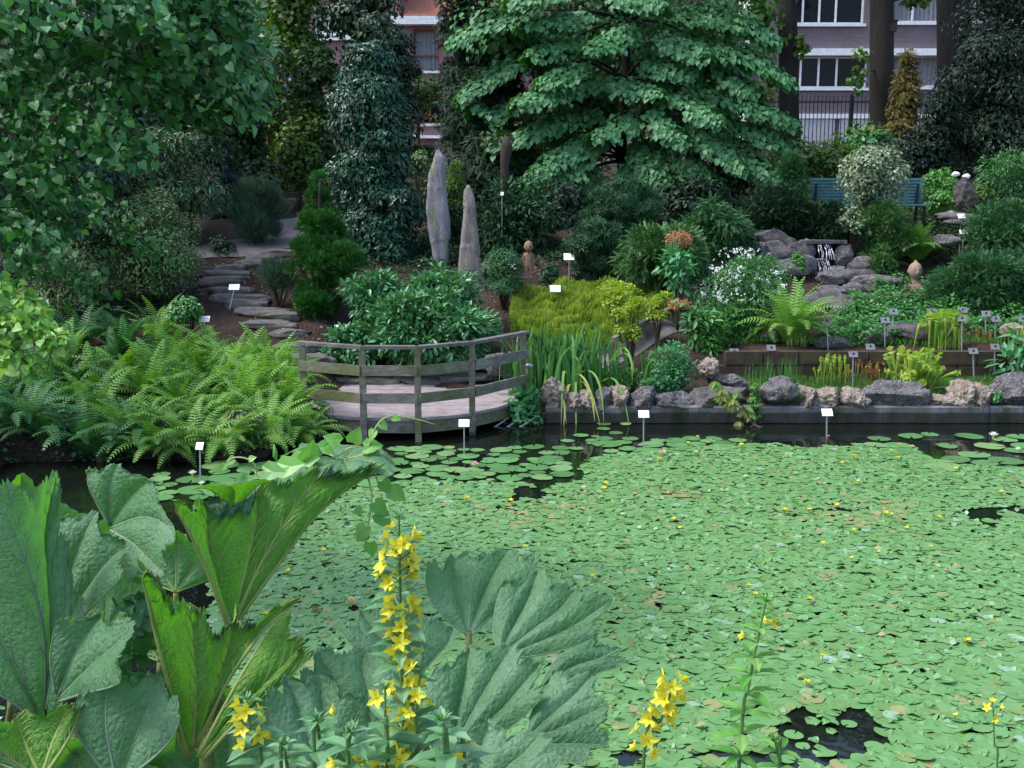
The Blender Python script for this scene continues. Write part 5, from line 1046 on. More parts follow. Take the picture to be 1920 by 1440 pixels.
for k, (x0, y0, x1, y1, mt, lb) in enumerate(RK): rock(lb, (x0 - 5, y0 + 1, x1 + 5, y1 + 9), 14.22 if y1 > 730 else 14.7, M[mt], 100 + k, depth=.26, rough=.34 if mt == 'palerock' else .24, freq=2.2 if mt == 'palerock' else 1.6, cut=(.5, .9))
RW = [((1405, 432, 1490, 478), 20.5, 'darkrock', 'dark mossy boulder on top of the pile left of the waterfall', 10), ((1425, 452, 1480, 492), 20.2, 'rock', 'mauve grey boulder under the mossy top boulder', 10), ((1478, 448, 1528, 494), 20.2, 'rock', 'slanting grey boulder immediately left of the waterfall', 8),
      ((1400, 455, 1440, 495), 20.1, 'rock', 'rounded grey boulder at the left end of the waterfall rocks', 10), ((1440, 485, 1520, 520), 19.8, 'rock', 'broad grey boulder behind the white flowers', 10), ((1565, 458, 1604, 502), 20.1, 'rock', 'upright slab shaped boulder right of the waterfall', 8),
      ((1575, 420, 1630, 470), 20.8, 'darkrock', 'dark boulder behind the upright slab boulder', 8), ((1548, 497, 1585, 520), 19.7, 'rock', 'small boulder at the foot of the waterfall', 10), ((1532, 508, 1592, 540), 19.3, 'rock', 'grey rounded boulder in front of the waterfall foot', 10),
      ((1585, 490, 1632, 522), 19.6, 'darkrock', 'dark boulder between the upright slab and the flat boulder', 8), ((1600, 515, 1690, 548), 19.1, 'rock', 'large flat topped boulder left of the bust', 6), ((1580, 528, 1616, 552), 18.9, 'rock', 'small wedge boulder left of the flat topped boulder', 9),
      ((1530, 535, 1588, 560), 18.8, 'rock', 'low grey boulder under the rounded boulder', 10), ((1540, 562, 1620, 580), 18.3, 'slate', 'thin slate ledge below the waterfall rocks', 5), ((1560, 552, 1700, 566), 18.6, 'slate', 'long slate ledge under the flat topped boulder', 5),
      ((1555, 575, 1592, 602), 17.9, 'rock', 'small pointed rock at the tip of the light fern', 6), ((1590, 430, 1625, 500), 20.6, 'darkrock', 'tall dark rock face behind the juniper', 8), ((1500, 455, 1600, 520), 20.95, 'darkrock', 'dark wet rock face behind the waterfall', 8),
      ((1600, 618, 1670, 652), 16.3, 'rock', 'knobbly grey rock on the terrace below the ivy', 12), ((1650, 606, 1780, 650), 16.5, 'darkrock', 'wide dark mottled rock on the terrace', 12), ((1875, 605, 1925, 632), 16.4, 'palerock', 'pale rounded rock at the right end of the terrace', 9),
      ((1520, 632, 1600, 655), 16.2, 'rock', 'low grey rock on the terrace under the leaning label', 9), ((1420, 618, 1460, 640), 16.3, 'rock', 'small grey rock below the light fern', 9), ((1755, 398, 1850, 418), 20.7, 'slate', 'flat slate shelf below the fountain rock', 6), ((1770, 410, 1850, 424), 20.5, 'rock', 'grey ledge under the slate shelf', 6),
      ((1745, 440, 1800, 462), 20, 'rock', 'small grey rock below the two white labels', 8), ((890, 490, 935, 520), 18.6, 'rock', 'low stone beside the foot of the second standing stone', 8), ((905, 655, 965, 705), 15.2, 'rock', 'rounded grey rock behind the right railing', 9)]
RW += [((1420, 470, 1522, 545), 20.3, 'darkrock', 'big dark rock bank under the boulder pile', 9), ((1562, 500, 1650, 560), 19.6, 'darkrock', 'dark rock bank under the waterfall foot', 9), ((1500, 545, 1600, 600), 18.6, 'darkrock', 'dark rock under the thin slate ledge', 9), ((1480, 478, 1530, 512), 19.9, 'rock', 'tilted grey boulder left of the waterfall foot', 9), ((1600, 480, 1640, 505), 19.9, 'rock', 'grey boulder at the foot of the olive juniper', 9)]
for k, (bx, Y, mt, lb, cuts) in enumerate(RW): rock(lb, bx, Y, M[mt], 300 + k, cuts=cuts, rough=.2, hi=False, depth=(bx[2] - bx[0]) / 2 * mpp(Y) * .6, tilt=R.uniform(-.08, .08))
# fountain rock
fr = rock('dark layered fountain rock with water trickling down, above the slate shelf', (1785, 333, 1838, 400), 20.9, M['darkrock'], 501, cuts=8, rough=.35, freq=2.2, name='fountain_rock', cat='fountain')
for k, (x, y) in enumerate(((1792, 327), (1812, 331))):
    o = rock(['white stone left on top of the fountain rock', 'white stone right on top of the fountain rock'][k], (x - 7, y - 5, x + 7, y + 5), 20.9, M['whiteplate'], 510 + k, hi=False, name='white_stone')
rock('pale round stone on the slate shelf', (1775, 395, 1792, 406), 20.6, M['palerock'], 520, hi=False, name='white_stone')
# slate steps up the left slope
ST = [(527, 480, 60, 'uppermost'), (490, 489, 42, 'second highest'), (470, 499, 48, 'short'), (433, 509, 44, 'narrow'), (420, 519, 76, 'long left'), (420, 533, 70, 'thick mossy'), (437, 553, 66, 'dark'), (457, 567, 92, 'widest'), (465, 575, 60, 'rounded'), (497, 590, 82, 'pale flat'), (528, 598, 55, 'stubby'), (510, 613, 78, 'lower pale'), (548, 629, 60, 'mossy lower'), (556, 657, 66, 'lowest but one'), (585, 676, 70, 'lowest')]
for k, (x, y, w_, nm) in enumerate(ST):
    w_ *= 1.3; y -= 3
    p = hit(x, y + 4); Y = p[1]; h = 22 if nm in ('thick mossy', 'dark', 'widest', 'rounded') else 17
    rock('%s slate slab of the garden steps' % nm, (x - w_ / 2, y - h / 2 - 1, x + w_ / 2, y + h / 2 - 1), Y + .1, M['slate'], 600 + k, depth=.20, rough=.30, boxy=.38, cuts=6, cut=(.75, 1.1), hi=False, name='stone_step', cat='step', tilt=R.uniform(-.05, .05))
ed = [(600, 712, 110), (690, 716, 120), (790, 716, 120), (880, 710, 110), (960, 698, 60), (590, 694, 80), (668, 690, 90), (752, 690, 90), (640, 700, 60), (840, 697, 90), (930, 690, 60), (620, 728, 60)]
nm = ['leftmost slab of the lower edging', 'slab of the lower edging under the second railing bay', 'slab of the lower edging in the middle of the deck', 'slab of the lower edging at the right bay', 'short slab at the right railing end', 'leftmost slab of the upper edging', 'upper edging slab left of the middle post', 'upper edging slab under the rhododendron', 'small slab between the two edging rows', 'upper edging slab right of the middle post', 'short upper edging slab at the right', 'loose flat slab at the left corner of the deck']
for k, (x, y, w_) in enumerate(ed): rock('%s, grey slate behind the deck' % nm[k], (x - w_ / 2, y - 9, x + w_ / 2, y + 9), 15.62 if y > 705 else 15.85, M['slate'], 700 + k, depth=.2, rough=.22, boxy=.5, cuts=5, hi=False, name='edging_stone', cat='stone')

# standing stones
def monolith(label, L, Rr, Y, mat, seed, th):
    ys = [p[1] for p in L]; yy = np.linspace(ys[0], ys[-1], 60); xl = np.interp(yy, ys, [p[0] for p in L]); xr = np.interp(yy, [p[1] for p in Rr], [p[0] for p in Rr]); k = 22; V = []
    rr = np.random.default_rng(seed); off = Vector(rr.uniform(-9, 9, 3))
    for i, y in enumerate(yy):
        a = W(xl[i], y, Y); b = W(xr[i], y, Y); c = (a + b) / 2; hw = abs(b[0] - a[0]) / 2
        for j in range(k):
            u = 2 * math.pi * j / k; cx, cy = math.cos(u), math.sin(u); f = 1 / max(abs(cx) ** 5 + abs(cy) ** 5, 1e-6) ** (1 / 5)
            p = np.array([c[0] + cx * f * hw, Y + cy * f * min(th, hw * .8 + .03), c[2]]); n = noise.fractal(Vector((p[0] * 9, p[1] * 9, p[2] * .9)) + off, 1, 2, 4) * .030 + noise.noise(Vector(p * 3) + off) * .025 + (noise.cell(Vector((p[0] * 7, p[1] * 7, p[2] * 1.1)) + off) - .5) * .018
            V.append(p + np.array([cx, cy, 0]) * n * min(1, hw * 10))
    F = [[i * k + j, i * k + (j + 1) % k, (i + 1) * k + (j + 1) % k, (i + 1) * k + j] for i in range(59) for j in range(k)]
    o = meshobj('standing_stone', V, [np.array(F)[:, ::-1], np.array([list(range(k))])], mat, None, True); return tag(o, label, 'standing stone')
monolith('taller bluish grey standing stone with pointed top', [(819, 281), (811, 295), (805, 320), (800, 360), (799, 400), (803, 430), (809, 460), (815, 500)], [(824, 281), (833, 295), (836, 320), (838, 360), (842, 400), (843, 440), (841, 470), (840, 500)], 19.4, M['monolith'], 1, .13)
monolith('shorter rust streaked standing stone on the right', [(876, 347), (871, 358), (868, 390), (864, 430), (862, 470), (859, 510), (857, 545)], [(880, 347), (888, 362), (894, 390), (898, 430), (900, 470), (903, 500), (912, 545)], 18.3, M['monolith2'], 2, .14)

# block wall of the bog terrace
bw = empty('block_wall', (*W(1600, 710, 15.6)[:2], .3), 'low brown two course block wall across the bog bed', 'wall')
for row in range(2):
    mb = MB(); x = W(1338, 680, 15.6)[0] + (.15 if row else 0); xe = W(1875, 680, 15.6)[0]
    while x < xe:
        l = R.uniform(.44, .56); l = min(l, xe - x + .05); mb.box((x + l / 2, 15.62 + R.normal(0, .006), .435 + row * .205), (l / 2 - .008, .09, .095), R.random()); x += l
    mb.build('block_course', M['blocks'], bw)
# concrete pond edge
XL = W(1022, 780, 14.05)[0]
wetband()
ce = empty('pond_edge', (3.5, 14.0, .1), 'grey concrete kerb of the pond below the boulders', 'kerb')
x = XL; cuts_ = [XL, 3.05, 6.3, 9.6, 14]
for a, b in zip(cuts_[:-1], cuts_[1:]):
    s = MB(); ww = np.linspace(a + .004, b - .004, 40); V = []
    for q in ww:
        wv = .006 * math.sin(q * 3) + .004 * math.sin(q * 11)
        V += [[q, 14.02 + wv, -.5], [q, 14.02 + wv, .012], [q, 14.0 + wv, .012], [q, 14.0 + wv, .215], [q, 14.015 + wv, .23], [q, 14.2, .23]]
    s.add(V, np.array([[6 * i + j, 6 * i + j + 1, 6 * i + j + 7, 6 * i + j + 6] for i in range(39) for j in range(5)])[:, ::-1]); s.build('kerb_section', M['concrete'], ce)

# ------------------------------------------------------------------ deck with its railing
dk = empty('viewing_deck', (-1.2, 14.2, 0), 'curved wooden viewing deck with post and rail railing over the water', 'deck')
arc = np.array([(-3.1, 13.75), (-2.6, 13.38), (-2.15, 13.16), (-1.7, 13.04), (-1.15, 13.02), (-.6, 13.28), (-.2, 13.72), (.06, 14.2), (.16, 14.8)])
def arcxy(n=60, off=0):
    t = np.linspace(0, len(arc) - 1, n); x = np.interp(t, range(len(arc)), arc[:, 0]); y = np.interp(t, range(len(arc)), arc[:, 1])
    for _ in range(4): x[1:-1] = (x[:-2] + 2 * x[1:-1] + x[2:]) / 4; y[1:-1] = (y[:-2] + 2 * y[1:-1] + y[2:]) / 4
    if off: dx, dy = np.gradient(x), np.gradient(y); L = np.hypot(dx, dy); x = x + dy / L * off; y = y - dx / L * off
    return np.stack([x, y], 1)
A = arcxy(); Z = .27
mb = MB(); yb = 15.5; y = 13.03
imin = int(np.argmin(A[:, 1])); 
while y < yb:
    y2 = y + .138
    def xr(yy):
        l = np.interp(yy, A[:imin + 1, 1][::-1], A[:imin + 1, 0][::-1]); r_ = np.interp(yy, A[imin:, 1], A[imin:, 0]); return l, r_
    l1, r1 = xr(y); l2, r2 = xr(y2); zz = Z + R.normal(0, .001)
    V = [[l1, y, zz], [r1, y, zz], [r2, y2, zz], [l2, y2, zz]]; V += [[p[0], p[1], zz - .035] for p in V]
    mb.add(V, np.array([[0, 1, 2, 3], [7, 6, 5, 4], [0, 4, 5, 1], [1, 5, 6, 2], [2, 6, 7, 3], [3, 7, 4, 0]]), R.random()); y += .143
mb.build('deck_floor', M['deckwood'], dk)
F_ = arcxy(70, .012); s = MB(); n = len(F_)
V = np.concatenate([np.c_[F_, np.full(n, Z - .012)], np.c_[F_, np.full(n, Z - .18)]]); V2 = np.concatenate([np.c_[arcxy(70, -.03), np.full(n, Z - .012)], np.c_[arcxy(70, -.03), np.full(n, Z - .18)]])
V = np.concatenate([V, V2]); i = np.arange(n - 1)
s.add(V, np.concatenate([np.stack([i + n, i + n + 1, i + 1, i], 1), np.stack([i + 2 * n, i + 2 * n + 1, i + 3 * n + 1, i + 3 * n], 1), np.stack([i, i + 1, i + 2 * n + 1, i + 2 * n], 1), np.stack([i + 3 * n, i + 3 * n + 1, i + n + 1, i + n], 1)])); s.build('fascia_board', M['railwood'], dk)
F_ = arcxy(70, .03); V = np.concatenate([np.c_[F_, np.full(n, Z + .012)], np.c_[F_, np.full(n, Z - .025)], np.c_[arcxy(70, -.06), np.full(n, Z + .012)]])
s = MB(); s.add(V, np.concatenate([np.stack([i + n, i + n + 1, i + 1, i], 1), np.stack([i, i + 1, i + 2 * n + 1, i + 2 * n], 1)])); s.build('edge_board', M['deckwood'], dk)
posts = [(570, 13.35), (680, 12.97), (783, 12.96), (885, 13.38), (981, 14.32)]
PP = [np.array([W(x, 700, Y)[0], Y]) for x, Y in posts]
for k, p in enumerate(PP):
    s = MB(); s.beam([p[0], p[1], -.35 if k in (1, 2, 3) else .0], [p[0] + (.0 if k else -.01), p[1] - .01, 1.145], .075, .075); s.build('post', M['railwood'], dk)
ends = [PP[0] + [-.04, .02]] + PP[1:4] + [PP[4] + [.03, .05]]
s = MB()
for a, b in zip(ends[:-1], ends[1:]):
    d = unit((b - a)[None])[0] * .012; s.beam([a[0] - d[0], a[1] - d[1], 1.165], [b[0] + d[0], b[1] + d[1], 1.165], .11, .038)
s.build('handrail', M['capwood'], dk)
for zc in (.885, .545):
    for a, b in zip(PP[:-1], PP[1:]):
        t = unit((b - a)[None])[0]; nrm = np.array([t[1], -t[0]]); o_ = nrm * (.0375 + .014); s = MB()
        s.beam([*(a + o_ - t * (0.035 if a is PP[0] else -.002)), zc], [*(b + o_ + t * (.035 if b is PP[4] else -.002)), zc + .0], .028, .125); s.build('rail_board', M['railwood'], dk)
s = MB()
for x in (-2.2, -1.3, -.5): s.box((x, 14.4, .12), (.04, 1.1, .08))
s.build('joists', M['railwood'], dk)
s = MB(); c = PP[0]; s.box((c[0] + .03, c[1] - .062, .885), (.02, .003, .028)); s.build('small_sign', M['whiteplate'], dk)
# rear low rail along the path
lr = empty('path_rail', (*hit(1180, 650)[:2], .8), 'low wooden rail with short posts beside the sloping path', 'rail')
pts = [hit(1150, 672) , hit(1205, 640), hit(1262, 610), hit(1330, 575)]
for p in pts: s = MB(); s.beam(p - [0, 0, .05], p + [0, 0, .26], .08, .08); s.build('post', M['railwood'], lr)
for a, b in zip(pts[:-1], pts[1:]): s = MB(); s.beam(a + [0, 0, .29], b + [0, 0, .29], .09, .05); s.build('rail', M['railwood'], lr)
# tap and rods
tp = empty('water_tap', (*W(988, 735, 14.4)[:2], .2), 'grey upright water pipe with elbow beside the deck', 'tap')
a = W(986, 688, 14.4); s = MB(); s.tube([[a[0], 14.4, .15], [a[0], 14.4, a[2]]], .021, 10); s.build('pipe', M['galv'], tp, True)
s = MB(); s.tube([[a[0], 14.4, a[2]], [a[0] + .01, 14.39, a[2] + .02], [a[0] + .04, 14.37, a[2] + .025], [a[0] + .09, 14.35, a[2] + .02]], .026, 10); s.build('elbow', M['galv'], tp, True)
for k, x in enumerate((0, 24, 48)):
    s = MB(); s.tube([W(920 + x, 806, 13.75), W(955 + x, 782, 14.0)], .013, 8); o = s.build('steel_rod', M['galv']); tag(o, ['leftmost', 'middle', 'rightmost'][k] + ' of three slanting grey rods dipping into the water beside the deck', 'rod')

# ------------------------------------------------------------------ waterfall, bench, statues
wf = empty('waterfall', W(1545, 515, 19.9), 'small white waterfall dropping between dark boulders in two tiers', 'waterfall')
for nme, y0, y1, x0, x1, Y0, Y1 in (('water_sheet', 456, 486, 1532, 1558, 20.05, 19.9), ('water_sheet', 485, 518, 1530, 1553, 19.85, 19.65)):
    a = W(x0, y0, Y0); b = W(x1, y0, Y0); c = W(x0 - 2, y1, Y1); mb = MB(); wd_ = b[0] - a[0]
    for q in range(7):
        xc = a[0] + wd_ * (q + .5) / 7 + R.normal(0, .006); ww = wd_ / 7 * R.uniform(.25, .75); V = []
        for k in range(12):
            t = k / 11; z = a[2] + (c[2] - a[2]) * t ** 1.3; yy = Y0 + .08 - (Y0 - Y1 + .16) * math.sin(t * math.pi / 2) + .01 * (q % 2)
            g_ = ww * (.55 + .5 * abs(math.sin(t * 3 + q))) * .5; xx = xc + (xc - a[0] - wd_ / 2) * .25 * t + .006 * math.sin(t * 9 + q); V += [[xx - g_, yy, z], [xx, yy - .012, z], [xx + g_, yy, z]]
        mb.add(V, np.array([[3 * k + j, 3 * k + j + 1, 3 * k + j + 4, 3 * k + j + 3] for k in range(11) for j in range(2)]))
    mb.build(nme, M['fall'], wf, True)
s = MB(); a = W(1545, 452, 20.2); s.box((a[0], 20.25, a[2] - .01), (.38, .22, .03)); s.build('lip_stone', M['darkrock'], wf)

bn = empty('bench', (*W(1630, 365, 21.8)[:2], 2.35), 'long green slatted garden bench behind the variegated shrub', 'bench')
a = W(1520, 331, 21.8); b = W(1735, 324, 21.8); zt = 3.27; s = MB()
for k in range(8): s.box(((a[0] + b[0]) / 2, 21.8 + .02 * k * .6, zt - k * .062), ((b[0] - a[0]) / 2, .012, .022), rz=0)
s.build('backrest', M['bench'], bn); s = MB()
for k in range(6): s.box(((a[0] + b[0]) / 2, 21.75 - k * .075, zt - .50), ((b[0] - a[0]) / 2, .03, .014))
s.build('seat', M['bench'], bn)
for x in (a[0] + .12, (a[0] + b[0]) / 2, b[0] - .12):
    s = MB(); s.beam([x, 21.86, 2.2], [x, 21.83, zt + .02], .05, .05); s.beam([x, 21.4, 2.2], [x, 21.4, zt - .52], .05, .05); s.beam([x, 21.38, zt - .535], [x, 21.85, zt - .535], .045, .03); s.build('leg', M['iron'], bn)

def skin(name, joints, edges, radii, mat, parent, lv=2):
    me = bpy.data.meshes.new(name); me.from_pydata(joints, edges, []); me.materials.append(mat)
    o = bpy.data.objects.new(name, me); COL.objects.link(o); o.parent = parent
    md = o.modifiers.new('skin', 'SKIN'); md.use_smooth_shade = True
    for i, r in enumerate(radii): me.skin_vertices[0].data[i].radius = r if isinstance(r, tuple) else (r, r)
    me.skin_vertices[0].data[0].use_root = True
    sb = o.modifiers.new('sub', 'SUBSURF'); sb.levels = lv; sb.render_levels = lv; return o
def head(parent, c, r, mat, bun=False, hair=None, hairmat=None):
    """an oval head with brow, nose, mouth, eyes and ears, facing -Y"""
    V = IV4.copy(); x, y, z = V[:, 0].copy(), V[:, 1].copy(), V[:, 2].copy(); f = np.clip(-y, 0, 1) ** 1.5
    g = lambda cx, cz, sx, sz: 1.7 * np.exp(-((x - cx) / sx) ** 2 - ((z - cz) / sz) ** 2)
    d = .28 * g(0, -.12, .10, .20) + .09 * g(0, .22, .5, .09) - .13 * (g(-.33, .05, .15, .10) + g(.33, .05, .15, .10)) + .07 * (g(-.33, .04, .10, .045) + g(.33, .04, .10, .045)) + .11 * g(0, -.42, .20, .05) - .06 * g(0, -.47, .22, .03) + .09 * g(0, -.53, .16, .05) + .06 * g(0, -.80, .2, .12)
    V[:, 1] = y * .95 - d * f; V[:, 0] = x * (.78 + .06 * z - .12 * np.clip(-z - .3, 0, 1)); V[:, 2] = z * 1.06
    for s in (-1, 1): e_ = np.exp(-((y - .05) / .16) ** 2 - ((z + .05) / .26) ** 2) * np.clip(x * s, 0, 1) ** 3; V[:, 0] += s * .20 * e_
    if bun: V[:, 2] += .26 * np.exp(-(x / .20) ** 4 - ((y - .05) / .22) ** 4) * np.clip(z, 0, 1) ** 2
    o = meshobj('head', V * r + c, [IF4], mat, parent, True)
    return o
cs = empty('statue', (*W(991, 520, 17.45)[:2], 1.20), 'small terracotta statue of a standing child behind the azalea', 'statue')
c = W(991, 463, 17.45); u = .072; ox, oy, oz = cs.location; L = lambda x, z, y=0: ((c[0] - ox) + x * u, (17.45 - oy) + y * u, (c[2] - oz) + z * u)
J = [L(0, -4.0), L(0, -3.0), L(0, -1.95), L(0, -1.2), L(0, -.75), L(-.95, -1.65), L(-1.1, -2.7), L(-.95, -3.8, -.2), L(-.8, -4.3, -.3), L(.95, -1.65), L(1.1, -2.7), L(.95, -3.8, -.2), L(.8, -4.3, -.3), L(-.45, -5.2), L(-.45, -6.6), L(-.45, -7.0, -.5), L(.45, -5.2), L(.45, -6.6), L(.45, -7.0, -.5)]
E = [(0, 1), (1, 2), (2, 3), (3, 4), (2, 5), (5, 6), (6, 7), (7, 8), (2, 9), (9, 10), (10, 11), (11, 12), (0, 13), (13, 14), (14, 15), (0, 16), (16, 17), (17, 18)]
rad = [v * u for v in (.75, .68, .78, .4, .32, .36, .30, .24, .2, .36, .30, .24, .2, .46, .33, .26, .46, .33, .26)]
skin('body', J, E, rad, M['terracotta'], cs); head(cs, np.array([c[0], 17.43, c[2]]), .082, M['terracotta'])
V = IV4[:, :] * [.072, .085, .088]; V = V[:, :]; keepf = IF4[(IV4[IF4].mean(1)[:, 2] > .1) | ((IV4[IF4].mean(1)[:, 1] > .25) & (IV4[IF4].mean(1)[:, 2] > -.35))]
meshobj('hair', V + [c[0], 17.445, c[2] + .012], [keepf], M['terracotta'], cs, True)
bb = empty('bust', (*W(1716, 560, 19.0)[:2], Tz(W(1716, 560, 19.0)[0], 19.0)), 'weathered stone bust with topknot beside the juniper', 'statue')
c = W(1716, 508, 19.0); head(bb, c, .145, M['weatherbust'], True)
prof = [(-.60, .26, .17), (-.46, .27, .17), (-.34, .285, .165), (-.27, .27, .15), (-.225, .20, .12), (-.195, .115, .085), (-.16, .075, .075), (-.10, .07, .07), (-.05, .07, .07)]
V = []; k = 28
for z, rx, ry in prof:
    for j in range(k): a_ = 2 * math.pi * j / k; V.append([c[0] + rx * math.copysign(abs(math.cos(a_)) ** .8, math.cos(a_)), 19.02 + ry * math.sin(a_), c[2] + z])
meshobj('torso', V, [np.array([[i * k + j, i * k + (j + 1) % k, (i + 1) * k + (j + 1) % k, (i + 1) * k + j] for i in range(len(prof) - 1) for j in range(k)])], M['weatherbust'], bb, True)

# ------------------------------------------------------------------ plant labels
def sign(px, py, by, label, white=True, water=False, w=20, h=13, tilt=0.0, Y=None):
    b = onz(px, by) if water else (hit(px, by) if Y is None else np.array([W(px, by, Y)[0], Y, Tz(W(px, by, Y)[0], Y)])); Y = b[1]; t = W(px, py, Y); m = mpp(Y, py)
    bx = b[0] + tilt
    e = empty('plant_label', (bx, Y, b[2]), label, 'plant label', None); ww, hh = w * m / 2, h * m / 2
    an = math.radians(40); s = MB(); nrm = np.array([0, -math.cos(an), math.sin(an)]); upv = np.array([0, math.sin(an), math.cos(an)]); hh = hh / math.cos(an) * .9
    q = [t + [sx * ww, 0, 0] + upv * sz * hh for sx, sz in ((-1, -1), (1, -1), (1, 1), (-1, 1))]; V = q + [p - nrm * .006 for p in q]
    s.add(V, np.array([[0, 1, 2, 3], [7, 6, 5, 4], [0, 4, 5, 1], [1, 5, 6, 2], [2, 6, 7, 3], [3, 7, 4, 0]])); pl = s.build('plate', M['whiteplate' if white else 'greyplate'], e)
    if white:
        s = MB()
        for r_ in range(3):
            for j in range(3):
                if R.random() < .25: continue
                cc = t + nrm * .0015 + upv * hh * (.5 - .45 * r_) + np.array([ww * (-.55 + .5 * j), 0, 0]); l = ww * R.uniform(.12, .22); s.add([cc + [-l, 0, 0] - upv * .0022, cc + [l, 0, 0] - upv * .0022, cc + [l, 0, 0] + upv * .0022, cc + [-l, 0, 0] + upv * .0022], np.array([[0, 1, 2, 3]]))
        if s.V: s.build('writing', M['ink'], pl)
    s = MB(); s.beam([bx, Y + .01, b[2] - .15], t - nrm * .02 - upv * hh * .1, .014, .014); s.build('post', M['galv'], e)
    if not white: s = MB(); s.beam(t - nrm * .012 - upv * hh * .5, t - nrm * .012 + upv * hh * .3, .03, .012); s.box(t + nrm * .006, (.012, .004, .02)); s.build('bracket', M['iron'], e)
    return e
sign(439, 538, 582, 'white label on a slanting stake across the slate steps', tilt=-.12, h=11)
sign(383, 598, 645, 'white label rising out of the top of the fern bank', h=11)
sign(84, 566, 600, 'white label half hidden in the dark at the far left', w=16, h=10)
sign(958, 501, 560, 'white label in front of the azalea')
sign(1067, 481, 533, 'white label on a tall stake right of the child statue')
sign(1041, 541, 575, 'white label standing low in the yellow heather')
sign(1330, 500, 575, 'white label at the left of the white flowered shrub', w=15, h=9)
sign(634, 615, 668, 'white label at the left edge of the rhododendron', w=14, h=12)
sign(870, 793, 855, 'white label standing in the water in front of the deck', water=True)
sign(1207, 776, 838, 'white label standing in the water below the aquilegia', water=True)
sign(1551, 773, 822, 'white label standing in the water below the pale limestones', water=True)
sign(374, 836, 905, 'white label standing in the water in front of the ferns', water=True, w=14)
sign(1803, 405, 420, 'upper white label below the fountain rock', w=14, h=9, Y=20.3)
sign(1807, 435, 455, 'lower white label among the junipers below the fountain rock', w=15, h=9, Y=20.1)
sign(941, 363, 385, 'tiny white label in the dark laurel left of the lime tree', w=6, h=7, Y=20.0)
for (x, y, by, d) in ((1551, 602, 655, 'leaning grey label at the right side of the light fern'), (1660, 600, 652, 'grey label in front of the knobbly terrace rock'), (1675, 584, 640, 'grey label rising behind the wide dark terrace rock'), (1747, 584, 628, 'grey label among the small yellow pitchers'),
                      (1805, 581, 612, 'rear grey label of the close pair right of the tall pitchers'), (1804, 597, 668, 'front grey label of the close pair right of the tall pitchers'), (1849, 588, 640, 'grey label left of the tall grey label by the pale rock'), (1867, 598, 642, 'grey label in front of the pale rock at the right'),
                      (1377, 659, 700, 'grey label at the left end of the block wall'), (1446, 652, 700, 'grey label behind the hair thin grass'), (1600, 664, 728, 'grey label right of the slender pitchers'), (1632, 650, 695, 'grey label above the reddish pitchers'),
                      (1825, 658, 715, 'leaning grey label right of the spilling pitchers'), (1866, 650, 712, 'grey label left of the jagged blue green leaves'), (1918, 598, 640, 'grey label cut by the right edge of the photo')):
    sign(x, y, by, d, False, w=17, h=11, tilt=.03 if 'leaning' in d else 0)

# ================================================================== POND: floating leaves
def padshape(k=13, notch=.30, wav=.03, seed=0):
    rr = np.random.default_rng(seed); a = np.linspace(notch / 2, 2 * math.pi - notch / 2, k) ; r = 1 + rr.normal(0, .035, k)
    z = wav * np.sin(a * 2 + rr.uniform(0, 6)) + wav * .6 * np.sin(a * 3 + rr.uniform(0, 6))
    V = np.stack([np.cos(a) * r, np.sin(a) * r, z], 1); V2 = V * [.55, .55, .0]; V2[:, 2] = -.0
    V = np.concatenate([V, V2, [[.05, 0, .0]]])
    F3 = np.array([[k + j, k + j + 1, 2 * k] for j in range(k - 1)]); F4 = np.array([[j, j + 1, k + j + 1, k + j] for j in range(k - 1)])
    return V, [F3, F4]
PADS = [padshape(13, .28, .025, s) for s in range(6)] + [padshape(13, .3, .16, 7), padshape(13, .3, .22, 8)]
def vn(x, y, s): return np.array([noise.noise(Vector((a * s, b * s, 3.3))) for a, b in zip(x, y)])
# jittered hexagonal scatter over the whole pond
sp = .060; xs = np.arange(-5.6, 9.5, sp); ys = np.arange(4.55, 14.0, sp * .866); PX, PY = np.meshgrid(xs, ys); PX = PX + (np.arange(len(ys))[:, None] % 2) * sp / 2
PX = PX.ravel() + R.normal(0, .018, PX.size); PY = PY.ravel() + R.normal(0, .022, PY.size)
qx, qy = proj(PX, PY, 0.0)
sel = (qx > -300) & (qx < 2600) & (qy < 1750); PX, PY, qx, qy = PX[sel], PY[sel], qx[sel], qy[sel]
n1 = vn(PX, PY, 1.6); n2 = vn(PX, PY, 4.5)
jx = qx + n2 * 34; jy = qy + n2 * 12
def ell(cx, cy, rx, ry, rot=0): 
    dx, dy = jx - cx, jy - cy; c, s = math.cos(rot), math.sin(rot); return ((dx * c + dy * s) / rx) ** 2 + ((-dx * s + dy * c) / ry) ** 2
edge = np.interp(qx, [0, 380, 400, 560, 640, 740, 860, 960, 1030, 1075, 1100, 1150, 1300, 1600, 1700, 1760, 1920], [1600, 1600, 1000, 945, 925, 905, 902, 905, 912, 892, 868, 852, 838, 836, 840, 868, 880])
keepp = (qy + n2 * 10 > edge) & (n1 + n2 * .6 > -.98)
near = smooth(1200, 1300, qy)
keepp &= ~((ell(1560, 1385, 120, 42) < 1) | (ell(1490, 1350, 50, 16) < 1) | (ell(1590, 1340, 40, 12) < 1) | (ell(1350, 1418, 70, 13) < 1) | (ell(1480, 1425, 110, 16) < 1) | (ell(1850, 966, 36, 16, -.2) < 1) | (ell(1890, 955, 40, 6) < 1) | (ell(1000, 922, 62, 13, -.25) < 1) | (ell(1070, 885, 20, 26, .4) < 1)
          | (ell(690, 1144, 44, 8) < 1) | (ell(1110, 1425, 90, 9) < 1) | (ell(940, 950, 30, 4) < 1) | (ell(1420, 1330, 16, 8) < 1) | (ell(1180, 1420, 40, 16) < 1) | (ell(1900, 860, 60, 9) < 1) | (ell(1560, 958, 60, 4) < 1))
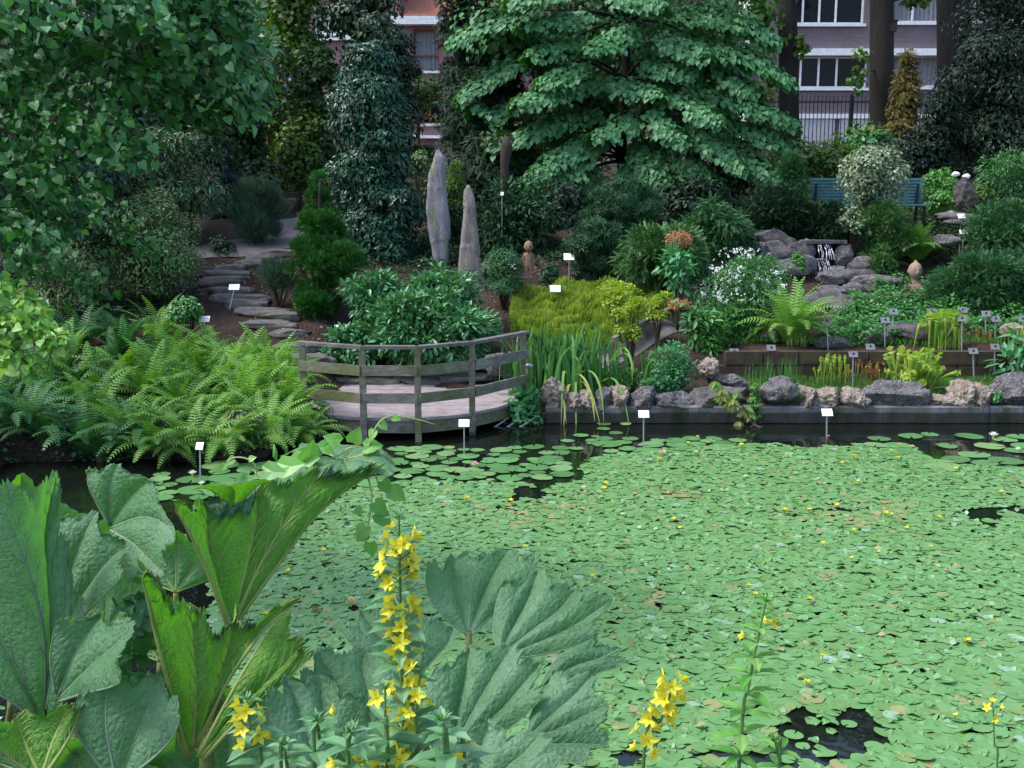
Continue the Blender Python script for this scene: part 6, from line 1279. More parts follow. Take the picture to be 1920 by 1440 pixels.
PX, PY, qx, qy, n1, n2, near = (v[keepp] for v in (PX, PY, qx, qy, n1, n2, near))
rad = (.045 + .012 * R.random(len(PX)) + .005 * near) * np.where(R.random(len(PX)) < .08, .7, 1)
# few small loose pads on the open patch
ex = [(x, y, r) for x, y, r in ((1468, 1352, 1), (1525, 1353, 1), (1556, 1358, .95), (1592, 1360, .9), (1440, 1372, .9), (1560, 1372, .7), (1488, 1380, 1.05), (1505, 1400, .8), (1546, 1413, 1.25), (1525, 1390, .6), (1430, 1358, .8), (1655, 1375, 1), (1640, 1402, 1.1), (1475, 1425, .9), (1512, 1432, .9), (1395, 1405, .9), (1350, 1400, 1), (1370, 1428, .7), (1660, 1425, 1.1), (1850, 950, .9), (1820, 985, .8), (1000, 915, .8), (1030, 930, .7))]
eP = np.array([onz(x, y) for x, y, _ in ex]); PX = np.concatenate([PX, eP[:, 0]]); PY = np.concatenate([PY, eP[:, 1]]); rad = np.concatenate([rad, [.052 * r for _, _, r in ex]]); qx, qy = proj(PX, PY, 0.0); m_ = len(ex)
n1 = np.concatenate([n1, np.zeros(m_)]); n2 = np.concatenate([n2, np.zeros(m_)])
N_ = len(PX); ang = R.uniform(0, 2 * math.pi, N_); tlt = R.normal(0, .018, (N_, 2)); lift = R.random(N_) < .04; tlt[lift] *= 6
zz = .004 + R.random(N_) * .010 + np.abs(tlt).max(1) * rad * .8
hue = .56 + .13 * R.normal(size=N_) + .10 * n1
hue = np.where(R.random(N_) < .022, R.uniform(0.05, .25, N_), hue); hue = np.where(R.random(N_) < .012, .95, hue)
def near_(cx, cy, rx, ry): return ((qx - cx) / rx) ** 2 + ((qy - cy) / ry) ** 2
for bx in ((1620, 955, 130, 20), (1580, 975, 150, 16), (1000, 955, 110, 14), (960, 980, 90, 12), (1250, 930, 70, 12)):
    wv = near_(*bx) < R.uniform(.2, 1.3, N_); hue = np.where(wv & (R.random(N_) < .38), R.uniform(.05, .3, N_), hue)
hue = np.clip(hue, 0, 1)
order = np.argsort(-(rad / PY)); vis = (qx[order] > 5) & (qx[order] < 1915) & (qy[order] < 1436) & ~((qx[order] < 1180)); top = order[vis][:300]; topset = np.zeros(N_, bool); topset[top] = True
pm = []; 
for k in range(40):
    mb = MB(); V, F = PADS[k % 8]; V = V.copy(); hv = [.0, .12, .22, .35, .42, .46, .5, .54, .58, .62, .66, .7, .78, .9][k % 14] + .01; mb.add(V, F, min(1, hv)); o = mb.build('lily_pad', M['pad']); pm.append((hv, o.data)); bpy.data.objects.remove(o)
for i in top:
    c = sorted(pm, key=lambda t: abs(t[0] - hue[i]))[:3]; o = bpy.data.objects.new('lily_pad', c[R.integers(len(c))][1]); COL.objects.link(o)
    o.location = (PX[i], PY[i], zz[i]); o.scale = (rad[i], rad[i], rad[i]); o.rotation_euler = (tlt[i, 0], tlt[i, 1], ang[i]); tag(o, 'round green floating leaf in the nearest part of the lily covered pond', 'lily pad', 'round floating leaves in the nearest part of the pond')
mb = MB(); rest = np.where(~topset)[0]; tp_ = R.integers(0, 8, len(rest))
for k in range(8):
    j = rest[tp_ == k]; D = np.stack([np.cos(ang[j]), np.sin(ang[j]), tlt[j, 0]], 1); Nn = np.stack([tlt[j, 0], tlt[j, 1], np.ones(len(j))], 1)
    mb.inst(PADS[k], np.stack([PX[j], PY[j], zz[j]], 1), D, Nn, rad[j], hue[j])
tag(mb.build('lily_pads', M['pad']), 'dense carpet of small round floating leaves covering the pond', 'lily pads', kind='stuff')
# folded, upturned leaf tips, some brown, the rest in paler pad tones
mb = MB(); n = 520; x = R.uniform(-60, 1980, n); y = 880 + 560 * R.random(n) ** 1.3; P_ = np.array([onz(a, b) for a, b in zip(x, y)]); P_[:, 2] += .02; ok = (np.interp(x, [0, 480, 560, 1050, 1100, 1920], [1000, 990, 950, 930, 870, 870]) < y) & (((x - 1560) / 140) ** 2 + ((y - 1385) / 55) ** 2 > 1)
P_ = P_[ok]; n = len(P_); mb.inst(DIAW, P_, unit(np.stack([R.normal(size=n), R.normal(size=n), R.uniform(-.1, .5, n)], 1)), unit(sph(n) + [0, 0, 1]), R.uniform(.03, .075, n), np.where(R.random(n) < .35, R.uniform(0, .22, n), R.uniform(.5, 1, n)))
tag(mb.build('curled_leaves', M['pad']), 'curled and browned leaf edges scattered through the lily carpet', 'floating leaves', kind='stuff')

# bigger water lily pads along the far shore, each a thing
big = []
rg = random.Random(5)
zones = [((1130, 822, 1420, 848), 22, .15), ((745, 838, 1060, 900), 85, .12), ((1640, 815, 1925, 885), 26, .16), ((395, 872, 560, 925), 16, .17), ((560, 860, 760, 935), 26, .13), ((1180, 780, 1130, 830), 5, .08), ((1060, 818, 1120, 850), 6, .08), ((280, 890, 420, 935), 10, .15)]
for (x0, y0, x1, y1), n, r in zones:
    t = 0; k = 0
    while k < n and t < 400:
        t += 1; p = onz(rg.uniform(x0, x1), rg.uniform(y0, y1)); rr_ = r * rg.uniform(.6, 1.25)
        if all((p[0] - q[0]) ** 2 + (p[1] - q[1]) ** 2 > ((rr_ + q[3]) * .78) ** 2 for q in big): big.append((p[0], p[1], p[2], rr_)); k += 1
bm_ = []
for k in range(12):
    mb = MB(); V, F = padshape(22, .22, .012, 40 + k); mb.add(V, F, (k + .5) / 12); o = mb.build('water_lily_pad', M['biglilypad']); bm_.append(o.data); bpy.data.objects.remove(o)
for i, (x, y, z, r) in enumerate(big):
    o = bpy.data.objects.new('water_lily_pad', bm_[i % 12]); COL.objects.link(o); o.location = (x, y, .006 + .004 * (i % 4)); o.scale = (r,) * 3; o.rotation_euler = (rg.gauss(0, .015), rg.gauss(0, .015), rg.uniform(0, 6.28))
    px_ = proj(x, y, 0)[0]; where = 'left, below the fern bank' if px_ < 600 else 'in front of the wooden deck' if px_ < 1070 else 'below the boulders near the middle' if px_ < 1500 else 'near the far right corner of the pond'
    tag(o, 'large flat water lily pad floating %s' % where, 'lily pad', 'large lily pads %s' % where)

def lilyflower(px, py, r, mat, label, name='water_lily'):
    p = onz(px, py); p[2] = .03; e = empty(name, p, label, 'water lily'); mb = MB()
    for ring, (k, el, s) in enumerate(((9, .25, 1), (8, .75, .9), (6, 1.15, .7))):
        a = np.arange(k) * 2 * math.pi / k + ring * .4; D = np.stack([np.cos(a) * math.cos(el), np.sin(a) * math.cos(el), np.full(k, math.sin(el))], 1); Nn = np.stack([-np.cos(a) * math.sin(el), -np.sin(a) * math.sin(el), np.full(k, math.cos(el))], 1)
        mb.inst(t_oval(.2, .3, -.25), np.tile(p, (k, 1)), D, Nn, r * s, R.random(k))
    mb.build('petals', mat, e); s = MB(); s.tube([p - [0, 0, .03], p + [0, 0, .012]], [r * .2, r * .16], 8); s.build('flower_centre', M['yellowpetal'], e)
lilyflower(890, 877, .055, M['pinkpetal'], 'pale pink water lily in front of the deck'); lilyflower(1242, 855, .06, M['pinkpetal'], 'pink water lily at the edge of the dense pads near the middle')
lilyflower(1862, 822, .07, M['whitepetal'], 'white water lily near the far right corner'); lilyflower(361, 894, .055, M['whitepetal'], 'white water lily left of the fern bank label'); lilyflower(378, 913, .045, M['whitepetal'], 'white water lily bud just above the big leaves'); lilyflower(1908, 848, .045, M['whitepetal'], 'small whitish water lily cut by the right edge')
fm = None; fy = [(1308, 826), (1290, 838), (1390, 842), (1305, 856), (1236, 868), (1600, 862), (1578, 876), (1670, 852), (1682, 866), (1609, 911), (1792, 887), (1877, 931), (1686, 841), (1569, 957), (1517, 965), (1263, 983), (1274, 1000), (1471, 966), (1660, 972), (1671, 974), (1760, 980), (1600, 1004), (1543, 1029), (1647, 1045), (1744, 1035), (1596, 1057), (1111, 1091), (1404, 1109), (1416, 1125), (1518, 1134), (1813, 1214), (1542, 1243), (1512, 1292), (1700, 1000), (1135, 915), (985, 1035), (1552, 825), (875, 943), (958, 948), (1132, 925), (540, 1082), (498, 1164), (660, 1136), (608, 1042), (1860, 1330), (1790, 1356)]
for i, (x, y) in enumerate(fy):
    p = onz(x, y); p[2] = .045
    if fm is None:
        e = empty('pond_flower', p, 'tiny yellow five petalled flower standing just above the floating leaves', 'flower', 'tiny yellow flowers over the lily carpet'); mb = MB(); k = 5; a = np.arange(k) * 2 * math.pi / k; D = np.stack([np.cos(a), np.sin(a), np.full(k, .35)], 1)
        for q in range(2): mb.inst(t_oval(.36, .2, -.1), np.tile(p, (k, 1)) + [0, 0, .003 * q], D + R.normal(0, .15, D.shape), np.tile([0, 0, 1.], (k, 1)), .026, R.random(k))
        mb.build('petals', M['yellowpetal'], e); s = MB(); s.tube([p, p - [0, 0, .06]], .0025, 5); s.build('stem', M['stem'], e); fm = e
    else: copy_tree(fm, p, rg.uniform(0, 6.28), scale=rg.uniform(.8, 1.3) * (1.0 if y > 1000 else 1.25))

# ================================================================== FOREGROUND: giant rhubarb leaves
def crv(P, n=60):
    P = np.asarray(P, float); Q = np.concatenate([[2 * P[0] - P[1]], P, [2 * P[-1] - P[-2]]]); m = len(P) - 1; out = []
    for t in np.linspace(0, m, n):
        i = min(int(t), m - 1); f = t - i; a, b, c, d = Q[i:i + 4]
        out.append(.5 * (2 * b + (c - a) * f + (2 * a - 5 * b + 4 * c - d) * f * f + (3 * b - a - 3 * c + d) * f ** 3))
    return np.array(out)
def rib_leaf(parent, ribs, sinus=.80, fold=.05, teeth=.045, ruffle=.012, seed=0, cols=60, rows=40, up=(0, 0, 1), flip=False, vr=.008, veinrange=None, lobes=3, lobep=1.1, curl=0, vmat='vein', v0s=(.16, .3, .44, .58, .7, .81, .9)):
    rr = np.random.default_rng(seed); C = np.array([crv(r, 50) for r in ribs]); g = len(C) - 1; U = g * cols + 1
    u = np.linspace(0, g, U); k = np.arange(g + 1); Lat = np.empty((U, 50, 3)); Q = np.concatenate([[2 * C[0] - C[1]], C, [2 * C[-1] - C[-2]]])
    for i, t in enumerate(u):
        j = min(int(t), g - 1); f = t - j; lin = C[j] * (1 - f) + C[j + 1] * f; a, b, c, d = Q[j:j + 4]
        cat = .5 * (2 * b + (c - a) * f + (2 * a - 5 * b + 4 * c - d) * f * f + (3 * b - a - 3 * c + d) * f ** 3); Lat[i] = .5 * lin + .5 * cat
    fr = u - np.floor(u); fr[-1] = 0
    s0 = (sinus + (1 - sinus) * np.abs(np.cos(np.pi * fr)) ** lobep) * (1 + .03 * np.abs(np.sin(np.pi * fr * lobes + rr.uniform(0, 3))))
    saw = teeth * 1.0 * (((u * 5.3 + .3 * np.sin(u * 7) + rr.uniform(0, 1)) % 1) - .6) + teeth * 1.1 * (((u * 14.7 + .4 * np.sin(u * 5)) % 1) - .6) + rr.normal(0, teeth * .10, U)
    v = np.linspace(0, 1, rows + 1) ** .92; P = np.empty((U, rows + 1, 3)); tt = np.linspace(0, 1, 50); B0 = np.empty_like(P)
    for i in range(U):
        q0 = np.clip(v * s0[i], 0, 1); q = np.clip(q0 + saw[i] * smooth(.80, 1, v), 0, 1)
        for c in range(3): P[i, :, c] = np.interp(q, tt, Lat[i, :, c]); B0[i, :, c] = np.interp(q0, tt, Lat[i, :, c])
    gu = np.gradient(B0, axis=0); gv = np.gradient(B0, axis=1)
    for _ in range(4): gu[1:-1] = (gu[:-2] + gu[1:-1] * 2 + gu[2:]) / 4
    Nn = unit(np.cross(gv, gu)); Nn[:, 0] = Nn[:, 1]
    if (Nn.reshape(-1, 3) @ np.asarray(up)).mean() < 0: Nn = -Nn; fl = True
    else: fl = False
    wid = np.linalg.norm(C[1:] - C[:-1], axis=2).mean()
    L = np.linalg.norm(C[:, -1] - C[:, 0], axis=1).mean(); vv = v[None, :]
    bul = fold * L * np.sin(np.pi * fr)[:, None] ** .8 * np.sin(np.pi * np.clip(vv * .9, 0, 1)) ** .7
    ruf = ruffle * L * (smooth(.60, 1, vv) * np.sin(u * 5 + rr.uniform(0, 6))[:, None] * 1.6 + smooth(.86, 1, vv) * np.sin(u * 21 + 2)[:, None] * .9)
    chev = .002 * L * np.sin(2 * np.pi * (vv * 8 - np.minimum(fr, 1 - fr)[:, None] * 5)) * smooth(.05, .25, np.minimum(fr, 1 - fr))[:, None] * smooth(.05, .2, vv)
    ns = np.array([[noise.noise(Vector(p * 7)) for p in row] for row in P[::4]]); ns = np.repeat(ns, 4, 0)[:U]
    P = P + Nn * (bul + ruf + chev + .012 * L * ns * smooth(.1, .5, vv))[..., None]
    if curl:
        ct = np.clip((v[None, :] - .86) / .14, 0, 1); w = abs(curl) * np.clip(.65 + .45 * np.sin(u * 3.1 + rr.uniform(0, 6)) + .25 * np.sin(u * 9.3 + rr.uniform(0, 6)), .05, 1.2)[:, None]
        gd = unit(gv); P = P - gd * (.17 * L * w * ct ** 2)[..., None] + Nn * (math.copysign(.085, curl) * L * w * np.sin(ct * 2.3))[..., None]
    i = np.arange(U - 1)[:, None] * (rows + 1) + np.arange(rows)[None]; F = np.stack([i, i + 1, i + rows + 2, i + rows + 1], -1).reshape(-1, 4)
    n0 = np.cross(P[1, 5] - P[0, 5], P[0, 6] - P[0, 5])
    # front faces look along +Nn (upper side)
    fnrm = np.cross(P.reshape(-1, 3)[F[:, 1]] - P.reshape(-1, 3)[F[:, 0]], P.reshape(-1, 3)[F[:, 3]] - P.reshape(-1, 3)[F[:, 0]])
    if (fnrm * Nn.reshape(-1, 3)[F[:, 0]]).sum() < 0: F = F[:, ::-1]
    if flip: F = F[:, ::-1]
    b = meshobj('leaf', P.reshape(-1, 3), [F], M['gunnera'], None, True)
    b.parent = parent; off = parent_world(parent); b.location = [-float(x) for x in off]
    def S(uu, v_):
        i = np.clip(uu / g * (U - 1), 0, U - 1.001); j = np.clip(v_ * rows, 0, rows - .001); i0, j0 = int(i), int(j); a, c = i - i0, j - j0
        return (P[i0, j0] * (1 - a) + P[i0 + 1, j0] * a) * (1 - c) + (P[i0, j0 + 1] * (1 - a) + P[i0 + 1, j0 + 1] * a) * c
    vb = MB()
    for q in range(g + 1):
        uu = min(q, g - .001); pts = np.array([S(uu, t) for t in np.linspace(0, .97, 22)]); vb.tube(pts, np.linspace(vr, vr * .12, 22), 6)
        for v0 in v0s:
            for sd in (-1, 1):
                if not (0 < uu + sd * .3 < g): continue
                ln = .46 * (1 - .5 * v0); ts = np.linspace(0, 1, 8); pts = np.array([S(np.clip(uu + sd * ln * t, 0, g), min(.985, v0 + (.20 - .08 * v0) * t ** .8 )) for t in ts]); vb.tube(pts, np.linspace(vr * .42 * (1.1 - v0 * .6), vr * .10, 8), 4)
                for t0 in (.35, .62):
                    for s2 in (0.05, .14):
                        a_ = S(np.clip(uu + sd * ln * t0, 0, g), min(.985, v0 + (.20 - .08 * v0) * t0 ** .8)); b_ = S(np.clip(uu + sd * ln * (t0 + s2 * 1.5), 0, g), min(.985, v0 + (.20 - .08 * v0) * t0 ** .8 + s2)); vb.tube([a_, (a_ + b_) / 2, b_], vr * .07, 3)
    o = vb.build('veins', M[vmat], None, True); o.parent = b
    return b
def petiole(parent, pts, r0, r1):
    P = crv([np.array(p) for p in pts], 14); s = MB(); s.tube(P, np.linspace(r0, r1, 14), 9); 
    for _ in range(110):
        i = R.integers(0, 13); t = R.random(); c = P[i] * (1 - t) + P[i + 1] * t; d = sph(1)[0] * (r0 * .9); s.add([c + d, c + d * 1.55, c + d + np.array([.003, 0, .004])], np.array([[0, 1, 2]]))
    return s.build('petiole', M['petiole'], parent, True)
w_ = lambda L: [[W(*p) for p in r] for r in L]
def ground_at(x, y): return np.array([x, y, Tz(x, y) - .05])

g1 = empty('giant_rhubarb', (-1.25, 3.5, Tz(-1.25, 3.5)), 'tall giant rhubarb at the left with bright green leaf undersides facing us', 'plant')
# B: the low central leaf seen from below
B = w_([[(352, 1425, 3.25), (318, 1290, 3.2), (285, 1160, 3.15), (252, 1040, 3.1)], [(358, 1405, 3.26), (366, 1320, 3.26), (363, 1240, 3.28), (352, 1128, 3.34)], [(362, 1400, 3.27), (400, 1300, 3.3), (420, 1240, 3.36), (446, 1130, 3.44)],
        [(366, 1400, 3.27), (430, 1270, 3.32), (500, 1175, 3.42), (582, 1108, 3.5)]])
rib_leaf(g1, B, .90, -.035, .05, .014, 1, up=(0, 1, .4), vr=.011, curl=-.75)
B2 = w_([[(372, 1420, 3.3), (440, 1290, 3.42), (500, 1190, 3.56), (540, 1140, 3.62)], [(376, 1420, 3.3), (450, 1330, 3.40), (530, 1250, 3.5), (580, 1195, 3.6)], [(380, 1425, 3.3), (440, 1360, 3.35), (520, 1290, 3.45), (596, 1218, 3.55)]])
rib_leaf(g1, B2, .9, -.04, .06, .012, 2, up=(0, 1, .4), vr=.009, curl=-.3)
# A: the tall leaf behind it
A_ = w_([[(432, 1185, 3.55), (392, 1080, 3.5), (352, 990, 3.45), (308, 938, 3.4)], [(434, 1180, 3.56), (400, 1080, 3.58), (388, 1000, 3.6), (390, 918, 3.62)], [(436, 1175, 3.57), (462, 1060, 3.65), (478, 980, 3.72), (488, 890, 3.8)],
         [(438, 1170, 3.57), (490, 1055, 3.66), (560, 940, 3.8), (618, 868, 3.95)], [(440, 1170, 3.58), (520, 1060, 3.68), (610, 950, 3.85), (738, 862, 4.05)]])
rib_leaf(g1, A_, .93, -.03, .045, .014, 3, up=(0, 1, .4), vr=.0105, curl=-.9)
petiole(g1, [W(434, 1185, 3.56), W(410, 1290, 3.5), W(388, 1440, 3.42), ground_at(-1.0, 3.45)], .018, .03)
# J: leaf folding over the top, upper side towards us
rib_leaf(g1, w_([[(640, 862, 4.12), (590, 856, 4.1), (550, 870, 4.02), (512, 900, 3.92)], [(642, 862, 4.11), (610, 868, 4.02), (588, 893, 3.92), (572, 926, 3.84)], [(645, 864, 4.1), (650, 872, 4.0), (655, 886, 3.94), (650, 900, 3.9)], [(650, 862, 4.1), (690, 865, 4.05), (715, 875, 4.0), (738, 893, 3.96)], [(648, 858, 4.12), (690, 850, 4.15), (720, 852, 4.16), (745, 866, 4.12)]]), .78, .05, .07, .02, 4, cols=18, rows=18, up=(0, -.5, 1), vr=.004)
rib_leaf(g1, w_([[(640, 864, 4.14), (600, 845, 4.2), (560, 842, 4.25), (520, 860, 4.25)], [(642, 864, 4.14), (620, 846, 4.3), (600, 838, 4.4), (570, 836, 4.5)], [(645, 864, 4.14), (665, 846, 4.3), (690, 843, 4.4), (705, 846, 4.45)], [(648, 864, 4.14), (690, 852, 4.2), (720, 850, 4.25), (742, 858, 4.25)]]), .8, .06, .07, .02, 5, cols=14, rows=14, up=(0, -.5, 1), vr=.004)
rib_leaf(g1, w_([[(430, 960, 3.7), (410, 930, 3.68), (380, 915, 3.62), (340, 925, 3.55)], [(432, 962, 3.7), (440, 925, 3.66), (430, 910, 3.62), (425, 908, 3.6)], [(436, 962, 3.7), (470, 925, 3.7), (490, 908, 3.7), (520, 903, 3.7)]]), .8, .05, .07, .02, 6, cols=14, rows=12, up=(0, -.5, 1), vr=.003)

g2 = empty('giant_rhubarb', (-1.75, 3.4, Tz(-1.75, 3.4)), 'giant rhubarb cut by the left edge with grey green upper leaf sides', 'plant')
Cc = w_([[(85, 1400, 3.3), (40, 1330, 3.30), (-30, 1290, 3.28), (-120, 1260, 3.26)], [(84, 1380, 3.32), (30, 1250, 3.34), (-40, 1130, 3.36), (-120, 1040, 3.36)], [(84, 1330, 3.34), (80, 1180, 3.36), (40, 1040, 3.36), (-20, 905, 3.36)], [(85, 1320, 3.35), (84, 1150, 3.42), (82, 1010, 3.5), (108, 882, 3.55)],
         [(88, 1330, 3.33), (105, 1220, 3.38), (118, 1130, 3.42), (128, 1030, 3.5)], [(92, 1370, 3.3), (125, 1300, 3.32), (150, 1220, 3.36), (160, 1130, 3.42)]])
rib_leaf(g2, Cc, .86, .035, .035, .012, 7, cols=48, rows=34, up=(0, -1, .4), vr=.007, vmat='veinup')
petiole(g2, [W(84, 1385, 3.32), W(60, 1440, 3.3), ground_at(-1.5, 3.3)], .016, .028)
K1 = w_([[(205, 985, 3.85), (180, 940, 3.86), (165, 905, 3.87), (165, 872, 3.88)], [(206, 985, 3.86), (205, 930, 3.85), (212, 890, 3.84), (225, 868, 3.84)], [(208, 985, 3.86), (245, 930, 3.84), (275, 905, 3.8), (300, 900, 3.76)], [(210, 990, 3.85), (265, 970, 3.76), (305, 980, 3.68), (330, 1010, 3.6)], [(208, 995, 3.84), (250, 1020, 3.72), (290, 1060, 3.62), (318, 1085, 3.55)], [(204, 1000, 3.84), (210, 1040, 3.74), (225, 1070, 3.66), (240, 1095, 3.6)]])
rib_leaf(g2, K1, .84, .05, .05, .014, 8, lobep=.6, curl=.4, cols=48, rows=34, up=(0, -.8, 1), vr=.006, vmat='veinup')
K2 = w_([[(100, 1180, 3.55), (95, 1080, 3.6), (110, 1000, 3.66), (120, 965, 3.7)], [(104, 1180, 3.55), (130, 1080, 3.6), (160, 1000, 3.66), (185, 955, 3.7)], [(108, 1185, 3.54), (160, 1110, 3.58), (205, 1050, 3.6), (250, 1010, 3.6)], [(108, 1190, 3.53), (150, 1160, 3.5), (190, 1120, 3.46), (235, 1080, 3.42)]])
rib_leaf(g2, K2, .86, .05, .05, .014, 9, lobep=.6, curl=.4, cols=48, rows=34, up=(0, -1, .5), vr=.006, vmat='veinup')
D1 = w_([[(105, 1300, 3.3), (95, 1240, 3.3), (100, 1190, 3.3), (110, 1150, 3.3)], [(110, 1305, 3.3), (140, 1230, 3.3), (170, 1180, 3.32), (200, 1140, 3.34)], [(112, 1310, 3.3), (170, 1250, 3.25), (215, 1210, 3.22), (258, 1165, 3.2)], [(112, 1315, 3.28), (160, 1300, 3.18), (205, 1290, 3.1), (240, 1270, 3.05)]])
rib_leaf(g2, D1, .86, .04, .05, .012, 10, lobep=.6, curl=.4, cols=48, rows=34, up=(0, -1, .5), vr=.006, vmat='veinup')
D2 = w_([[(75, 1460, 3.0), (30, 1430, 3.0), (0, 1405, 2.98), (-40, 1390, 2.95)], [(76, 1455, 3.0), (50, 1400, 3.04), (40, 1370, 3.06), (35, 1335, 3.08)], [(80, 1452, 3.0), (100, 1390, 3.06), (118, 1350, 3.1), (140, 1305, 3.12)], [(86, 1452, 3.0), (120, 1400, 3.05), (140, 1360, 3.1), (160, 1310, 3.14)]])
rib_leaf(g2, D2, .88, -.05, .06, .014, 11, cols=48, rows=34, up=(0, 1, .4), vr=.008, curl=-.6)

g3 = empty('giant_rhubarb', (-1.4, 3.0, Tz(-1.4, 3.0)), 'shaded giant rhubarb leaves low between the two bright leaved plants', 'plant')
D3 = w_([[(215, 1470, 3.08), (160, 1400, 3.10), (140, 1350, 3.12), (150, 1290, 3.14)], [(218, 1465, 3.08), (200, 1370, 3.12), (200, 1310, 3.15), (215, 1255, 3.18)], [(222, 1465, 3.1), (260, 1370, 3.14), (285, 1310, 3.18), (300, 1250, 3.22)], [(226, 1470, 3.08), (300, 1410, 3.1), (330, 1370, 3.12), (345, 1320, 3.15)]])
rib_leaf(g3, D3, .86, .04, .05, .012, 12, lobep=.6, curl=.4, cols=48, rows=34, up=(0, -1, .5), vr=.006, vmat='veinup')
D4 = w_([[(420, 1490, 3.6), (380, 1420, 3.62), (350, 1380, 3.65), (330, 1330, 3.7)], [(430, 1490, 3.6), (430, 1400, 3.66), (440, 1340, 3.72), (450, 1290, 3.78)], [(440, 1490, 3.6), (490, 1420, 3.6), (530, 1370, 3.62), (560, 1310, 3.65)], [(440, 1500, 3.55), (520, 1460, 3.5), (570, 1430, 3.46), (620, 1400, 3.42)]])
rib_leaf(g3, D4, .86, .04, .05, .012, 13, lobep=.6, curl=.4, cols=40, rows=30, up=(0, -1, .5), vr=.006, vmat='veinup')
for k, (cx, cy, Y) in enumerate(((300, 1180, 4.2), (200, 1120, 4.3), (330, 1050, 4.3), (150, 1020, 4.4), (40, 940, 4.4), (260, 1350, 3.9), (420, 1330, 4.0), (50, 1390, 3.75), (430, 1420, 3.8), (20, 1250, 3.95), (560, 1400, 3.95), (190, 1430, 3.7), (330, 1440, 3.75))):
    a0 = R.uniform(0, 1); rb = []
    for q in range(5):
        a = math.radians(-70 + 35 * q + 90); l = 130 * R.uniform(.8, 1.1); rb.append([(cx, cy + 60, Y), (cx + math.cos(a) * l * .4, cy + 60 - math.sin(a) * l * .4, Y + .04), (cx + math.cos(a) * l * .75, cy + 60 - math.sin(a) * l * .75, Y + .06), (cx + math.cos(a) * l, cy + 60 - math.sin(a) * l * .95, Y)])
    rib_leaf(g3, w_(rb), .84, .05, .05, .012, 20 + k, cols=14, rows=16, up=(0, -1, .5), vr=.005, v0s=(.3, .6))
    petiole(g3, [W(cx, cy + 62, Y), W(cx, cy + 200, Y), ground_at(-1.1 - .05 * k, 3.5)], .012, .02)

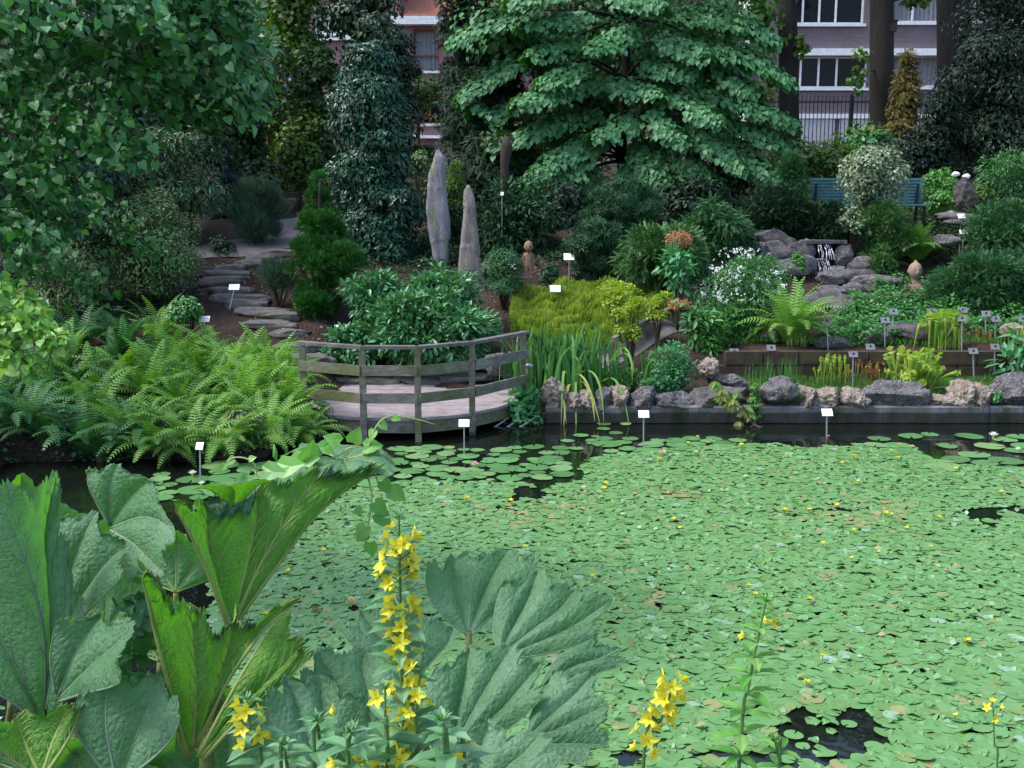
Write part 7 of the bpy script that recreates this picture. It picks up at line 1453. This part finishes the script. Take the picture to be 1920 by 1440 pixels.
g4 = empty('giant_rhubarb', (-.15, 3.6, Tz(-.15, 3.6)), 'low spreading giant rhubarb in the centre behind the yellow flower spike', 'plant')
CL = [ # (ribs, up)
 ([[(875, 1190, 3.95), (835, 1160, 3.98), (805, 1120, 4.02), (792, 1055, 4.08)], [(878, 1185, 3.96), (862, 1130, 4.05), (852, 1080, 4.14), (850, 1030, 4.22)], [(882, 1185, 3.96), (905, 1120, 4.08), (930, 1070, 4.18), (955, 1028, 4.28)], [(886, 1190, 3.95), (935, 1140, 4.05), (985, 1090, 4.12), (1022, 1040, 4.2)]], 31),
 ([[(935, 1225, 3.85), (925, 1180, 3.95), (930, 1130, 4.02), (945, 1085, 4.1)], [(938, 1225, 3.85), (965, 1170, 3.98), (995, 1110, 4.08), (1010, 1066, 4.15)], [(942, 1226, 3.85), (1000, 1180, 3.95), (1050, 1140, 4.02), (1085, 1095, 4.1)], [(944, 1230, 3.84), (1010, 1205, 3.9), (1080, 1170, 3.96), (1150, 1122, 4.02)], [(944, 1235, 3.83), (1000, 1230, 3.84), (1070, 1215, 3.86), (1130, 1190, 3.9)]], 32),
 ([[(760, 1290, 3.7), (700, 1250, 3.75), (660, 1210, 3.8), (640, 1190, 3.84)], [(762, 1285, 3.72), (730, 1220, 3.82), (700, 1180, 3.9), (670, 1140, 3.98)], [(766, 1285, 3.72), (770, 1220, 3.84), (765, 1170, 3.94), (745, 1125, 4.02)], [(770, 1288, 3.72), (810, 1240, 3.82), (840, 1205, 3.9), (850, 1175, 3.98)]], 33),
 ([[(690, 1400, 3.45), (620, 1350, 3.45), (580, 1300, 3.48), (552, 1262, 3.5)], [(692, 1395, 3.47), (640, 1310, 3.54), (610, 1260, 3.6), (590, 1212, 3.66)], [(698, 1393, 3.48), (690, 1300, 3.58), (680, 1250, 3.66), (690, 1212, 3.72)], [(704, 1395, 3.48), (740, 1320, 3.56), (765, 1270, 3.62), (770, 1225, 3.68)]], 34),
 ([[(850, 1400, 3.4), (810, 1350, 3.45), (800, 1300, 3.5), (812, 1250, 3.56)], [(853, 1395, 3.42), (860, 1320, 3.52), (875, 1250, 3.6), (880, 1205, 3.66)], [(857, 1393, 3.42), (900, 1310, 3.52), (935, 1250, 3.6), (965, 1205, 3.66)], [(860, 1396, 3.42), (930, 1340, 3.48), (975, 1290, 3.54), (1020, 1235, 3.6)], [(862, 1402, 3.4), (930, 1380, 3.42), (975, 1350, 3.44), (1022, 1310, 3.46)]], 35),
 ([[(985, 1380, 3.4), (1000, 1330, 3.48), (1025, 1290, 3.54), (1040, 1250, 3.6)], [(988, 1385, 3.4), (1035, 1340, 3.46), (1075, 1305, 3.52), (1115, 1262, 3.56)], [(990, 1390, 3.38), (1050, 1365, 3.42), (1100, 1340, 3.46), (1150, 1318, 3.48)], [(990, 1396, 3.37), (1050, 1395, 3.38), (1100, 1395, 3.38), (1145, 1398, 3.38)], [(985, 1400, 3.36), (1030, 1420, 3.32), (1070, 1430, 3.3), (1110, 1436, 3.28)]], 36),
 ([[(1010, 1290, 3.7), (1040, 1240, 3.8), (1075, 1215, 3.86), (1110, 1190, 3.92)], [(1014, 1292, 3.7), (1070, 1255, 3.78), (1120, 1235, 3.82), (1165, 1215, 3.88)], [(1014, 1298, 3.68), (1070, 1275, 3.72), (1120, 1262, 3.76), (1185, 1240, 3.8)]], 37),
 ([[(600, 1450, 3.25), (540, 1400, 3.25), (510, 1350, 3.28), (495, 1295, 3.3)], [(604, 1445, 3.27), (565, 1360, 3.34), (550, 1300, 3.4), (530, 1262, 3.44)], [(610, 1445, 3.28), (610, 1360, 3.36), (605, 1310, 3.42), (600, 1262, 3.46)], [(615, 1448, 3.28), (650, 1380, 3.34), (670, 1340, 3.38), (690, 1300, 3.42)]], 38),
 ([[(900, 1500, 3.1), (850, 1450, 3.12), (820, 1420, 3.14), (800, 1380, 3.16)], [(903, 1498, 3.1), (900, 1430, 3.16), (905, 1390, 3.2), (915, 1345, 3.24)], [(907, 1498, 3.1), (950, 1440, 3.14), (985, 1410, 3.16), (1020, 1370, 3.2)], [(908, 1502, 3.08), (970, 1480, 3.08), (1020, 1450, 3.08), (1075, 1420, 3.1)]], 39),
 ([[(740, 1470, 3.2), (700, 1430, 3.2), (670, 1400, 3.22), (640, 1370, 3.24)], [(744, 1465, 3.2), (735, 1400, 3.26), (730, 1360, 3.3), (735, 1310, 3.34)], [(748, 1465, 3.2), (790, 1410, 3.24), (815, 1375, 3.28), (840, 1330, 3.3)]], 40)]
for rb, sd in CL:
    rib_leaf(g4, w_(rb), .83, .075, .05, .016, sd, lobep=.6, curl=.35, vmat='veinup', cols=54, rows=36, up=(0, -.8, 1), vr=.0045)
    a = W(*rb[1][0]); petiole(g4, [a, a * .6 + np.array([-.1, 3.6, .5]) * .4 - [0, 0, .1], ground_at(-.1 + .02 * (sd - 35), 3.6)], .013, .022)

# bindweed over the tall leaf
bv = empty('bindweed', W(650, 850, 4.1), 'bright green climbing bindweed growing over the top of the tall leaf', 'climber')
def path_(pts, n=24): return crv([W(*p) for p in pts], n)
s = MB(); ln = [[(650, 860, 4.1), (685, 850, 4.1), (698, 815, 4.1), (715, 788, 4.1), (740, 780, 4.12), (780, 786, 4.15), (816, 796, 4.18)], [(690, 893, 4.0), (697, 930, 3.98), (692, 975, 3.98), (690, 1010, 3.98)], [(480, 890, 3.8), (478, 872, 3.8), (462, 860, 3.8), (440, 858, 3.8), (424, 868, 3.8)], [(560, 885, 4.0), (530, 888, 3.98), (500, 895, 3.9), (470, 900, 3.85)], [(600, 870, 4.1), (640, 850, 4.1), (655, 840, 4.1), (680, 838, 4.1)], [(700, 880, 4.0), (715, 915, 4.0), (735, 925, 4.0)]]
for q in ln: s.tube(path_(q), np.linspace(.0045, .0022, 24), 6)
s.build('stem', M['palestem'], bv, True); mb = MB()
for (x, y, Y, sz, ax, az) in [(702, 805, 4.1, .045, -.3, -.6), (712, 792, 4.1, .04, .6, -.5), (735, 782, 4.1, .035, .9, -.2), (625, 838, 4.1, .075, -1, .1), (640, 830, 4.1, .07, -.7, .4), (660, 832, 4.1, .07, .3, .6), (680, 838, 4.1, .075, .9, .2), (690, 845, 4.1, .06, .8, -.4), (490, 885, 3.8, .09, .5, .1), (520, 880, 3.9, .10, .8, .3), (470, 895, 3.8, .08, -.6, -.3), (545, 872, 4.0, .11, .7, .3), (600, 862, 4.05, .10, -.6, .3), (575, 868, 4.0, .09, .3, .7), (440, 860, 3.8, .04, -.6, -.3), (424, 870, 3.8, .03, -.5, -.6), (466, 862, 3.8, .03, .6, .3),
                     (700, 940, 3.98, .07, .6, -.6), (706, 960, 3.98, .075, .7, -.6), (688, 985, 3.98, .07, -.5, -.7), (694, 1015, 3.98, .06, .1, -1), (690, 1000, 3.98, .05, -.7, -.4), (730, 915, 4.0, .075, .8, -.6), (716, 900, 4.0, .06, .5, -.8), (680, 955, 3.98, .04, -.8, -.2)]:
    mb.inst(HEART, W(x, y, Y)[None], np.array([[ax, -.2, az]]), np.array([[R.normal(0, .3), -.7, .6]]), np.array([sz]), np.array([R.random()]))
mb.build('leaves', M['vine'], bv)
for x, y, Y in ((516, 850, 3.95), (590, 842, 4.05)): 
    s = MB(); a = W(x, y, Y); s.tube([W(x + 4, y + 30, Y), W(x + 3, y + 14, Y), a + [0, 0, -.01], a + [0, 0, .012], a + [-.004, 0, .034]], [.003, .003, .010, .008, .001], 7); s.build('flower_bud', M['vine'] if x < 550 else M['whitepetal'], bv, True)
# second bindweed in the dark between the leaves
bv2 = empty('bindweed', W(240, 1180, 3.7), 'shaded bindweed leaves hanging in the gap between the giant leaves', 'climber'); s = MB(); s.tube(path_([(250, 1090, 3.7), (240, 1150, 3.65), (262, 1220, 3.6), (258, 1280, 3.6)]), .003, 5); s.build('stem', M['stem'], bv2)
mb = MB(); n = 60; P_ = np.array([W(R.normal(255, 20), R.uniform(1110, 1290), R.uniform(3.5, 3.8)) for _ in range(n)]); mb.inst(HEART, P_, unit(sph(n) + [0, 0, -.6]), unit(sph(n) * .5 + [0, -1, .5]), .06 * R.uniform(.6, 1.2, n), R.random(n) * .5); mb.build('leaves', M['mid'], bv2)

# yellow loosestrife ----------------------------------------------------------
FLW = []
for k in range(5):
    mb = MB(); p5 = np.arange(5) * 2 * math.pi / 5; el = .5 + .12 * k - .15; D = np.stack([np.cos(p5) * math.cos(el), np.sin(p5) * math.cos(el), np.full(5, math.sin(el))], 1); Nn = np.stack([-np.cos(p5) * math.sin(el), -np.sin(p5) * math.sin(el), np.full(5, math.cos(el))], 1)
    mb.inst(t_oval(.27, .25, .12 - .1 * (k % 3)), np.zeros((5, 3)), unit(D + R.normal(0, .10, D.shape)), Nn, R.uniform(.9, 1.1, 5), np.clip(R.random(5) * .6 + .3, 0, 1))
    for j in range(4): a = j * 1.57; mb.tube([[0, 0, 0], [.06 * math.cos(a), .06 * math.sin(a), .35]], [.025, .03], 4, .1)
    o = mb.build('flower', M['yellowpetal']); FLW.append(o.data); bpy.data.objects.remove(o)
from mathutils import Matrix
def flower(parent, p, d, s):
    o = bpy.data.objects.new('flower', FLW[R.integers(5)]); COL.objects.link(o); o.parent = parent
    q = Vector(d).to_track_quat('Z', 'Y'); o.rotation_euler = q.to_euler(); o.location = [float(v) for v in (np.array(p) - parent_world(parent))]; o.scale = (s,) * 3
def loosestrife(label, top, bot, Y, fl, lf, leafsz=.07, flsz=.0182, name='loosestrife', lmat='loose', stemr=.0028, sep=.032):
    """fl: list of (py, number) flower whorls; lf: (py0, py1) leafy stretch"""
    t = W(*top, Y); b = W(*bot, Y); g = np.array([b[0] + (b[0] - t[0]) * .2, Y + .02, Tz(b[0], Y) - .02]); e = empty(name, g, label, 'flowering plant')
    ax = crv([g, b, (b + t) / 2 + R.normal(0, .006, 3), t], 40); s = MB(); s.tube(ax, np.linspace(stemr * 1.4, stemr * .5, 40), 7); s.build('stem', M['stem'], e, True)
    def at(py): 
        z = W(top[0], py, Y)[2]; i = int(np.argmin(np.abs(ax[:, 2] - z))); return ax[i] + [0, 0, z - ax[i][2]]
    mb = MB(); py = lf[0]; k = 0
    while py < lf[1]:
        p = at(py); f = (py - lf[0]) / (lf[1] - lf[0]); n = 4; a = np.arange(n) * 2 * math.pi / n + k * .8 + R.normal(0, .2, n); up_ = .55 - .4 * f
        D = np.stack([np.cos(a), np.sin(a), np.full(n, up_) + R.normal(0, .15, n)], 1); mb.inst(t_oval(.21, .3, .3), np.tile(p, (n, 1)), unit(D), np.tile([0, 0, 1.], (n, 1)), leafsz * (.45 + .55 * min(1, f * 2.2)) * R.uniform(.8, 1.15, n), R.random(n)); py += (sep * (.6 + .5 * f)) / mpp(Y, 900); k += 1
    n = 7; a = np.arange(n) * .9; mb.inst(NARROW, np.tile(t - [0, 0, .004], (n, 1)), unit(np.stack([np.cos(a) * .6, np.sin(a) * .6, np.ones(n)], 1)), np.tile([0, 0, 1.], (n, 1)) + .5 * sph(n), leafsz * .32, R.random(n)); mb.build('leaves', M[lmat], e)
    cb = MB()
    for py, n in fl:
        p = at(py); a0 = R.uniform(0, 6.28)
        for j in range(n):
            a = a0 + 2 * math.pi * j / n + R.normal(0, .2); d = unit(np.array([[math.cos(a), math.sin(a) - .15, R.uniform(.1, .75)]]))[0]; q = p + np.array([math.cos(a), math.sin(a), .35]) * R.uniform(.010, .024) + [0, 0, R.normal(0, .005)]
            cb.tube([p - [0, 0, .004], q], .0011, 4); flower(e, q, d, flsz * R.uniform(.8, 1.15))
    if cb.V: cb.build('flower_stalks', M['palestem'], e)
    return e
main = [(1000, 2), (1022, 3), (1042, 4), (1064, 3), (1088, 4), (1102, 2), (1140, 4), (1158, 3), (1182, 3), (1205, 4), (1222, 2), (1244, 3), (1262, 2), (1290, 3), (1312, 2), (1336, 3), (1362, 2), (1385, 3), (1408, 3), (1430, 3)]
loosestrife('tallest yellow loosestrife spike in the bottom centre', (748, 966), (757, 1440), 1.5, main, (975, 1420), .055)
loosestrife('short yellow loosestrife in front of the bright leaf at lower left', (462, 1308), (492, 1450), 1.55, [(1335, 3), (1352, 3), (1368, 2), (1392, 2)], (1312, 1450), .05)
loosestrife('yellow loosestrife spike between the centre leaves and the pond, bending right', (1262, 1284), (1205, 1450), 1.6, [(1292, 3), (1310, 4), (1328, 4), (1346, 3), (1362, 4), (1380, 3), (1410, 2)], (1288, 1300), .03)
loosestrife('thin green loosestrife stem with few flowers in front of the pads at right', (1437, 1124), (1385, 1445), 1.55, [(1160, 1), (1192, 1), (1200, 1)], (1130, 1440), .05, .014, lmat='vine')
loosestrife('leafy loosestrife shoot without open flowers left of the tall spike', (592, 1345), (590, 1450), 1.45, [(1352, 1)], (1352, 1450), .06)
loosestrife('leafy flower stem just left of the tall loosestrife spike', (722, 1290), (728, 1450), 1.42, [(1312, 1), (1436, 4), (1440, 3)], (1330, 1445), .055)
loosestrife('leafy flower stem just right of the tall loosestrife spike', (792, 1225), (782, 1450), 1.47, [(1250, 1), (1300, 2), (1330, 2), (1360, 1), (1412, 2)], (1320, 1445), .055)
loosestrife('low leafy loosestrife shoot with one open flower below the centre leaves', (875, 1400), (872, 1470), 1.5, [(1424, 2)], (1404, 1460), .05)
loosestrife('low leafy loosestrife at the bottom edge left of the tall spike', (660, 1370), (655, 1470), 1.38, [(1432, 2)], (1372, 1470), .065)
loosestrife('broad leaved shoot at the bottom edge right of the tall spike', (830, 1350), (832, 1470), 1.36, [(1440, 1)], (1352, 1470), .065)
loosestrife('leafy shoot at the bottom edge under the short loosestrife', (530, 1395), (528, 1470), 1.45, [], (1397, 1470), .05)
loosestrife('lone green shoot at the bottom edge in front of the dark water', (1452, 1385), (1460, 1460), 1.7, [], (1388, 1460), .05, lmat='brightleaf')
loosestrife('tip of a yellow flowered stem in front of the pads near the right edge', (1862, 1325), (1868, 1460), 2.6, [(1332, 2), (1345, 1)], (1326, 1340), .02, .016)
